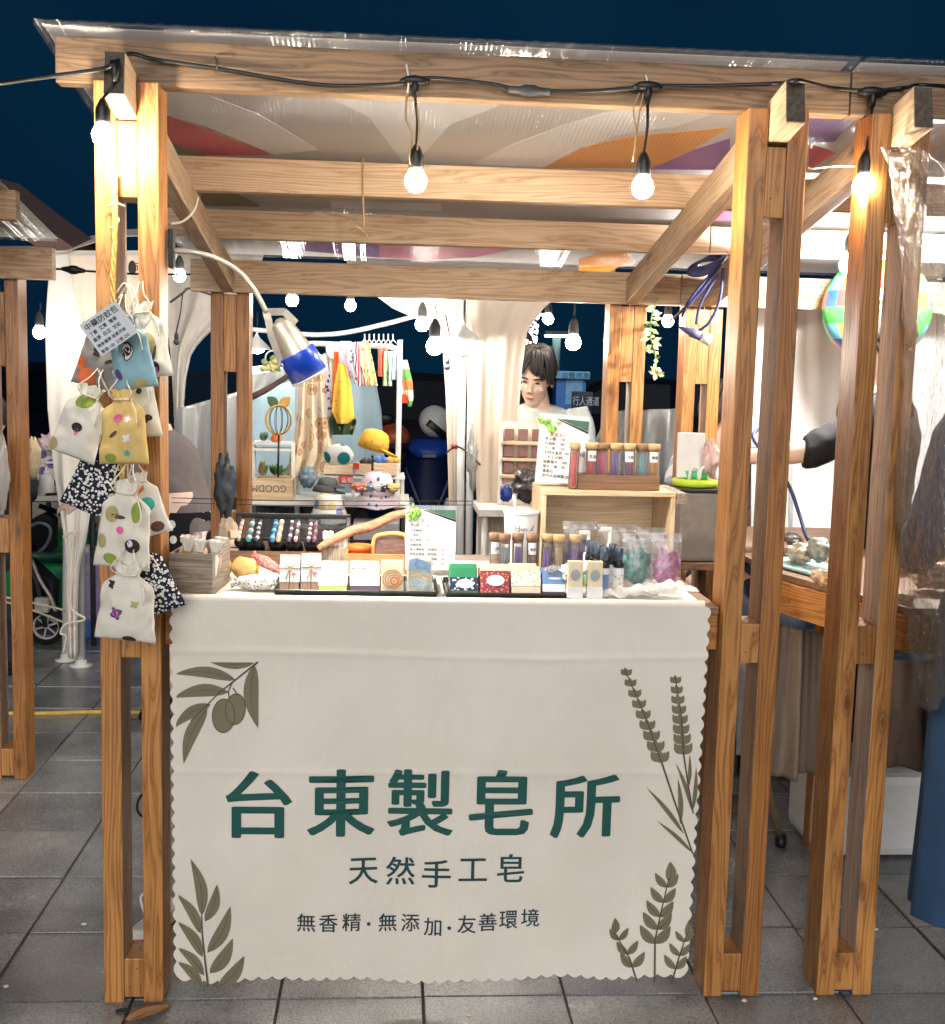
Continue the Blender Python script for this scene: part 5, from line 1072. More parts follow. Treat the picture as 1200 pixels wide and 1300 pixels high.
tq = P(665, 648, 2.3); t = thing('side_table', 'pale table under the stepped soap shelf', 'table', (tq.x, 2.36, 0)); b = B(); b.box((tq.x, 2.36, tq.z), (.4, .36, .03), bev=.004); b.obj('table_top', WHITE, t)
for sx_ in (-.17, .17):
    for sy_ in (-.14, .14): b = B(); b.tube([(tq.x+sx_, 2.36+sy_, 0), (tq.x+sx_, 2.36+sy_, tq.z-.015)], .013, 8); b.obj('table_leg', STEEL, t)
crumple('crumpled dark plastic bag beside the white shelf', 650, 690, 612, 652, 2.1, mat('dark_bag', (76, 72, 72), .3, var=.5, scale=40), 'plastic_bag', 'bag', .4, .12)
crumple('blue plastic pouch standing below the soap shelf', 634, 650, 630, 652, 2.05, mat('blue_pouch', (44, 74, 168), .35), 'blue_pouch', 'pouch', .2, .05)
# tent with tied curtains in the middle
t = thing('canopy_tent', 'white canopy tent leg with tied back curtains behind the stall', 'tent', P(586, 760, 2.5)); WO[t.name] = Vector(t.location)
for a_, c_ in (((588, 375), (584, 780)), ((600, 375), (596, 760))):
    q0, q1 = P(*a_, 2.55), P(*c_, 2.55); q1.z = 0; b = B(); b.tube([q0, q1], .017, 12); b.obj('tent_pole', STEEL, t)
drape('curtain', [(590, 712, 372), (592, 690, 392), (600, 670, 418), (601, 663, 470), (602, 656, 560), (606, 650, 650), (608, 648, 720), (612, 645, 860)], 2.42, TENT, t, 2, .016, 70, 50, seed=2)
drape('curtain', [(472, 600, 372), (500, 600, 392), (545, 600, 412), (562, 596, 440), (566, 592, 500), (569, 590, 600), (572, 590, 720), (575, 590, 840)], 2.62, TENT, t, 2, .012, 60, 50, seed=5)
b = B(); b.grid(lambda u, v: P(440+340*u, 372+(6 if v > .5 else 0)*0, 2.4+2.2*v)+Vector((0, 0, .02+.35*math.sin(math.pi*v)*.8)), 20, 20, (0, 0, .002)); b.obj('canopy', TENT, t)
for a_, c_ in (((560, 405), (700, 372)), ((700, 372), (655, 392)), ((600, 380), (690, 400))): b = B(); b.tube([P(*a_, 2.7), P(*c_, 2.75)], .009, 8); b.obj('truss_bar', STEEL, t)
twine('cord', 'dark cord tying the middle tent curtain to its pole', [P(566, 576, 2.5), P(578, 567, 2.45), P(590, 572, 2.48), P(610, 590, 2.4)], .004, CABLE, 'cord')
b = B(); b.box(P(577, 567, 2.48), (.03, .03, .02), bev=.004); tag(b.obj('red_clip', mat('red_plastic', (200, 50, 48), .5)), 'small red clip on the middle tent pole', 'clip')
crumple('clear plastic bag hanging by the middle tent pole', 592, 612, 560, 650, 2.46, clear('hang_film', (226, 232, 234), .2, .1, .3, .8, 30), 'plastic_bag', 'bag', .4, .08)
# tent on the left with printed valance and tied curtains
t = thing('canopy_tent', 'beige canopy tent with tied white curtain at the left background', 'tent', PZ(100, 845, 0))
for x, y0_, f, nm in ((103, 330, (103, 845), 0), (88, 330, (84, 838), 0)):
    q1 = PZ(*f, 0); q0 = P(x, y0_, q1.y); b = B(); b.tube([q0, q1], .02, 12); b.obj('tent_pole', STEEL, t)
    b = B(); b.lathe([(.055, 0), (.055, .006), (.03, .008), (.026, .03)], q1, 18); b.obj('foot_plate', WHITE, t)
drape('curtain', [(64, 216, 318), (60, 200, 370), (57, 176, 420), (60, 142, 520), (68, 122, 600), (82, 108, 690), (84, 100, 720), (83, 98, 760), (86, 98, 835)], 3.02, mat('tent_white', (236, 230, 222), .8, var=.04), t, 2, .014, 80, 60, seed=1)
b = B(); b.grid(lambda u, v: P(-60+420*u, 322-(22*math.sin(math.pi*min(1, max(0, (u-.33)*2.2)))) if u > .33 else 322, 3.0+2.6*v)+Vector((0, 0, .05*v)), 30, 10, (0, 0, .002)); b.obj('canopy', TENT, t)
drape('valance', [(86, 226, 322), (90, 220, 345), (96, 200, 372), (104, 150, 410)], 2.98, mat('tent_cream', (228, 212, 194), .8, var=.05), t, 2, .012, 40, 20, seed=3)
text('printed_logo', '市集', INK, t, P(163, 345, 2.9), (1, 0, .15), (0, 0, 1), height=.05); b = B(); b.ball(P(168, 340, 2.9), .03, (.6, .1, 1.1), 10, 8); b.obj('printed_leaf', DRK, t)
for a_, c_ in (((215, 395), (300, 330)), ((200, 360), (290, 372)), ((235, 330), (262, 350))): b = B(); b.tube([P(*a_, 4.2), P(*c_, 4.4)], .012, 8); b.obj('truss_bar', STEEL, t)
drape('curtain', [(198, 338, 314), (205, 324, 360), (210, 298, 394), (214, 264, 424), (217, 244, 446), (219, 236, 480), (221, 233, 520), (222, 230, 600), (222, 230, 760)], 3.5, mat('tent_white', (236, 230, 222), .8, var=.04), t, 2, .03, 60, 40, seed=7)
for k, pts in enumerate(([P(0, 757, 2.6), P(40, 765, 2.8), P(83, 775, 2.98)], [P(0, 762, 2.6), P(42, 775, 2.8), P(80, 790, 2.98)], [P(80, 682, 2.96), P(95, 675, 2.95), P(92, 690, 2.95), P(93, 720, 2.96), P(90, 770, 2.97), P(108, 786, 2.97), P(84, 792, 2.97), P(77, 804, 2.97), P(84, 808, 2.97), P(80, 830, 2.98)])):
    twine('white_rope', ('upper white guy rope leading left from the tent leg', 'lower white guy rope leading left from the tent leg', 'white cord knotted round the left tent leg')[k], pts, .0055, CORD, 'rope')
b = B(); b.poly([P(-40, 215, 3.4), P(20, 262, 3.4), P(104, 322, 3.4), P(88, 338, 3.4), P(60, 322, 3.4), P(-40, 258, 3.4)], (0, .8, .05)); tag(b.obj('canopy_roof', mat('brown_canvas', (120, 92, 84), .8)), 'brown sloping canopy edge behind the left stall roof', 'canopy')
twine('cable_joint', 'black cable with a plug joint crossing left of the post', [P(60, 341, 1.7), P(85, 342, 1.7), P(110, 344, 1.7), P(180, 348, 1.8), P(275, 348, 2.0)], .004, CABLE, 'cable')
b = B(); q0, q1 = P(78, 341, 1.7), P(108, 344, 1.7); b.tube([q0, q0.lerp(q1, .25), q0.lerp(q1, .4), q0.lerp(q1, .6), q0.lerp(q1, .75), q1], [.006, .011, .016, .016, .011, .006], 10); tag(b.obj('cable_plug', CABLE), 'black inline plug on the cable beside the left tent', 'plug')
# hanging bulbs of the back stalls
for lab, (cx, cy, Y, top, r_) in {'lit bulb hanging left of the rack against the night sky': (371, 381, 2.3, 340, .026), 'lit bulb hanging right of the lamp against the night sky': (445, 388, 2.5, 350, .024), 'lit bulb in a grey socket above the clothes hangers': (552, 440, 2.3, 388, .036), 'lit bulb glaring at the left curtain of the middle tent': (536, 412, 2.5, 385, .03), 'bulb lit in a wire loop above the man': (728, 435, 1.9, 382, .03), 'lit bulb high beside the fairy light trunk': (696, 405, 2.6, 385, .024), 'lit bulb next to the cable plug at the right back post': (848, 408, 1.75, 384, .022), 'lit bulb under the left tent canopy': (228, 350, 2.4, 330, .026), 'lit bulb hanging beyond the left stall': (50, 422, 2.7, 385, .028)}.items():
    q = P(cx, cy, Y); t = thing('hanging_bulb', lab, 'bulb', q, 'lit bulbs of the stalls behind'); bulb_parts(t, P(cx+1, top, Y), q, r_, BULB_W, DKGREY, .003)
for lab, (cx, cy, Y, k) in {'pendant lamp with a white shade by the middle tent pole': (588, 432, 2.35, 1), 'small pendant lamp with a white shade seen through the left back post': (326, 443, 3.2, .9)}.items():
    q = P(cx, cy, Y); t = thing('pendant_lamp', lab, 'lamp', q); b = B(); b.lathe([(.008, .07), (.012, .06), (.02, .05), (.065*k, .015), (.075*k, 0), (.072*k, -.001), (.018, .045)], q, 20, cap=False); b.obj('shade', WHITE, t)
    b = B(); b.tube([q+Vector((0, 0, .065)), q+Vector((.005, 0, .18))], .004, 6); b.obj('cord', CABLE, t); b = B(); b.ball(q+Vector((0, 0, .004)), .042*k, (1, 1, .7)); b.obj('bulb', BULB_W, t)
twine('dark_cable', 'dark festoon cable sagging under the left tent canopy', [P(216, 384, 2.6), P(232, 372, 2.6), P(240, 366, 2.6), P(262, 372, 2.6), P(300, 384, 2.6)], .005, CABLE, 'cable')
for x, lab in ((222, 'unlit bulb socket dangling under the left tent'), ):
    t = thing('unlit_socket', lab, 'socket', P(224, 430, 2.6)); bulb_parts(t, P(232, 372, 2.6), P(224, 434, 2.6), .014, DKGREY, CABLE)
twine('dark_cable', 'dark cable looping down beside the middle tent pole', [P(566, 400, 2.45), P(572, 430, 2.4), P(580, 447, 2.35), P(590, 452, 2.35), P(604, 440, 2.4)], .004, CABLE, 'cable')
t = thing('unlit_socket', 'unlit bulb socket dangling beside the middle tent pole', 'socket', P(568, 465, 2.4)); bulb_parts(t, P(578, 446, 2.35), P(568, 466, 2.35), .014, DKGREY, CABLE)
# ================================================================== clothes rack and hat table behind the left half
YR = 2.75
t = thing('clothes_rack', 'white pipe clothes rack hung with childrens clothes', 'rack', (P(440, 650, YR).x, YR, 0)); zr = P(440, 438, YR).z
rx0, rx1 = P(379, 437, YR).x, P(508, 440, YR).x
b = B(); b.tube(smooth([Vector((rx0, YR, 0)), Vector((rx0, YR, zr-.1)), Vector((rx0+.005, YR, zr-.03)), Vector((rx0+.04, YR, zr)), Vector(((rx0+rx1)/2, YR, zr)), Vector((rx1-.04, YR, zr-.005)), Vector((rx1-.005, YR, zr-.035)), Vector((rx1, YR, zr-.1)), Vector((rx1, YR, 0))], 5), .0125, 12); b.obj('pipe_frame', STEEL, t)
b = B(); b.tube([(rx0, YR, P(380, 668, YR).z), (rx1, YR, P(500, 668, YR).z)], .011, 10); b.obj('cross_bar', STEEL, t)
b = B(); b.tube(smooth([P(318, 418, YR+.1), P(360, 422, YR+.1), P(400, 425, YR+.1), P(440, 422, YR+.1), P(490, 411, YR+.1), P(540, 398, YR+.1)], 4), .011, 8); tag(b.obj('curtain_rail', STEEL), 'white bent rail sloping above the clothes rack', 'rail')
t = thing('plastic_hangers', 'row of white wire hangers on the rack rail', 'hangers', P(480, 432, YR-.03))
for k in range(7):
    x = 463+k*6; b = B(); b.tube([P(x, 424, YR), P(x, 431, YR-.01), P(x-8, 440, YR-.06), P(x+10, 442, YR+.05), P(x, 431, YR-.01)], .003, 6); b.obj('hanger', STEEL, t)
def cloth(label, rows, Y, mt, folds=2, amp=.02, name='garment', cat='garment', seed=0, group='clothes on the white rack', **kw):
    o = drape(name, rows, Y, mt, None, folds, amp, 30, 30, seed=seed, **kw); return tag(o, label, cat, group)
DAISY = dots('daisy_dress', (226, 210, 186), (190, 150, 112), 15, .4, core=(70, 44, 34), ring=(216, 190, 160)); MUST = dots('mustard_dot', (226, 178, 70), (110, 82, 40), 40, .14)
cloth('cream daisy print dress hanging at the left of the rack', [(386, 412, 452), (380, 414, 480), (378, 417, 520), (372, 422, 560), (366, 424, 588, -14), (362, 412, 604, 4)], YR-.06, DAISY, 3, .025, seed=1)
cloth('second layer of the daisy print dress beside the pole', [(394, 408, 500), (384, 412, 560), (380, 416, 606, 4)], YR-.02, DAISY, 2, .02, seed=8)
cloth('pale purple floral strip hanging next to the daisy dress', [(404, 414, 450), (403, 420, 480), (405, 424, 530)], YR-.05, dots('navy_floral', (206, 206, 222), (60, 62, 90), 40, .3), 2, .01, seed=2)
cloth('brown and white print cloth behind the mustard one', [(411, 424, 448), (412, 428, 480), (416, 440, 530), (420, 450, 546)], YR-.03, dots('fox_print', (220, 200, 172), (176, 116, 60), 26, .3, core=(70, 66, 60)), 2, .015, seed=3)
cloth('bright orange cloth strip on the rack', [(424, 430, 446), (424, 432, 470), (420, 430, 512)], YR-.07, mat('orange_cloth', (228, 92, 40), .85), 2, .01, seed=4)
cloth('mustard dotted cloth hanging in a point', [(429, 438, 462), (424, 446, 490), (421, 450, 522, 10), (428, 442, 538)], YR-.10, MUST, 1, .012, seed=5)
cloth('dark green leaf print cloth below the mustard one', [(422, 446, 520), (418, 453, 535), (422, 448, 552)], YR-.06, dots('camouflage', (48, 74, 52), (196, 176, 150), 22, .25), 2, .015, seed=6)
for k, (r_, m_, lab) in enumerate((([(413, 440, 434), (414, 436, 446), (420, 432, 456)], mat('mint_cloth', (196, 216, 210), .85), 'pale mint cap shaped cloth on the rack'), ([(432, 446, 433), (434, 452, 450), (440, 462, 476), (446, 466, 482)], mat('lilac_cloth', (204, 190, 214), .85), 'lilac bib on the rack'), ([(440, 454, 440), (441, 460, 460), (448, 462, 488)], dots('blue_white_print', (216, 222, 228), (90, 110, 140), 45, .3), 'blue and white print bib on the rack'), ([(450, 462, 434), (448, 466, 456), (455, 472, 490)], stripes('red_white_stripe', ((206, 60, 58), (236, 232, 230), (150, 60, 80), (230, 214, 222)), 12, 'X', dist=2), 'red and pale striped bib on the rack'), ([(456, 468, 434), (458, 474, 460), (466, 480, 490)], dots('yellow_floral', (228, 214, 160), (120, 130, 90), 45, .3), 'yellow floral bib on the rack'), ([(480, 492, 442), (480, 492, 478)], mat('coral_cloth', (222, 104, 84), .85), 'coral red small towel on the rack'), ([(488, 498, 446), (486, 498, 490)], dots('green_print', (196, 220, 186), (92, 160, 108), 40, .3), 'green print small towel on the rack'), ([(494, 504, 446), (494, 503, 482)], mat('pale_blue_cloth', (196, 212, 226), .85), 'pale blue small towel on the rack'))):
    cloth(lab, r_, YR-.04-.012*k, m_, 2, .01, seed=10+k)
cloth('green and orange baby sock hanging at the rack end', [(510, 517, 457), (512, 524, 484), (517, 525, 505), (518, 523, 516)], YR, stripes('sock_green', ((96, 150, 84), (232, 226, 196), (222, 120, 72)), 2.2, 'Z'), 1, .01, 'sock', 'sock', 20)
cloth('pink and orange baby sock hanging at the rack end', [(504, 510, 462), (505, 516, 490), (510, 519, 512)], YR+.02, stripes('sock_pink', ((232, 172, 160), (220, 84, 60), (232, 200, 190)), 2.0, 'Z'), 1, .01, 'sock', 'sock', 21)
cloth('pale blue cloth backdrop behind the clothes rack', [(318, 470, 466, -20), (318, 484, 520), (318, 488, 580), (318, 492, 640)], 3.25, mat('sky_blue_cloth', (176, 206, 222), .85, var=.08, scale=6), 2, .03, 'backdrop_cloth', 'cloth', 22, None)
cloth('white cloth flap with a brown hem in front of the blue backdrop', [(308, 380, 478, -14), (300, 372, 505, -22)], 3.05, mat('white_flap', (226, 232, 230), .85), 2, .02, 'cloth_flap', 'cloth', 23, None)
b = B(); b.tube([P(312, 508, 3.03), P(340, 494, 3.03), P(374, 472, 3.03)], [.016, .014, .01], 8); tag(b.obj('brown_hem', mat('brown_strap', (104, 76, 72), .8)), 'brown strap along the edge of the white cloth flap', 'strap')
cloth('white plastic sheet over the goods left of the back post', [(222, 300, 520, -22), (222, 300, 560, -10), (222, 300, 640)], 3.3, clear('milk_sheet', (226, 234, 232), .2, .15, .6, .6, 12), 2, .04, 'plastic_sheet', 'sheet', 24, None)
q = thing('flower_basket', 'basket of pale yellow flowers with a white handle on the rail', 'basket', P(344, 465, 2.9))
b = B(); b.tube(smooth([P(337, 462, 2.9), P(338, 450, 2.9), P(346, 445, 2.9), P(353, 452, 2.9), P(354, 464, 2.9)], 4), .004, 6); b.obj('handle', WHITE, q)
for k in range(16):
    b = B(); b.ball(P(334+random.random()*22, 455+random.random()*16, 2.88+random.random()*.04), .016, (1, .8, .9), 8, 5, None, .5, 3); b.obj('flower', mat('pale_flower' if k % 3 else 'green_flower', (236, 226, 160) if k % 3 else (150, 170, 100), .8), q)
# the hat table
YH = 2.55; zt_ = P(400, 634, YH).z
t = thing('display_table', 'dark skirted table of hats and baskets behind the stall', 'table', (P(410, 700, YH).x, YH, 0))
tx0, tx1 = P(318, 634, YH).x, P(520, 634, YH).x
lumber('table_top', (tx0, YH+.1, zt_-.01), (tx1, YH+.1, zt_-.01), .4, .02, WHITE, t); 
for xx in (tx0+.02, tx1-.02):
    for yy in (YH-.07, YH+.28): lumber('table_leg', (xx, yy, 0), (xx, yy, zt_-.02), .03, .03, DKGREY, t, up=(0, 1, 0))
for a_, c_ in (((325, 668), (350, 640)), ((390, 636), (420, 668)), ((430, 668), (470, 638))): b = B(); b.tube([P(*a_, YH+.02), P(*c_, YH+.02)], .009, 8); b.obj('brace', BLACK, t)
b = B(); b.box((P(375, 760, YH).x, YH+.26, zt_*.5), (.62, .02, zt_-.05)); b.obj('skirt', mat('slate_cloth', (72, 76, 78), .9, var=.2), t)
zw, x0_, x1_ = zt_, P(324, 620, YH).x, P(374, 620, YH).x
t = crate_box('wooden_crate', 'upside down lettered wooden crate at the left of the hat table', ((x0_+x1_)/2, YH-.02, zt_), (x1_-x0_, .16, 28*S(YH)), .01, W_CRATE, 0, 'crate')
text('lettering', 'GOODMIT', mat('crate_ink', (96, 80, 62), .8), t, (x1_/2-x0_/2-.025, -.0815, 20*S(YH)), (-1, 0, 0), (0, 0, -1), height=.043, width=.9)
lumber('lining', (x0_-.06-((x0_+x1_)/2), 0, .112), (x1_-((x0_+x1_)/2)+.0, 0, .112), .15, .008, W_CRATE, t) if False else None
def plant(label, px0, px1, py0, py1, Y, cols, n, base=None):
    c = P((px0+px1)/2, py1, Y); w_, h_ = (px1-px0)*S(Y), (py1-py0)*S(Y); t = thing('succulent', label, 'plant', c)
    for k in range(n):
        a = random.random()*6.28; r_ = random.random()**.5*w_*.5; tip = c+Vector((r_*math.cos(a), r_*math.sin(a)*.6, h_*(.5+.5*random.random()))); b = B(); root = c+Vector((r_*.5*math.cos(a), r_*.3*math.sin(a), 0))
        d = (tip-root); sd_ = d.cross(Vector((0, 0, 1))).normalized()*.011
        b._g([root, root.lerp(tip, .55)+sd_, tip, root.lerp(tip, .55)-sd_+Vector((0, -.006, 0))], [(0, 1, 2, 3)], True); b.obj('leaf', cols[k % len(cols)], t)
SUC = [mat('succulent_orange', (206, 132, 92), .6), mat('succulent_green', (108, 146, 70), .6), mat('succulent_deep', (70, 104, 62), .6)]
plant('orange leaved plants on the upturned crate', 325, 342, 584, 604, YH, SUC[:1]+SUC[1:2], 26); plant('green leafy plants on the upturned crate', 338, 370, 588, 604, YH-.01, SUC[1:], 34)
plant('blue flowers on the little white stand', 326, 342, 546, 560, YH+.05, [mat('blue_flower', (120, 160, 190), .7), SUC[1]], 18)
t = thing('display_stand', 'small white two tier stand at the left of the hat table', 'stand', P(342, 600, YH+.06)); xs0, xs1 = P(322, 560, YH+.06).x, P(372, 560, YH+.06).x
for yy in (562, 570): lumber('stand_board', (xs0, YH+.08, P(340, yy, YH+.08).z), (xs1, YH+.08, P(340, yy, YH+.08).z), .1, .012, WHITE, t, bev=.001)
for xx in (xs0, xs1): lumber('stand_leg', (xx, YH+.08, zt_), (xx, YH+.08, P(340, 562, YH+.08).z), .014, .05, WHITE, t, up=(0, 1, 0), bev=.001)
crumple('orange teapot ornament on the white stand', 344, 358, 550, 563, YH+.05, mat('orange_glaze', (232, 130, 84), .35), 'ornament', 'ornament', .08, .05)
t = thing('wire_ornament', 'yellow wire globe ornament with two leaf fins on a black stick', 'ornament', P(354, 600, YH-.03)); gc = P(354, 533, YH-.03); gr = 16*S(YH)
for k in range(6):
    M_ = Euler((0, 0, k*math.pi/6+.3)).to_matrix(); b = B(); b.tube([gc+M_ @ Vector((gr*math.cos(a/24*6.283), 0, gr*1.12*math.sin(a/24*6.283))) for a in range(25)], .0055 if k in (0, ) else .0018, 6, False); b.obj('wire_hoop', mat('yellow_enamel', (214, 170, 60), .5) if k in (0, ) else mat('wire_dark', (90, 96, 104), .5), t)
b = B(); b.tube([P(354, 552, YH-.03), P(353, 606, YH-.03)], .0045, 8); b.obj('stick', BLACK, t)
for s_, m_ in ((-1, SUC[2]), (1, mat('gold_leaf', (206, 160, 70), .5))):
    b = B(); b.grid(lambda u, v: P(354, 517, YH-.03)+Vector((s_*(.05*v), 0, .045*v))+Vector((.5, 0, -.6*s_)).normalized()*(.022*math.sin(math.pi*v)*(u-.5)*2), 7, 9, (0, .002, 0)); b.obj('fin', m_, t)
def hat(label, px, py, Y, r_, h_, mt, brim=1.35, kind='bucket', rot=(0, 0, 0), droop=.4):
    c = P(px, py, Y); t = thing('hat', label, 'hat', (0, 0, 0), 'hats on the display table')
    b = B(); b.lathe([(r_*1.0, 0), (r_*.98, h_*.3), (r_*.92, h_*.62), (r_*.74, h_*.88), (r_*.4, h_*.98), (r_*.02, h_)], (0, 0, 0), 28); b.obj('crown', mt, t)
    b = B()
    if kind == 'bucket': b.grid(lambda u, v: (r_*(1+(brim-1)*v)*math.cos(u*6.2832), r_*(1+(brim-1)*v)*math.sin(u*6.2832), -h_*droop*v+.003*math.sin(u*31)*v), 49, 5, (0, 0, -.003))
    else: b.grid(lambda u, v: (r_*1.0*math.cos(-.9+1.8*u)+(r_*.75*v*math.cos((u-.5)*1.6)), r_*math.sin(-.9+1.8*u)*(1-.2*v), .006-h_*.12*v), 17, 6, (0, 0, -.004))
    b.obj('brim', mt, t); t.location = c; t.rotation_euler = [R(v) for v in rot]; return t
hat('mustard dotted baby cap with a turned brim on a black stand', 473, 570, YH-.12, .066, .085, MUST, 1.35, 'cap', (-14, 12, -12))
b = B(); b.tube([P(473, 578, YH-.12), P(473, 608, YH-.12)], .005, 8); b.lathe([(.03, 0), (.03, .006)], P(473, 608, YH-.12), 14); tag(b.obj('hat_stand', BLACK), 'black stick stand under the mustard cap', 'stand')
hat('white bucket hat with rainbow arch prints', 479, 626, YH-.15, .072, .095, dots('arch_print', (232, 218, 226), (90, 96, 140), 34, .24, palette=((80, 100, 150), (60, 50, 60), (160, 120, 140), (90, 130, 170))), 1.35, 'bucket', (6, 0, 0), .5)
hat('cream bucket hat with blue and yellow blob print', 418, 645, YH-.18, .066, .062, dots('blob_print', (236, 232, 222), (132, 144, 196), 22, .42, palette=((136, 148, 200), (232, 210, 160), (140, 150, 204))), 1.35, 'bucket', (0, 0, 0), .9)
hat('grey flat cap on top of the hat pile', 416, 616, YH-.1, .045, .034, mat('grey_felt', (92, 94, 96), .9), 1.3, 'cap', (0, 6, -20)); hat('dark grey cap beneath the flat cap', 412, 624, YH-.12, .052, .03, mat('dark_felt', (76, 74, 76), .9), 1.3, 'cap', (0, 4, -8))
crumple('slate blue cloth heap beside the hat pile', 380, 400, 608, 634, YH-.08, mat('slate_blue', (112, 130, 146), .9), 'cloth_heap', 'cloth', .3, .1)
b = B(); c = P(430, 578, YH+.02); b.ball(c, .062, (1.05, .35, .82), 20, 12, None, .05); tag(b.obj('cushion', dots('teal_dot', (206, 208, 206), (30, 104, 116), 13, .4, core=(70, 140, 150), rnd=.3)), 'pale cushion with big teal dots on the wooden box', 'cushion')
for lab, a_ in (('long pale wooden box under the dotted cushion', (412, 448, 590, 601)), ('pale wooden box under the mustard cap', (452, 504, 588, 601))):
    c = P((a_[0]+a_[1])/2, a_[3], YH+.04); crate_box('wooden_box', lab, c, ((a_[1]-a_[0])*S(YH+.04), .1, (a_[3]-a_[2])*S(YH+.04)), .007, W_CRATE)
t = thing('white_rack', 'low white wire rack carrying the wooden boxes', 'rack', P(470, 634, YH+.05))
for xx in (408, 449, 511): lumber('rack_leg', P(xx, 634, YH+.06), P(xx, 600, YH+.06), .016, .016, WHITE, t, up=(0, 1, 0), bev=.001)
lumber('rack_board', P(404, 603, YH+.07), P(514, 606, YH+.07), .12, .01, WHITE, t, bev=.001)
b = B(); b.box(P(439, 609, YH-.02), (18*S(YH), .003, 11*S(YH)), bev=.0005); lb = b.obj('red_label', mat('red_card', (206, 58, 44), .6)); tag(lb, 'red card label under the wooden boxes', 'label'); text('lettering', '童帽', WHP, lb, P(433, 612, YH-.024), (1, 0, 0), (0, 0, 1), height=.026)
b = B(); b.box(P(452, 592, YH-.02), (8*S(YH), .003, 8*S(YH))); tag(b.obj('red_tag', mat('red_card', (206, 58, 44), .6)), 'small red tag on the rack corner', 'tag')
for lab, (px, py, c) in {'blue bow ornament beside the mustard cap': (484, 584, (70, 120, 196)), 'yellow bow ornament by the rack pole': (499, 584, (220, 178, 84)), 'dark hair clip on the wooden box': (466, 586, (60, 56, 60))}.items():
    t = thing('hair_bow', lab, 'bow', P(px, py, YH))
    for s_ in (-1, 1): b = B(); b.ball(P(px+s_*4, py, YH), .018, (1, .4, .8), 10, 6, None, .4, 3); b.obj('bow_loop', mat('bow_%d' % px, c, .6), t)
for k, (px, w_, c) in enumerate(((455, 22, (206, 120, 100)), (470, 26, (120, 140, 170)), (486, 24, (60, 60, 76)), (498, 18, (222, 190, 120)), (462, 30, (176, 120, 90)), (480, 34, (226, 222, 214)))):
    crumple('folded printed cloth in the basket, %s' % ('coral', 'grey blue', 'navy', 'yellow', 'brown at the bottom', 'white at the bottom')[k], px-w_/2, px+w_/2, 640 if k < 4 else 652, 651 if k < 4 else 663, YH-.2, dots('scrap_%d' % k, c, (236, 230, 220), 60, .25), 'folded_cloth', 'cloth', .3, .08)
b = B(); b.box(P(478, 672, YH-.18), (56*S(YH), .14, 22*S(YH)), bev=.006); tag(b.obj('storage_box', mat('grey_box', (150, 148, 152), .7)), 'grey storage box under the folded cloths', 'box')
twine('thin_wire', 'thin dark wire running across behind the bracelet case', [P(218, 632, 1.55), P(330, 635, 1.55), P(450, 636, 1.55), P(600, 636, 1.55)], .0016, CABLE, 'wire')
twine('thin_wire', 'second thin dark wire just below the first', [P(218, 638, 1.55), P(330, 641, 1.55), P(450, 642, 1.55), P(600, 641, 1.55)], .0013, CABLE, 'wire')
# grey shirt person bending at the left, polka dot skirt
pb = P(233, 600, 2.2)
human('person in a grey top and black polka dot skirt bending over goods', (pb.x-.025, 2.3, 0), -95, mat('grey_top', (112, 104, 104), .9, var=.06), dots('polka', (26, 26, 30), (232, 230, 228), 17, .3, rnd=.25), dict(pel=(0, .02, .86), waist=(.0, -.01, .95), chest=(.0, -.06, 1.07), neck=(.0, -.14, 1.2), head=(.0, -.21, 1.28), shL=(-.19, -.1, 1.16), shR=(.19, -.1, 1.16), elL=(-.21, -.16, .97), elR=(.21, -.16, .97), wrL=(-.14, -.36, .92), wrR=(.14, -.36, .92)), (35, 0, 0), 1.0, 1.95, skirt=True, voxel=.012)
crumple('dark grey bag hanging on the left back post', 272, 298, 588, 660, 1.5, mat('slate_bag', (58, 62, 68), .6, var=.3), 'hanging_bag', 'bag', .4, .08)
crumple('beige cloth cone between the wooden box and the case', 276, 304, 670, 716, .62, mat('beige_cloth', (196, 176, 152), .9), 'cloth_pouch', 'pouch', .2, .05)
# stack of tan soap cubes left of the case
for k in range(3):
    b = B(); q = P(297, 700-k*11, .5); b.box(q, (.026, .024, .02), (0, 0, .2*k), bev=.003); tag(b.obj('soap_cube', BEI), 'tan soap cube, %s of the little stack by the case' % ('bottom', 'middle', 'top')[k], 'soap')

# ================================================================== scooter, cars and signs in the dark
def lathe_wheel(t, c, r_, w_, ax_='X', spokes=0, rim_m=None):
    M_ = Euler((0, R(90), 0)).to_matrix() if ax_ == 'X' else Euler((R(90), 0, 0)).to_matrix()
    b = B(); b.lathe([(r_*.72, -w_/2), (r_*.94, -w_/2), (r_, -w_*.3), (r_, w_*.3), (r_*.94, w_/2), (r_*.72, w_/2), (r_*.72, -w_/2)], c, 28, M_, cap=False); ty = b.obj('wheel', mat('tyre', (24, 24, 26), .8), t)
    b = B(); b.lathe([(r_*.64, -w_*.3), (r_*.73, -w_*.4), (r_*.73, w_*.4), (r_*.64, w_*.3), (r_*.64, -w_*.3)], c, 28, M_, cap=False); b.lathe([(r_*.14, -w_*.4), (r_*.14, w_*.4)], c, 12, M_)
    for k in range(spokes or 5):
        a = k*6.283/(spokes or 5)+.3; d = M_ @ Vector((math.cos(a), math.sin(a), 0)); b.tube([Vector(c)+d*r_*.1, Vector(c)+d*r_*.68], r_*.055, 6)
    b.obj('rim', rim_m or SILVER, ty)
YSC = 6.2; g0 = PZ(545, 700, 0); sxx = P(543, 600, YSC).x
t = thing('scooter', 'dark blue scooter parked in the dark with a white helmet on it', 'scooter', (sxx, YSC, 0))
SBL = mat('scooter_blue', (14, 30, 72), .4, spec=.2, var=.1); hs = lambda y: P(543, y, YSC).z
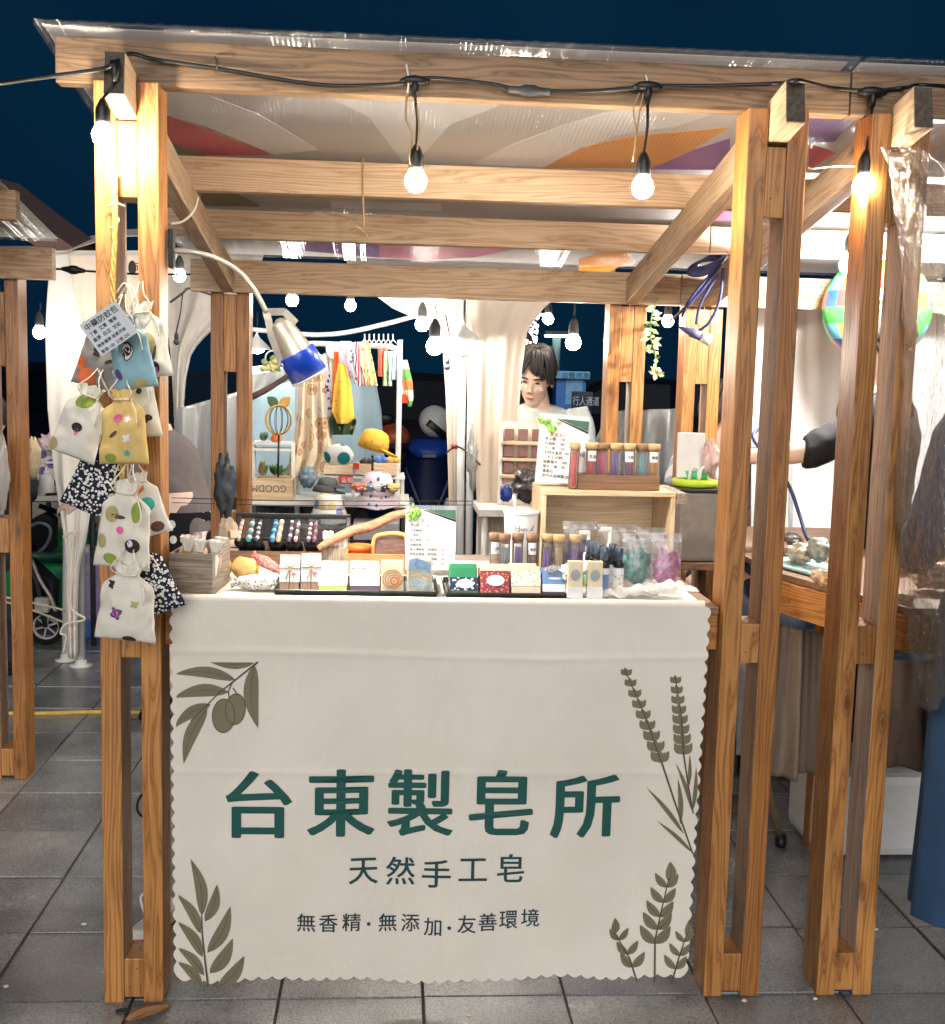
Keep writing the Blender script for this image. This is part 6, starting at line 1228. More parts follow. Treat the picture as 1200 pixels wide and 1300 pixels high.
lathe_wheel(t, (sxx, YSC-.55, .24), .24, .1, 'X'); lathe_wheel(t, (sxx, YSC+.65, .24), .24, .1, 'X')
def shield(u, v):
    a = (u-.5)*2; z = .30+(.75)*v; w_ = .24*(.35+.65*math.sin(math.pi*min(1, .25+.62*v))); return (sxx+a*w_, YSC-.42+.22*v-.12*(1-a*a), z)
b = B(); b.grid(shield, 21, 21, (0, .05, 0)); b.obj('front_shield', SBL, t)
b = B(); b.loft([((sxx, YSC-.62, .42), .07, .05), ((sxx, YSC-.6, .47), .1, .12), ((sxx, YSC-.5, .5), .09, .2)], 16); b.obj('mudguard', SBL, t)
for s_ in (-1, 1):
    b = B(); b.ball((sxx+s_*.13, YSC-.535, .6), .05, (.55, .4, 1.5), 12, 8); b.obj('indicator', mat('lamp_lens', (206, 210, 214), .15, coat=.6), t)
    b = B(); b.tube([(sxx+s_*.06, YSC-.2, 1.08), (sxx+s_*.3, YSC-.12, 1.1), (sxx+s_*.36, YSC-.08, 1.09)], .018, 8); b.obj('handlebar', BLACK, t)
    b = B(); b.tube([(sxx+s_*.22, YSC-.15, 1.1), (sxx+s_*.30, YSC-.2, 1.24)], .008, 6); b.ball((sxx+s_*.32, YSC-.2, 1.29), .06, (1.2, .35, .8), 12, 8); b.obj('mirror', BLACK, t)
b = B(); b.loft([((sxx, YSC-.3, .98), .1, .08), ((sxx, YSC-.26, 1.06), .17, .1), ((sxx, YSC-.2, 1.13), .12, .07)], 16); b.obj('headset', mat('scooter_accent', (30, 74, 176), .4), t)
b = B(); b.box((sxx, YSC-.37, 1.0), (.1, .03, .03), bev=.008); b.obj('headlight', mat('lamp_dim', (120, 130, 140), .25), t)
for s_ in (-1, 1): b = B(); b.tube([(sxx+s_*.03, YSC-.5, .52), (sxx+s_*.1, YSC-.5, .7), (sxx+s_*.17, YSC-.4, .9)], [.006, .01, .006], 6); b.obj('trim_line', mat('trim_grey', (96, 104, 116), .4), t)
b = B(); b.loft([((sxx, YSC+.1, .55), .16, .15), ((sxx, YSC+.3, .68), .17, .35), ((sxx, YSC+.35, .78), .16, .36)], 18); b.obj('body', SBL, t)
b = B(); b.loft([((sxx, YSC+.33, .78), .16, .34), ((sxx, YSC+.33, .84), .15, .34)], 18); b.obj('seat', BLACK, t)
b = B(); b.box((sxx, YSC-.1, .36), (.3, .5, .08), bev=.02); b.obj('footboard', BLACK, t)
t.scale = (1, 1, .86); q = Vector((sxx+.04, YSC-.2, 1.10)); t = thing('helmet', 'white open face helmet resting on the scooter handlebar', 'helmet', q)
b = B(); b.ball(q, .12, (1, 1.15, .92), 20, 14, Euler((R(25), R(30), 0)).to_matrix()); b.obj('shell', WHITE, t); b = B(); b.grid(lambda u, v: q+Euler((R(25), R(30), R(50))).to_matrix() @ Vector((.13*math.sin((u-.5)*2.2), -.142*math.cos((u-.5)*2.2), -.07+.05*v)), 17, 6, (0, -.004, 0)); b.obj('visor', BLACK, t)
q = P(500, 556, 6.0); t = thing('helmet', 'orange helmet hanging left of the scooter', 'helmet', q); b = B(); b.ball(q, .12, (1, 1, .9), 20, 12); b.obj('shell', mat('helmet_orange', (190, 84, 50), .35), t); b = B(); b.ball(q+Vector((.02, -.02, -.06)), .11, (1, 1, .5), 16, 8); b.obj('lining', BLACK, t)
def car(label, x, Y, yaw, col, L=4.2, W_=1.7, Hh=1.45):
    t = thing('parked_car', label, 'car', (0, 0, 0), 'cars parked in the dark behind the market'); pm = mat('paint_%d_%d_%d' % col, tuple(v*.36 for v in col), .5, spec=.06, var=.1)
    prof = [(-.5, .28), (-.5, .5), (-.485, .6), (-.3, .66), (-.16, .97), (.2, 1.0), (.36, .7), (.48, .66), (.5, .5), (.5, .28)]
    def side(s_): return [Vector((px*L, s_*W_/2*(1-.16*max(0, (pz-.6)/.4)), pz*Hh)) for px, pz in prof]
    b = B(); a_, c_ = side(-1), side(1); n = len(prof); b._g(a_+c_, [tuple(range(n)), tuple(range(2*n-1, n-1, -1))]+[(k, k+1, n+k+1, n+k) for k in range(n-1)]+[(n-1, 0, n, 2*n-1)])
    bmesh.ops.bevel(b.bm, geom=list(b.bm.edges), offset=.05, segments=2, affect='EDGES'); b.obj('body', pm, t, smooth=True)
    GL = mat('car_glass', (10, 16, 26), .4, spec=.05)
    for s_ in (-1, 1):
        for x0_, x1_, xt0, xt1 in ((-.27, -.0, -.15, 0), (.02, .32, .02, .19)):
            y_ = s_*(W_/2*.93); yt = s_*(W_/2*.858); b = B(); b.poly([(x0_*L, y_+s_*.03, .69*Hh), (x1_*L, y_+s_*.03, .69*Hh), (xt1*L, yt+s_*.012, .94*Hh), (xt0*L, yt+s_*.012, .94*Hh)], (0, -s_*.02, 0)); b.obj('side_window', GL, t)
    for x0_, x1_ in ((-.285, -.17), (.345, .215)):
        sg = -1 if x0_ < 0 else 1; b = B(); b.poly([(x0_*L+sg*.05, -W_*.42, .7*Hh), (x0_*L+sg*.05, W_*.42, .7*Hh), (x1_*L+sg*.03, W_*.38, .94*Hh), (x1_*L+sg*.03, -W_*.38, .94*Hh)], (-sg*.02, 0, 0)); b.obj('windscreen', GL, t)
    for px in (-.31, .31):
        for s_ in (-1, 1): lathe_wheel(t, Vector((px*L, s_*(W_/2-.08), .31)), .31, .2, 'Y')
    for s_ in (-1, 1): b = B(); b.ball((-.495*L, s_*W_*.36, .54*Hh), .12, (.4, 1.3, .6), 12, 8); b.obj('headlight', mat('lamp_lens', (206, 210, 214), .15, coat=.6), t); b = B(); b.ball((.495*L, s_*W_*.38, .56*Hh), .1, (.4, 1.2, .8), 12, 8); b.obj('tail_light', mat('tail_red', (140, 24, 24), .2), t)
    b = B(); b.box((-.505*L, 0, .36*Hh), (.03, .5, .12), bev=.004); b.obj('number_plate', PAPER, t)
    t.location = (x, Y, 0); t.rotation_euler = (0, 0, R(yaw)); return t
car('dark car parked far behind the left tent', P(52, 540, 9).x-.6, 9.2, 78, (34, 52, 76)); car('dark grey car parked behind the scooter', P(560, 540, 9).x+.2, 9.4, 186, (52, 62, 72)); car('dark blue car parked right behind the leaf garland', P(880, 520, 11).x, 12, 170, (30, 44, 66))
YK = 8.5; t = thing('kiosk', 'blue parking kiosk with a pale sign band', 'kiosk', (P(720, 560, YK).x, YK, 0)); kx0, kx1 = P(706, 500, YK).x, P(744, 500, YK).x; kz1, kz0 = P(720, 471, YK).z, P(720, 481, YK).z
BK = mat('kiosk_blue', (40, 110, 190), .5, var=.06)
b = B(); b.box(((kx0+kx1)/2, YK+.3, kz0/2), (kx1-kx0, .6, kz0), bev=.01); b.obj('cabin', BK, t); b = B(); b.box(((kx0+kx1)/2, YK+.26, (kz0+kz1)/2), (kx1-kx0+.04, .7, kz1-kz0), bev=.01); sg_ = b.obj('sign_band', mat('kiosk_band', (96, 170, 206), .5), t)
text('lettering', '收費停車', mat('kiosk_ink', (36, 84, 130), .6), t, (kx0+.03, YK-.096, kz0+.012), (1, 0, 0), (0, 0, 1), height=(kz1-kz0)*.8, width=1.15)
b = B(); b.poly([(kx0-.02, YK-.05, kz0), (kx0-.02, YK-.05, kz1), (kx0-.1-.25, YK+.1, kz0-.06)], (0, .5, 0)); b.obj('awning', mat('kiosk_band', (96, 170, 206), .5), t)
b = B(); b.box((kx0+.17, YK-.006, P(715, 497, YK).z), (.16, .01, .24), bev=.002); b.obj('notice', mat('kiosk_notice', (110, 160, 206), .5), t)
YG = 7.0; b = B(); gx0, gx1 = P(726, 505, YG).x, P(753, 505, YG).x; gz1, gz0 = P(740, 497, YG).z, P(740, 517, YG).z
t = thing('pedestrian_sign', 'dark navy walkway sign with white characters in front of the kiosk', 'sign', ((gx0+gx1)/2, YG, 0)); b.box(((gx0+gx1)/2, YG, (gz0+gz1)/2), (gx1-gx0, .03, gz1-gz0), bev=.006); b.obj('panel', mat('sign_navy', (20, 38, 62), .4), t)
text('lettering', '行人通道', mat('sign_white', (190, 210, 220), .5), t, (gx0+.005, YG-.017, gz0+.022), (1, 0, 0), (0, 0, 1), height=(gz1-gz0)*.62, width=.43/.62*1.0)
for xx in (gx0+.02, gx1-.02): b = B(); b.tube([(xx, YG+.02, 0), (xx, YG+.02, gz1)], .015, 8); b.obj('sign_leg', DKGREY, t)
q = P(707, 425, 14); t = thing('street_lamp', 'lit street lamp far off above the blue kiosk', 'street lamp', (q.x, 14, 0)); b = B(); b.tube([(q.x, 14, 0), (q.x, 14, q.z)], .06, 10); b.obj('pole', DKGREY, t); b = B(); b.box(q+Vector((0, -.1, .02)), (.4, .3, .05), bev=.01); b.obj('lamp_housing', DKGREY, t); b = B(); b.box(q+Vector((0, -.1, -.02)), (.34, .24, .03), bev=.008); b.obj('lamp_panel', glow('street_lamp_lit', (190, 240, 236), 8), t)
# fairy light wrapped trunk
q0, q1 = P(664, 470, 5.2), P(672, 384, 5.2); t = thing('tree_trunk', 'tree trunk wrapped in dense white fairy lights behind the man', 'tree', (q0.x, 5.2, 0))
b = B(); b.tube([(q0.x, 5.2, 0), q0, q1, q1+Vector((.1, 0, .6))], [.09, .07, .06, .05], 12); b.obj('trunk', mat('bark', (60, 50, 44), .9, var=.4), t)
b = B()
for k in range(240):
    v = random.random(); a = random.uniform(3.14, 6.28); c = q0.lerp(q1, v*1.1-.05); r_ = .066; p_ = c+Vector((r_*math.cos(a)*1.05, r_*math.sin(a), 0)); b.ball(p_, .0075, seg=6, rings=4)
MATS['fairy_lit'] = glow('fairy_lit', (240, 250, 255), 6); MATS['fairy_lit'].cycles.emission_sampling = 'NONE'; o = b.obj('fairy_lights', MATS['fairy_lit'], t); o['kind'] = 'stuff'
# leaf garland and clear sheet at the right back
t = thing('leaf_garland', 'pale leaf garland hanging by the right back post', 'garland', P(832, 384, 1.5)); pts = smooth([P(836, 378, 1.5), P(828, 400, 1.5), P(826, 425, 1.5), P(832, 450, 1.5), P(833, 474, 1.5)], 6)
b = B(); b.tube(pts, .003, 6); b.obj('stem', SUC[1], t)
for k in range(46):
    c = pts[random.randrange(2, len(pts))]; a = random.random()*6.28; d = Vector((math.cos(a), math.sin(a)*.6, random.uniform(-.7, .5))).normalized(); sd_ = d.cross(Vector((0, -1, .3))).normalized()*.009; L = random.uniform(.025, .042)
    b = B(); b._g([c, c+d*L*.5+sd_, c+d*L, c+d*L*.5-sd_], [(0, 1, 2, 3)]); b.obj('leaf', mat('garland_leaf' if k % 3 else 'garland_leaf_green', (196, 190, 150) if k % 3 else (134, 150, 98), .7), t)
cloth('crinkled clear plastic sheet over goods behind the right back post', [(772, 872, 522, -4), (756, 872, 560), (750, 872, 640)], 2.15, clear('dark_sheet', (200, 214, 220), .3, .12, .22, 1.0, 14, .03), 3, .05, 'plastic_sheet', 'sheet', 31, None)
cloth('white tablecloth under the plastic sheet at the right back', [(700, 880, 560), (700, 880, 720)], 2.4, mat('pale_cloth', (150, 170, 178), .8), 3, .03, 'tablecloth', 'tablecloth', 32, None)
pst = P(862, 560, 1.95)
human('person in a striped shirt half hidden behind the right back post', (pst.x+.17, 2.1, 0), 40, stripes('shirt_stripe', ((206, 210, 222), (150, 156, 186)), 10, 'X'), mat('dark_jeans', (40, 46, 60), .9), dict(head=(0, -.06, 1.30), neck=(0, -.01, 1.17), chest=(0, 0, 1.02), shL=(-.175, 0, 1.13), shR=(.175, 0, 1.13), waist=(0, 0, .85), pel=(0, 0, .7), elL=(-.26, -.02, .88), elR=(.24, -.03, .88), wrL=(-.25, -.2, .78), wrR=(.16, -.2, .78), hiL=(-.085, 0, .66), hiR=(.085, 0, .66), knL=(-.1, -.35, .5), knR=(.1, -.35, .5), anL=(-.1, -.33, .08), anR=(.1, -.33, .08)), (10, 0, 0), 1.0, .8, voxel=.012)
# ================================================================== left background: table, stroller, bin
YL = 3.5
zl = P(80, 630, YL).z
t = thing('folding_table', 'white folding table behind the left tent leg', 'table', (P(70, 640, YL).x, YL, 0)); lx0, lx1 = P(14, 630, YL).x, P(128, 633, YL).x
lumber('table_top', (lx0, YL+.25, zl-.012), (lx1, YL+.25, zl-.012), .55, .024, WHITE, t)
for xx in (lx0+.05, lx1-.05):
    for yy in (YL+.02, YL+.48): b = B(); b.tube([(xx, yy, 0), (xx, yy, zl-.02)], .014, 8); b.obj('table_leg', DKGREY, t)
b = B(); b.tube([P(50, 642, YL+.1), P(122, 668, YL+.1)], .014, 8); b.obj('brace', BLACK, t)
cloth('grey canvas wall below the white folding table', [(40, 132, 637), (40, 132, 780)], YL+.9, mat('grey_canvas', (132, 126, 116), .9), 2, .02, 'canvas_wall', 'canvas', 41, None)
q = P(59, 627, YL+.05); q.z = zl; t = thing('pump_bottle', 'white pump bottle standing on the folding table', 'bottle', q); k = S(YL)
b = B(); b.lathe([(9*k, 0), (9.5*k, 1*k), (9.5*k, 20*k), (7*k, 25*k), (3*k, 27*k)], q, 18); b.obj('bottle_body', WHITE, t); b = B(); b.lathe([(4*k, 26*k), (4*k, 30*k), (1.5*k, 31*k), (1.5*k, 39*k), (5*k, 39.5*k), (5*k, 42*k)], q, 12); b.box(q+Vector((5*k, 0, 41*k)), (10*k, 3*k, 2.5*k)); b.obj('pump_head', WHITE, t)
b = B(); b.box(P(54, 586, YL+.25), (36*S(YL), .01, 48*S(YL)), (R(-8), 0, 0), bev=.002); tag(b.obj('print_board', dots('violet_print', (232, 220, 218), (120, 108, 170), 16, .4, .7, core=(60, 50, 90))), 'white board with violet flower print on the folding table', 'board')
crumple('pink paper tissue standing on the print board', 52, 70, 552, 572, YL+.2, mat('pink_paper', (236, 206, 206), .8), 'pink_paper', 'paper', .5, .06)
b = B(); b.tube([P(58, 628, YL-.0), P(72, 627, YL+.03)], .007, 8); tag(b.obj('marker_pen', BLACK), 'black marker pen at the table edge', 'pen')
for k, (a_, c_) in enumerate((((100, 627), (114, 620)), ((104, 631), (118, 626)))): b = B(); b.tube([P(*a_, YL), P(*c_, YL+.1)], .004, 6); tag(b.obj('wooden_stick', W_CRATE), 'thin wooden stick on the folding table, %s one' % ('upper', 'lower')[k], 'stick')
# green wheeled bin
gb = PZ(66, 800, 0); gb.y = 4.1; gx = P(64, 740, 4.1).x; t = thing('wheeled_bin', 'green wheeled bin with dark rim under the folding table', 'bin', (gx, 4.1, 0)); zb0, zb1 = .06, P(64, 700, 4.1).z
GBN = mat('bin_green', (26, 150, 88), .4, var=.06); b = B(); b.loft([((gx, 4.1, zb0), .2, .22), ((gx, 4.1, zb1*.5), .24, .25), ((gx, 4.1, zb1), .28, .28)], 4 if False else 24); b.obj('bin_body', GBN, t)
b = B(); b.loft([((gx, 4.1, zb1-.02), .3, .3), ((gx, 4.1, zb1+.05), .3, .3)], 24); b.obj('bin_rim', mat('bin_dark_green', (20, 84, 58), .4), t); b = B(); b.loft([((gx, 4.1, zb1+.05), .29, .29), ((gx, 4.1, zb1+.1), .27, .27), ((gx, 4.1, zb1+.12), .1, .1)], 24); b.obj('bin_lid', GBN, t)
for s_ in (-1, 1): lathe_wheel(t, (gx+s_*.2, 4.3, .08), .08, .05, 'X')
# purple water canister, blue bag
cq = P(112, 765, 3.75); cq.z = 0; t = thing('water_canister', 'lilac water canister with a clear lid standing on the ground', 'canister', cq); zc_ = P(112, 695, 3.75).z
b = B(); b.lathe([(.1, 0), (.11, .02), (.11, zc_*.8), (.09, zc_*.9), (.05, zc_*.94)], cq, 24); b.obj('canister_body', mat('lilac_plastic', (176, 160, 206), .35), t); b = B(); b.lathe([(.055, zc_*.93), (.055, zc_), (.03, zc_*1.03)], cq, 20); b.obj('lid', mat('frost_lid', (216, 210, 226), .3), t); b = B(); b.lathe([(.112, 0), (.113, .03), (.113, zc_*.22), (.111, zc_*.24)], cq, 24); b.obj('base_ring', mat('canister_blue', (70, 110, 190), .4), t)
crumple('blue plastic bag slumped beside the tent foot', 76, 88, 752, 805, 3.7, mat('blue_bag', (96, 136, 196), .4), 'plastic_bag', 'bag', .3, .15)
crumple('pink plastic bag on the ground by the canister', 106, 122, 778, 800, 3.6, mat('pink_bag', (190, 110, 140), .4), 'plastic_bag', 'bag', .3, .1)
# stroller
YS_ = 3.55; t = thing('stroller', 'dark folded stroller with a white spoked wheel at the left', 'stroller', (P(45, 800, YS_).x, YS_, 0)); BLK = mat('stroller_fabric', (26, 30, 38), .8)
wq = P(59, 790, YS_); wr = 23*S(YS_); wq.z = wr; lathe_wheel(t, wq, wr, .04, 'Y', 6, WHITE); wq2 = wq+Vector((-.45, .05, 0)); lathe_wheel(t, wq2, wr, .04, 'Y', 6, WHITE); lathe_wheel(t, wq+Vector((-.05, .4, 0)), wr, .04, 'Y', 6, WHITE)
b = B(); b.tube([wq+Vector((0, -.02, 0)), P(48, 745, YS_), P(38, 705, YS_), P(20, 660, YS_)], .013, 8); b.obj('frame', DKGREY, t)
b = B(); b.tube(smooth([P(36, 700, YS_), P(50, 735, YS_), P(66, 762, YS_), P(72, 790, YS_)], 4), .011, 8); b.obj('frame', SILVER, t)
b = B(); b.grid(lambda u, v: P(36+(32)*u*(1-.1*v), 712+70*v+u*30*(1-v), YS_+.03+.02*math.sin(u*5)), 12, 12, (0, .12, 0)); b.obj('seat_fabric', BLK, t)
b = B(); b.grid(lambda u, v: P(38+26*u, 662+38*v-8*math.sin(math.pi*u)*(1-v), YS_-.05+.1*v), 12, 8, (0, .14, 0)); b.obj('bumper_tray', BLK, t); b = B(); b.tube(smooth([P(38, 668, YS_-.06), P(52, 664, YS_-.07), P(64, 672, YS_-.07), P(60, 690, YS_-.06), P(48, 702, YS_-.05)], 4), .009, 8); b.obj('bumper_bar', mat('soft_grey', (120, 126, 134), .6), t)
b = B(); b.box(P(54, 768, YS_-.02), (.075, .05, .08), bev=.012); b.obj('cup_pouch', mat('cream_pouch', (206, 204, 190), .8), t)
# person at the far left edge
pl = P(2, 560, 2.9); human('person in dark clothes with beige bag at the far left edge', (pl.x-.06, 3.0, 0), -35, mat('black_jacket', (30, 32, 36), .85), mat('dark_jeans', (40, 46, 60), .9), dict(head=(0, -.05, P(2, 540, 3.0).z), neck=(0, 0, P(2, 540, 3.0).z-.14), chest=(0, 0, P(2, 540, 3.0).z-.3), shL=(-.175, 0, P(2, 540, 3.0).z-.19), shR=(.175, 0, P(2, 540, 3.0).z-.19), waist=(0, .0, .85), pel=(0, 0, .72), elL=(-.24, 0, .85), elR=(.24, -.03, .85), hiL=(-.085, 0, .68), hiR=(.085, 0, .68), knL=(-.1, -.2, .42), knR=(.1, -.2, .42)), (12, 0, 0), 1.0, 1.8, voxel=.012)
crumple('beige cloth bag hanging beside the left stall post', 36, 52, 612, 662, 2.7, mat('beige_bag', (206, 190, 152), .9), 'cloth_bag', 'bag', .25, .1)
crumple('clear plastic bag hanging on the left stall post', -12, 11, 600, 700, 1.4, clear('left_film', (226, 222, 216), .15, .15, .4, .7, 25), 'plastic_bag', 'bag', .25, .1)
b = B(); b.tube(smooth([PZ(-60, 905, .006), PZ(40, 906, .006), PZ(120, 904, .006), PZ(185, 905, .006), PZ(320, 912, .006)], 4), .009, 8); tag(b.obj('garden_hose', mat('yellow_hose', (214, 176, 84), .5)), 'yellow hose lying across the paving behind the stall', 'hose')
# power strip at the foot of the left post
ps = PZ(181, 1180, .02); t = thing('power_strip', 'white power strip with a black plug behind the left post foot', 'power strip', (ps.x, ps.y, .0)); b = B(); b.box((ps.x+.03, ps.y+.05, .02), (.05, .2, .036), (0, 0, R(-20)), bev=.006); b.obj('strip_body', WHITE, t)
b = B(); b.box((ps.x+.015, ps.y+.02, .052), (.022, .022, .03), bev=.004); b.obj('plug', BLACK, t); b = B(); b.tube(smooth([(ps.x+.015, ps.y+.02, .065), (ps.x+.01, ps.y+.02, .1), (ps.x+.025, ps.y+.03, .15), (ps.x+.05, ps.y+.06, .19)], 4), .0035, 6); b.obj('lead', CABLE, t)
b = B(); b.tube(smooth([(ps.x, ps.y+.03, .05), (ps.x-.012, ps.y+.04, .09), (ps.x+.02, ps.y+.05, .1), (ps.x+.03, ps.y+.06, .03)], 4), .004, 6); b.obj('lead', WHITE, t)
twine('cable_loop', 'black cable loop beside the left post at knee height', [P(183, 1005, .25), P(175, 1018, .25), P(176, 1032, .25), P(190, 1042, .25)], .0035, CABLE, 'cable')
q = PZ(188, 1288, .004); b = B(); ang = R(38)
b.grid(lambda u, v: q+Vector(((u-.5)*.11*math.cos(ang)-(v-.5)*.042*math.sin(math.pi*u)**.7*math.sin(ang), (u-.5)*.11*math.sin(ang)+(v-.5)*.042*math.sin(math.pi*u)**.7*math.cos(ang), .006*abs(v-.5)*2+.004*math.sin(u*4))), 17, 9, (0, 0, .0008)); tag(b.obj('fallen_leaf', mat('dry_leaf', (186, 138, 92), .7, var=.25)), 'dry brown leaf on the paving in front of the left post', 'leaf')
for k, (px, py, s_) in enumerate(((107, 1173, .006), (595+0, 1290, .004), (945, 1270, .006), (1035, 1268, .005), (1112, 1180, .006), (8, 1252, .006))):
    b = B(); b.ball(PZ(px, py, .004), s_, (1.2, .8, .6), 8, 5, None, .5, 3); tag(b.obj('pebble', WHITE if k in (0, 4) else BEI), 'tiny pale scrap on the wet paving %s' % ('left of the stall', 'under the banner middle', 'at the foot of the right post', 'at the foot of the outer right post', 'by the blue coat', 'at the bottom left corner')[k], 'scrap')
t = thing('washer', 'small metal ring lying at the foot of the left post', 'washer', PZ(155, 1284, .003)); b = B(); c = PZ(155, 1284, .003); b.tube([c+Vector((.012*math.cos(a/16*6.283), .009*math.sin(a/16*6.283), 0)) for a in range(17)], .003, 6, False); b.obj('ring', DKGREY, t)

# ================================================================== right stall: cloth, goods, people, curtain
cloth('grey brown tablecloth hanging at the right stall side', [(984, 1046, 792, 14), (980, 1048, 860), (976, 1050, 940), (972, 1050, 990, -8)], .50, mat('taupe_cloth', (150, 136, 120), .75, var=.05), 2, .03, 'tablecloth', 'tablecloth', 51, None)
cloth('dark brown cloth under the right stall counter front', [(1128, 1240, 838), (1128, 1240, 900), (1128, 1240, 976)], .13, mat('umber_cloth', (120, 100, 86), .8, var=.1), 2, .02, 'tablecloth', 'tablecloth', 52, None)
cloth('white cloth hanging behind the gap of the right post', [(936, 964, 836), (936, 962, 960)], 1.3, mat('pale_sheet', (216, 216, 220), .8), 1, .01, 'cloth', 'cloth', 53, None)
wl = thing('fabric_wall', 'white fabric back wall of the right stall', 'fabric wall', P(1040, 560, 1.9))
drape('wall_cloth', [(955, 1330, 384), (955, 1330, 560), (955, 1330, 760)], 1.9, mat('wall_white', (246, 247, 248), .8, var=.05, scale=5, bump=.4, bscale=14, bdist=.01), wl, 6, .012, 80, 30, seed=9)
for xx in (1004, 1120, 1230): b = B(); b.tube([P(xx, 384, 1.89), P(xx, 760, 1.89)], .008, 8); b.obj('seam_pole', STEEL, wl)
for lab, (cx, cy) in {'unseen bulb added behind the right post to whiten the stall wall': (1080, 336), 'unseen bulb added past the frame edge to whiten the stall wall': (1225, 330)}.items():
    q = P(cx, cy, 1.0); t = thing('hanging_bulb', lab, 'bulb', q, 'bulbs added unseen inside the right stall'); bulb_parts(t, P(cx, cy-60, 1.0), q, .034, glow('added_bulb_lit', (255, 250, 244), 950), CABLE)  # bulbs added out of sight to brighten the white wall cloth
# checkered beach ball
bc = P(1113, 392, 1.35); br = 68*S(1.35); cols = [mat('ball_%d' % i, c, .3, coat=.3, var=.03) for i, c in enumerate(((40, 84, 190), (64, 176, 72), (106, 190, 226), (232, 200, 70), (226, 130, 50), (206, 60, 60)))]
t = thing('beach_ball', 'checkered multicolour beach ball hanging behind the right post', 'ball', bc); b = B(); b.ball(bc, br, (1, 1, 1), 32, 20); b.bm.faces.ensure_lookup_table()
for i, f in enumerate(b.bm.faces): r_, c = divmod(i, 32); f.material_index = ((r_//2)*2+(c//2)+((r_//2)*(c//2)) % 3) % 6
b.obj('ball_skin', cols, t); b = B(); b.tube([bc+Vector((0, 0, br)), bc+Vector((0, 0, br+.12))], .003, 6); b.obj('hanging_string', CORD, t)
# black shirt person with tattooed forearm
pb = P(1085, 560, 1.05)
hp = pb.z+.36
human('person in a black shirt reaching left behind the right stall post', (P(1116, 560, 1.12).x, 1.12, 0), -90, mat('black_shirt', (22, 22, 26), .85), mat('dark_jeans', (40, 46, 60), .9), dict(head=(.0, .0, hp), neck=(.0, 0, hp-.14), chest=(.0, 0, hp-.3), shL=(-.17, -.02, hp-.19), shR=(.17, -.02, hp-.19), waist=(.0, 0, hp-.5), pel=(.0, 0, hp-.64), elL=(-.2, .0, hp-.47), elR=(.19, -.30, hp-.335), wrL=(-.2, .04, hp-.7), wrR=(.17, -.53, hp-.36), hiL=(-.085, 0, hp-.67), hiR=(.085, 0, hp-.67), knL=(-.085, -.02, .47), knR=(.085, -.02, .47)), (20, 0, -20), .96, 1.12, voxel=.010)
# goods on the right counter
zq = .948
def rg(px, py): return PZ(px, py, zq)
for lab, px0, px1, py0, py1, Y, c, am in (('clear bag of shell beads on the right counter', 1000, 1028, 690, 716, .62, (206, 196, 176), .4), ('grey green bag on the right counter by the post', 1026, 1052, 682, 712, .55, (168, 176, 166), .3), ('dark pouch on the right counter', 996, 1016, 676, 692, .85, (120, 118, 116), .3), ('tan paper bag beside the outer post', 1034, 1052, 722, 742, .22, (214, 182, 146), .4), ('bag of brown shells under the plastic curtain', 1150, 1205, 716, 745, .5, (150, 128, 108), .6), ('heap of pale shells on the right counter front', 1158, 1210, 742, 775, .25, (176, 160, 142), .6), ('aqua packet on the right counter behind plastic', 1176, 1210, 714, 734, .55, (140, 196, 196), .2)):
    crumple(lab, px0, px1, py0, py1, Y, mat('goods_%d' % px0, c, .4, var=.5, scale=70), 'goods_bag', 'bag', am, .1)
b = B(); c = rg(1015, 728); b.box((c.x+.05, c.y+.1, zq+.006), (.16, .26, .006), (0, 0, R(18)), bev=.001); b.obj('x', PAPER) if False else tag(b.obj('picture_card', mat('aqua_card', (170, 206, 210), .3)), 'pale aqua card lying on the right counter', 'card')
b = B(); b.tube(smooth([P(962, 545, 1.0), P(958, 560, .95), P(998, 610, .9), P(1014, 650, .85), P(1022, 676, .8), P(1027, 686, .78)], 5), .006, 8); tag(b.obj('blue_cable', NAVYC), 'thick navy cable hanging down to the right counter', 'cable')
# cable bundle at the right rafter
t = thing('cable_bundle', 'bundle of navy extension cables tied to the right rafter', 'cables', P(905, 330, 1.2))
for k in range(6): b = B(); c = P(893+k*2, 340-k*2, 1.2); b.tube([c+Vector((.05*math.cos(a/16*6.283), .02*math.sin(a/16*6.283), .028*math.sin(a/16*6.283+.6+.1*k))) for a in range(17)], .005, 6, False); b.obj('coil', NAVYC, t)
for pts in ([P(915, 335, 1.2), P(890, 370, 1.2), P(862, 398, 1.25), P(850, 408, 1.6)], [P(918, 340, 1.2), P(914, 380, 1.2), P(900, 410, 1.2), P(880, 424, 1.22)], [P(905, 345, 1.2), P(876, 380, 1.2), P(866, 402, 1.25)], [P(912, 348, 1.2), P(890, 385, 1.2), P(884, 412, 1.2)]): b = B(); b.tube(smooth(pts, 5), .0048, 6); b.obj('cable', NAVYC, t)
b = B(); q0, q1 = P(862, 415, 1.2), P(902, 432, 1.2); b.tube([q0, q0.lerp(q1, .35), q0.lerp(q1, .4), q0.lerp(q1, .7)], [.004, .012, .016, .015], 10); b.obj('plug', mat('plug_slate', (86, 90, 128), .5), t); b = B(); b.tube([q0.lerp(q1, .7), q1], [.018, .02], 10); b.obj('socket', WHITE, t)
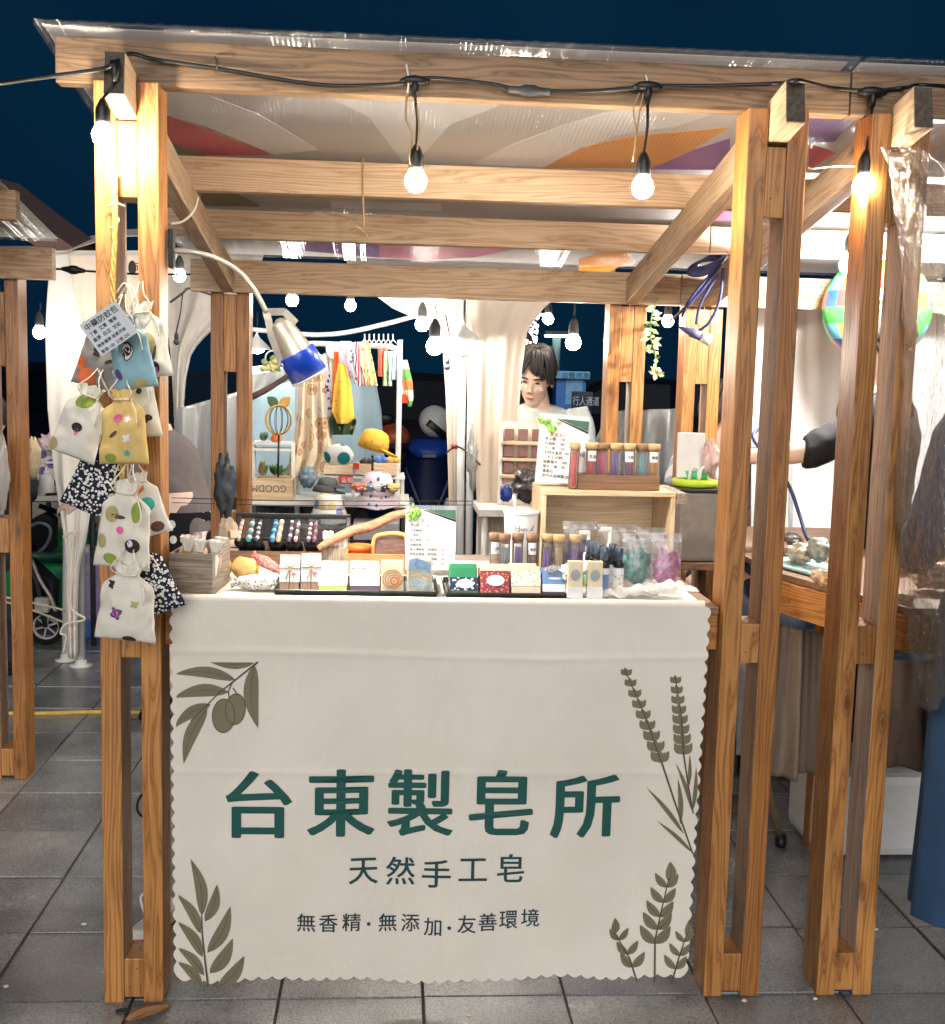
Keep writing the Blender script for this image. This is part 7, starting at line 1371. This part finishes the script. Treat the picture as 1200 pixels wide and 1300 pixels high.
# things on a stool behind the crate: grey cooler, lime tub, white board
t = thing('cooler_box', 'grey fabric cooler box standing right of the wooden crate', 'cooler', (P(884, 712, .9).x, .95, 0)); cx0, cx1, zz0, zz1 = P(862, 700, .85).x, P(916, 700, .85).x, P(884, 714, .85).z, P(884, 624, .85).z
b = B(); b.box(((cx0+cx1)/2, .97, (zz0+zz1)/2), (cx1-cx0, .22, zz1-zz0), bev=.012); b.obj('cooler_body', mat('grey_fabric', (130, 124, 120), .9, var=.12, bump=.4), t); b = B(); b.box(((cx0+cx1)/2, .97, zz1), (cx1-cx0+.006, .226, .012), bev=.004); b.obj('black_piping', BLACK, t)
t2 = thing('stool', 'brown wooden stool carrying the grey cooler box', 'stool', ((cx0+cx1)/2, .97, 0)); lumber('stool_seat', (cx0-.02, .97, zz0-.012), (cx1+.02, .97, zz0-.012), .26, .022, W_WALNUT, t2)
for xx in (cx0, cx1):
    for yy in (.87, 1.07): lumber('stool_leg', (xx, yy, 0), (xx, yy, zz0-.024), .03, .03, W_WALNUT, t2, up=(0, 1, 0))
lumber('stretcher', (cx0+.016, .87, .35), (cx1-.016, .87, .35), .02, .03, W_WALNUT, t2)
q = Vector(((cx0+cx1)/2, .95, zz1+.007)); t = thing('lime_tub', 'lime green tub with white handles on the cooler box', 'tub', q); b = B(); b.lathe([(.062, 0), (.07, .004), (.07, .022), (.064, .024)], q, 26); b.obj('lime_lid', mat('lime_plastic', (190, 220, 60), .4, var=.04), t); b = B(); b.lathe([(.035, .024), (.045, .027), (.05, .05), (.047, .05)], q, 22); b.obj('green_bowl', mat('mint_plastic', (70, 200, 150), .4), t)
for s_ in (-.02, .012): b = B(); b.tube(smooth([q+Vector((s_-.012, -.05, .024)), q+Vector((s_-.008, -.06, .06)), q+Vector((s_+.012, -.055, .058)), q+Vector((s_+.02, -.045, .024))], 4), .005, 8); b.obj('handle', WHITE, t)
b = B(); b.box(P(877, 578, .93), (36*S(.93), .012, 58*S(.93)), (R(-4), 0, 0), bev=.003); tag(b.obj('white_board', mat('matte_white', (214, 216, 218), .5, var=.04)), 'white card standing behind the lime tub', 'board')
crumple('clear plastic bag crumpled beside the white card', 890, 912, 560, 604, .9, clear('clear_bag3', (230, 220, 220), .15, .12, .35, .8, 40, opac=(236, 214, 210)), 'plastic_bag', 'bag', .35, .06)
# white plastic box, table leg and kerb under the right stall
bq = PZ(1100, 1093, 0); t = thing('storage_tub', 'white plastic storage tub on the paving under the right stall', 'tub', (1.5, .95, 0)); wx0, wx1 = PZ(1020, 1093, 0).x+.03, PZ(1172, 1093, 0).x; ztb = P(1100, 985, .8).z
b = B(); b.box(((wx0+wx1)/2+.02, bq.y+.17, ztb*.5), (wx1-wx0, .3, ztb-.004), bev=.03); b.obj('tub_body', mat('white_tub', (226, 228, 228), .35, var=.04), t)
b = B(); b.grid(lambda u, v: ((wx0+wx1)/2+.02+(wx1-wx0)*.46*(u-.5)*2, bq.y+.17+.13*(v-.5)*2, ztb+.02+.05*abs(mnoise.noise(Vector((u*5, v*5, 2))))), 24, 16); tag(b.obj('clear_bag', clear('tub_film', (232, 234, 236), .15, .12, .4, .7, 30)), 'clear plastic bag lying on the white tub', 'bag')
t = thing('metal_table_leg', 'slanted metal table leg with a black foot under the right stall', 'table leg', PZ(991, 1072, 0)); f_ = PZ(991, 1074, .0); b = B(); b.tube([f_+Vector((0, 0, .02)), P(972, 985, f_.y+.02), P(962, 905, f_.y+.04)], .012, 10); b.obj('tube', mat('brass_tube', (176, 160, 128), .35, .6), t); b = B(); b.lathe([(.017, 0), (.019, .008), (.016, .04)], f_, 12); b.obj('rubber_foot', BLACK, t)
b = B()
for k in range(2): pass
t = thing('stone_kerb', 'dark stone kerb course behind the right stall', 'kerb', (1.6, 1.62, 0))
for k in range(7):
    for j in range(2): b = B(); b.box((.86+k*.3+.15*j, 1.62+.05*j, .06+.12*j), (.294, .14, .112), bev=.006); b.obj('kerb_stone', mat('kerb_grey', (84, 86, 88), .6, var=.3, scale=60, bump=.4), t)
crumple('pale crumpled sheet under the right counter', 1148, 1175, 958, 1010, .75, mat('pale_plastic', (206, 200, 196), .5), 'plastic_sheet', 'sheet', .4, .1)
# person in a long blue coat at the right edge
px_ = P(1228, 700, .32)
human('person in a long blue raincoat standing at the right edge behind plastic', (P(1272, 900, -.13).x, -.17, 0), 178, mat('coat_blue', (30, 62, 96), .7, var=.15, scale=12), MATS['coat_blue'], dict(head=(0, -.02, 1.60), neck=(0, 0, 1.46), chest=(0, 0, 1.28), shL=(-.15, 0, 1.385), shR=(.15, 0, 1.385), elL=(-.165, -.1, 1.14), elR=(.165, -.1, 1.14), wrL=(-.12, -.3, 1.06), wrR=(.12, -.3, 1.06), hiL=(-.14, 0, .92), hiR=(-.02, 0, .92), knL=(-.22, -.02, .49), knR=(-.11, -.02, .49), anL=(-.3, .02, .08), anR=(-.2, .02, .08)), (5, 0, 0), 1.0, 1.85, coat=True, voxel=.012)
# clear plastic curtain gathered at the outer post
CUR = clear('curtain_film', (246, 247, 248), .10, .07, .05, 1.0, 34, .03)
def cur(u, v):
    rows = [(1118, 1175, 188), (1128, 1200, 206), (1136, 1230, 260), (1146, 1260, 340), (1150, 1270, 440), (1146, 1275, 560), (1140, 1275, 650), (1146, 1275, 740), (1156, 1275, 830), (1162, 1275, 892)]
    y = 188+704*v; k = 0
    while k < len(rows)-2 and rows[k+1][2] < y: k += 1
    a, c = rows[k], rows[k+1]; f = (y-a[2])/(c[2]-a[2]); xl, xr = a[0]+(c[0]-a[0])*f, a[1]+(c[1]-a[1])*f
    p = P(xl+(xr-xl)*u, y+(10*math.sin(u*9)*v), -.045-.36*min(1, u*2.2)*min(1, v*2.5)); p.y += .02*math.sin(u*14+v*3)*(.4+v*.6)+.018*mnoise.noise(Vector((u*9, v*22, 1)))+.012*mnoise.noise(Vector((u*25, v*50, 4))); return p
b = B(); b.grid(cur, 70, 150); cu = b.obj('plastic_curtain', CUR); tag(cu, 'crumpled clear plastic curtain hanging from the right stall roof', 'curtain')
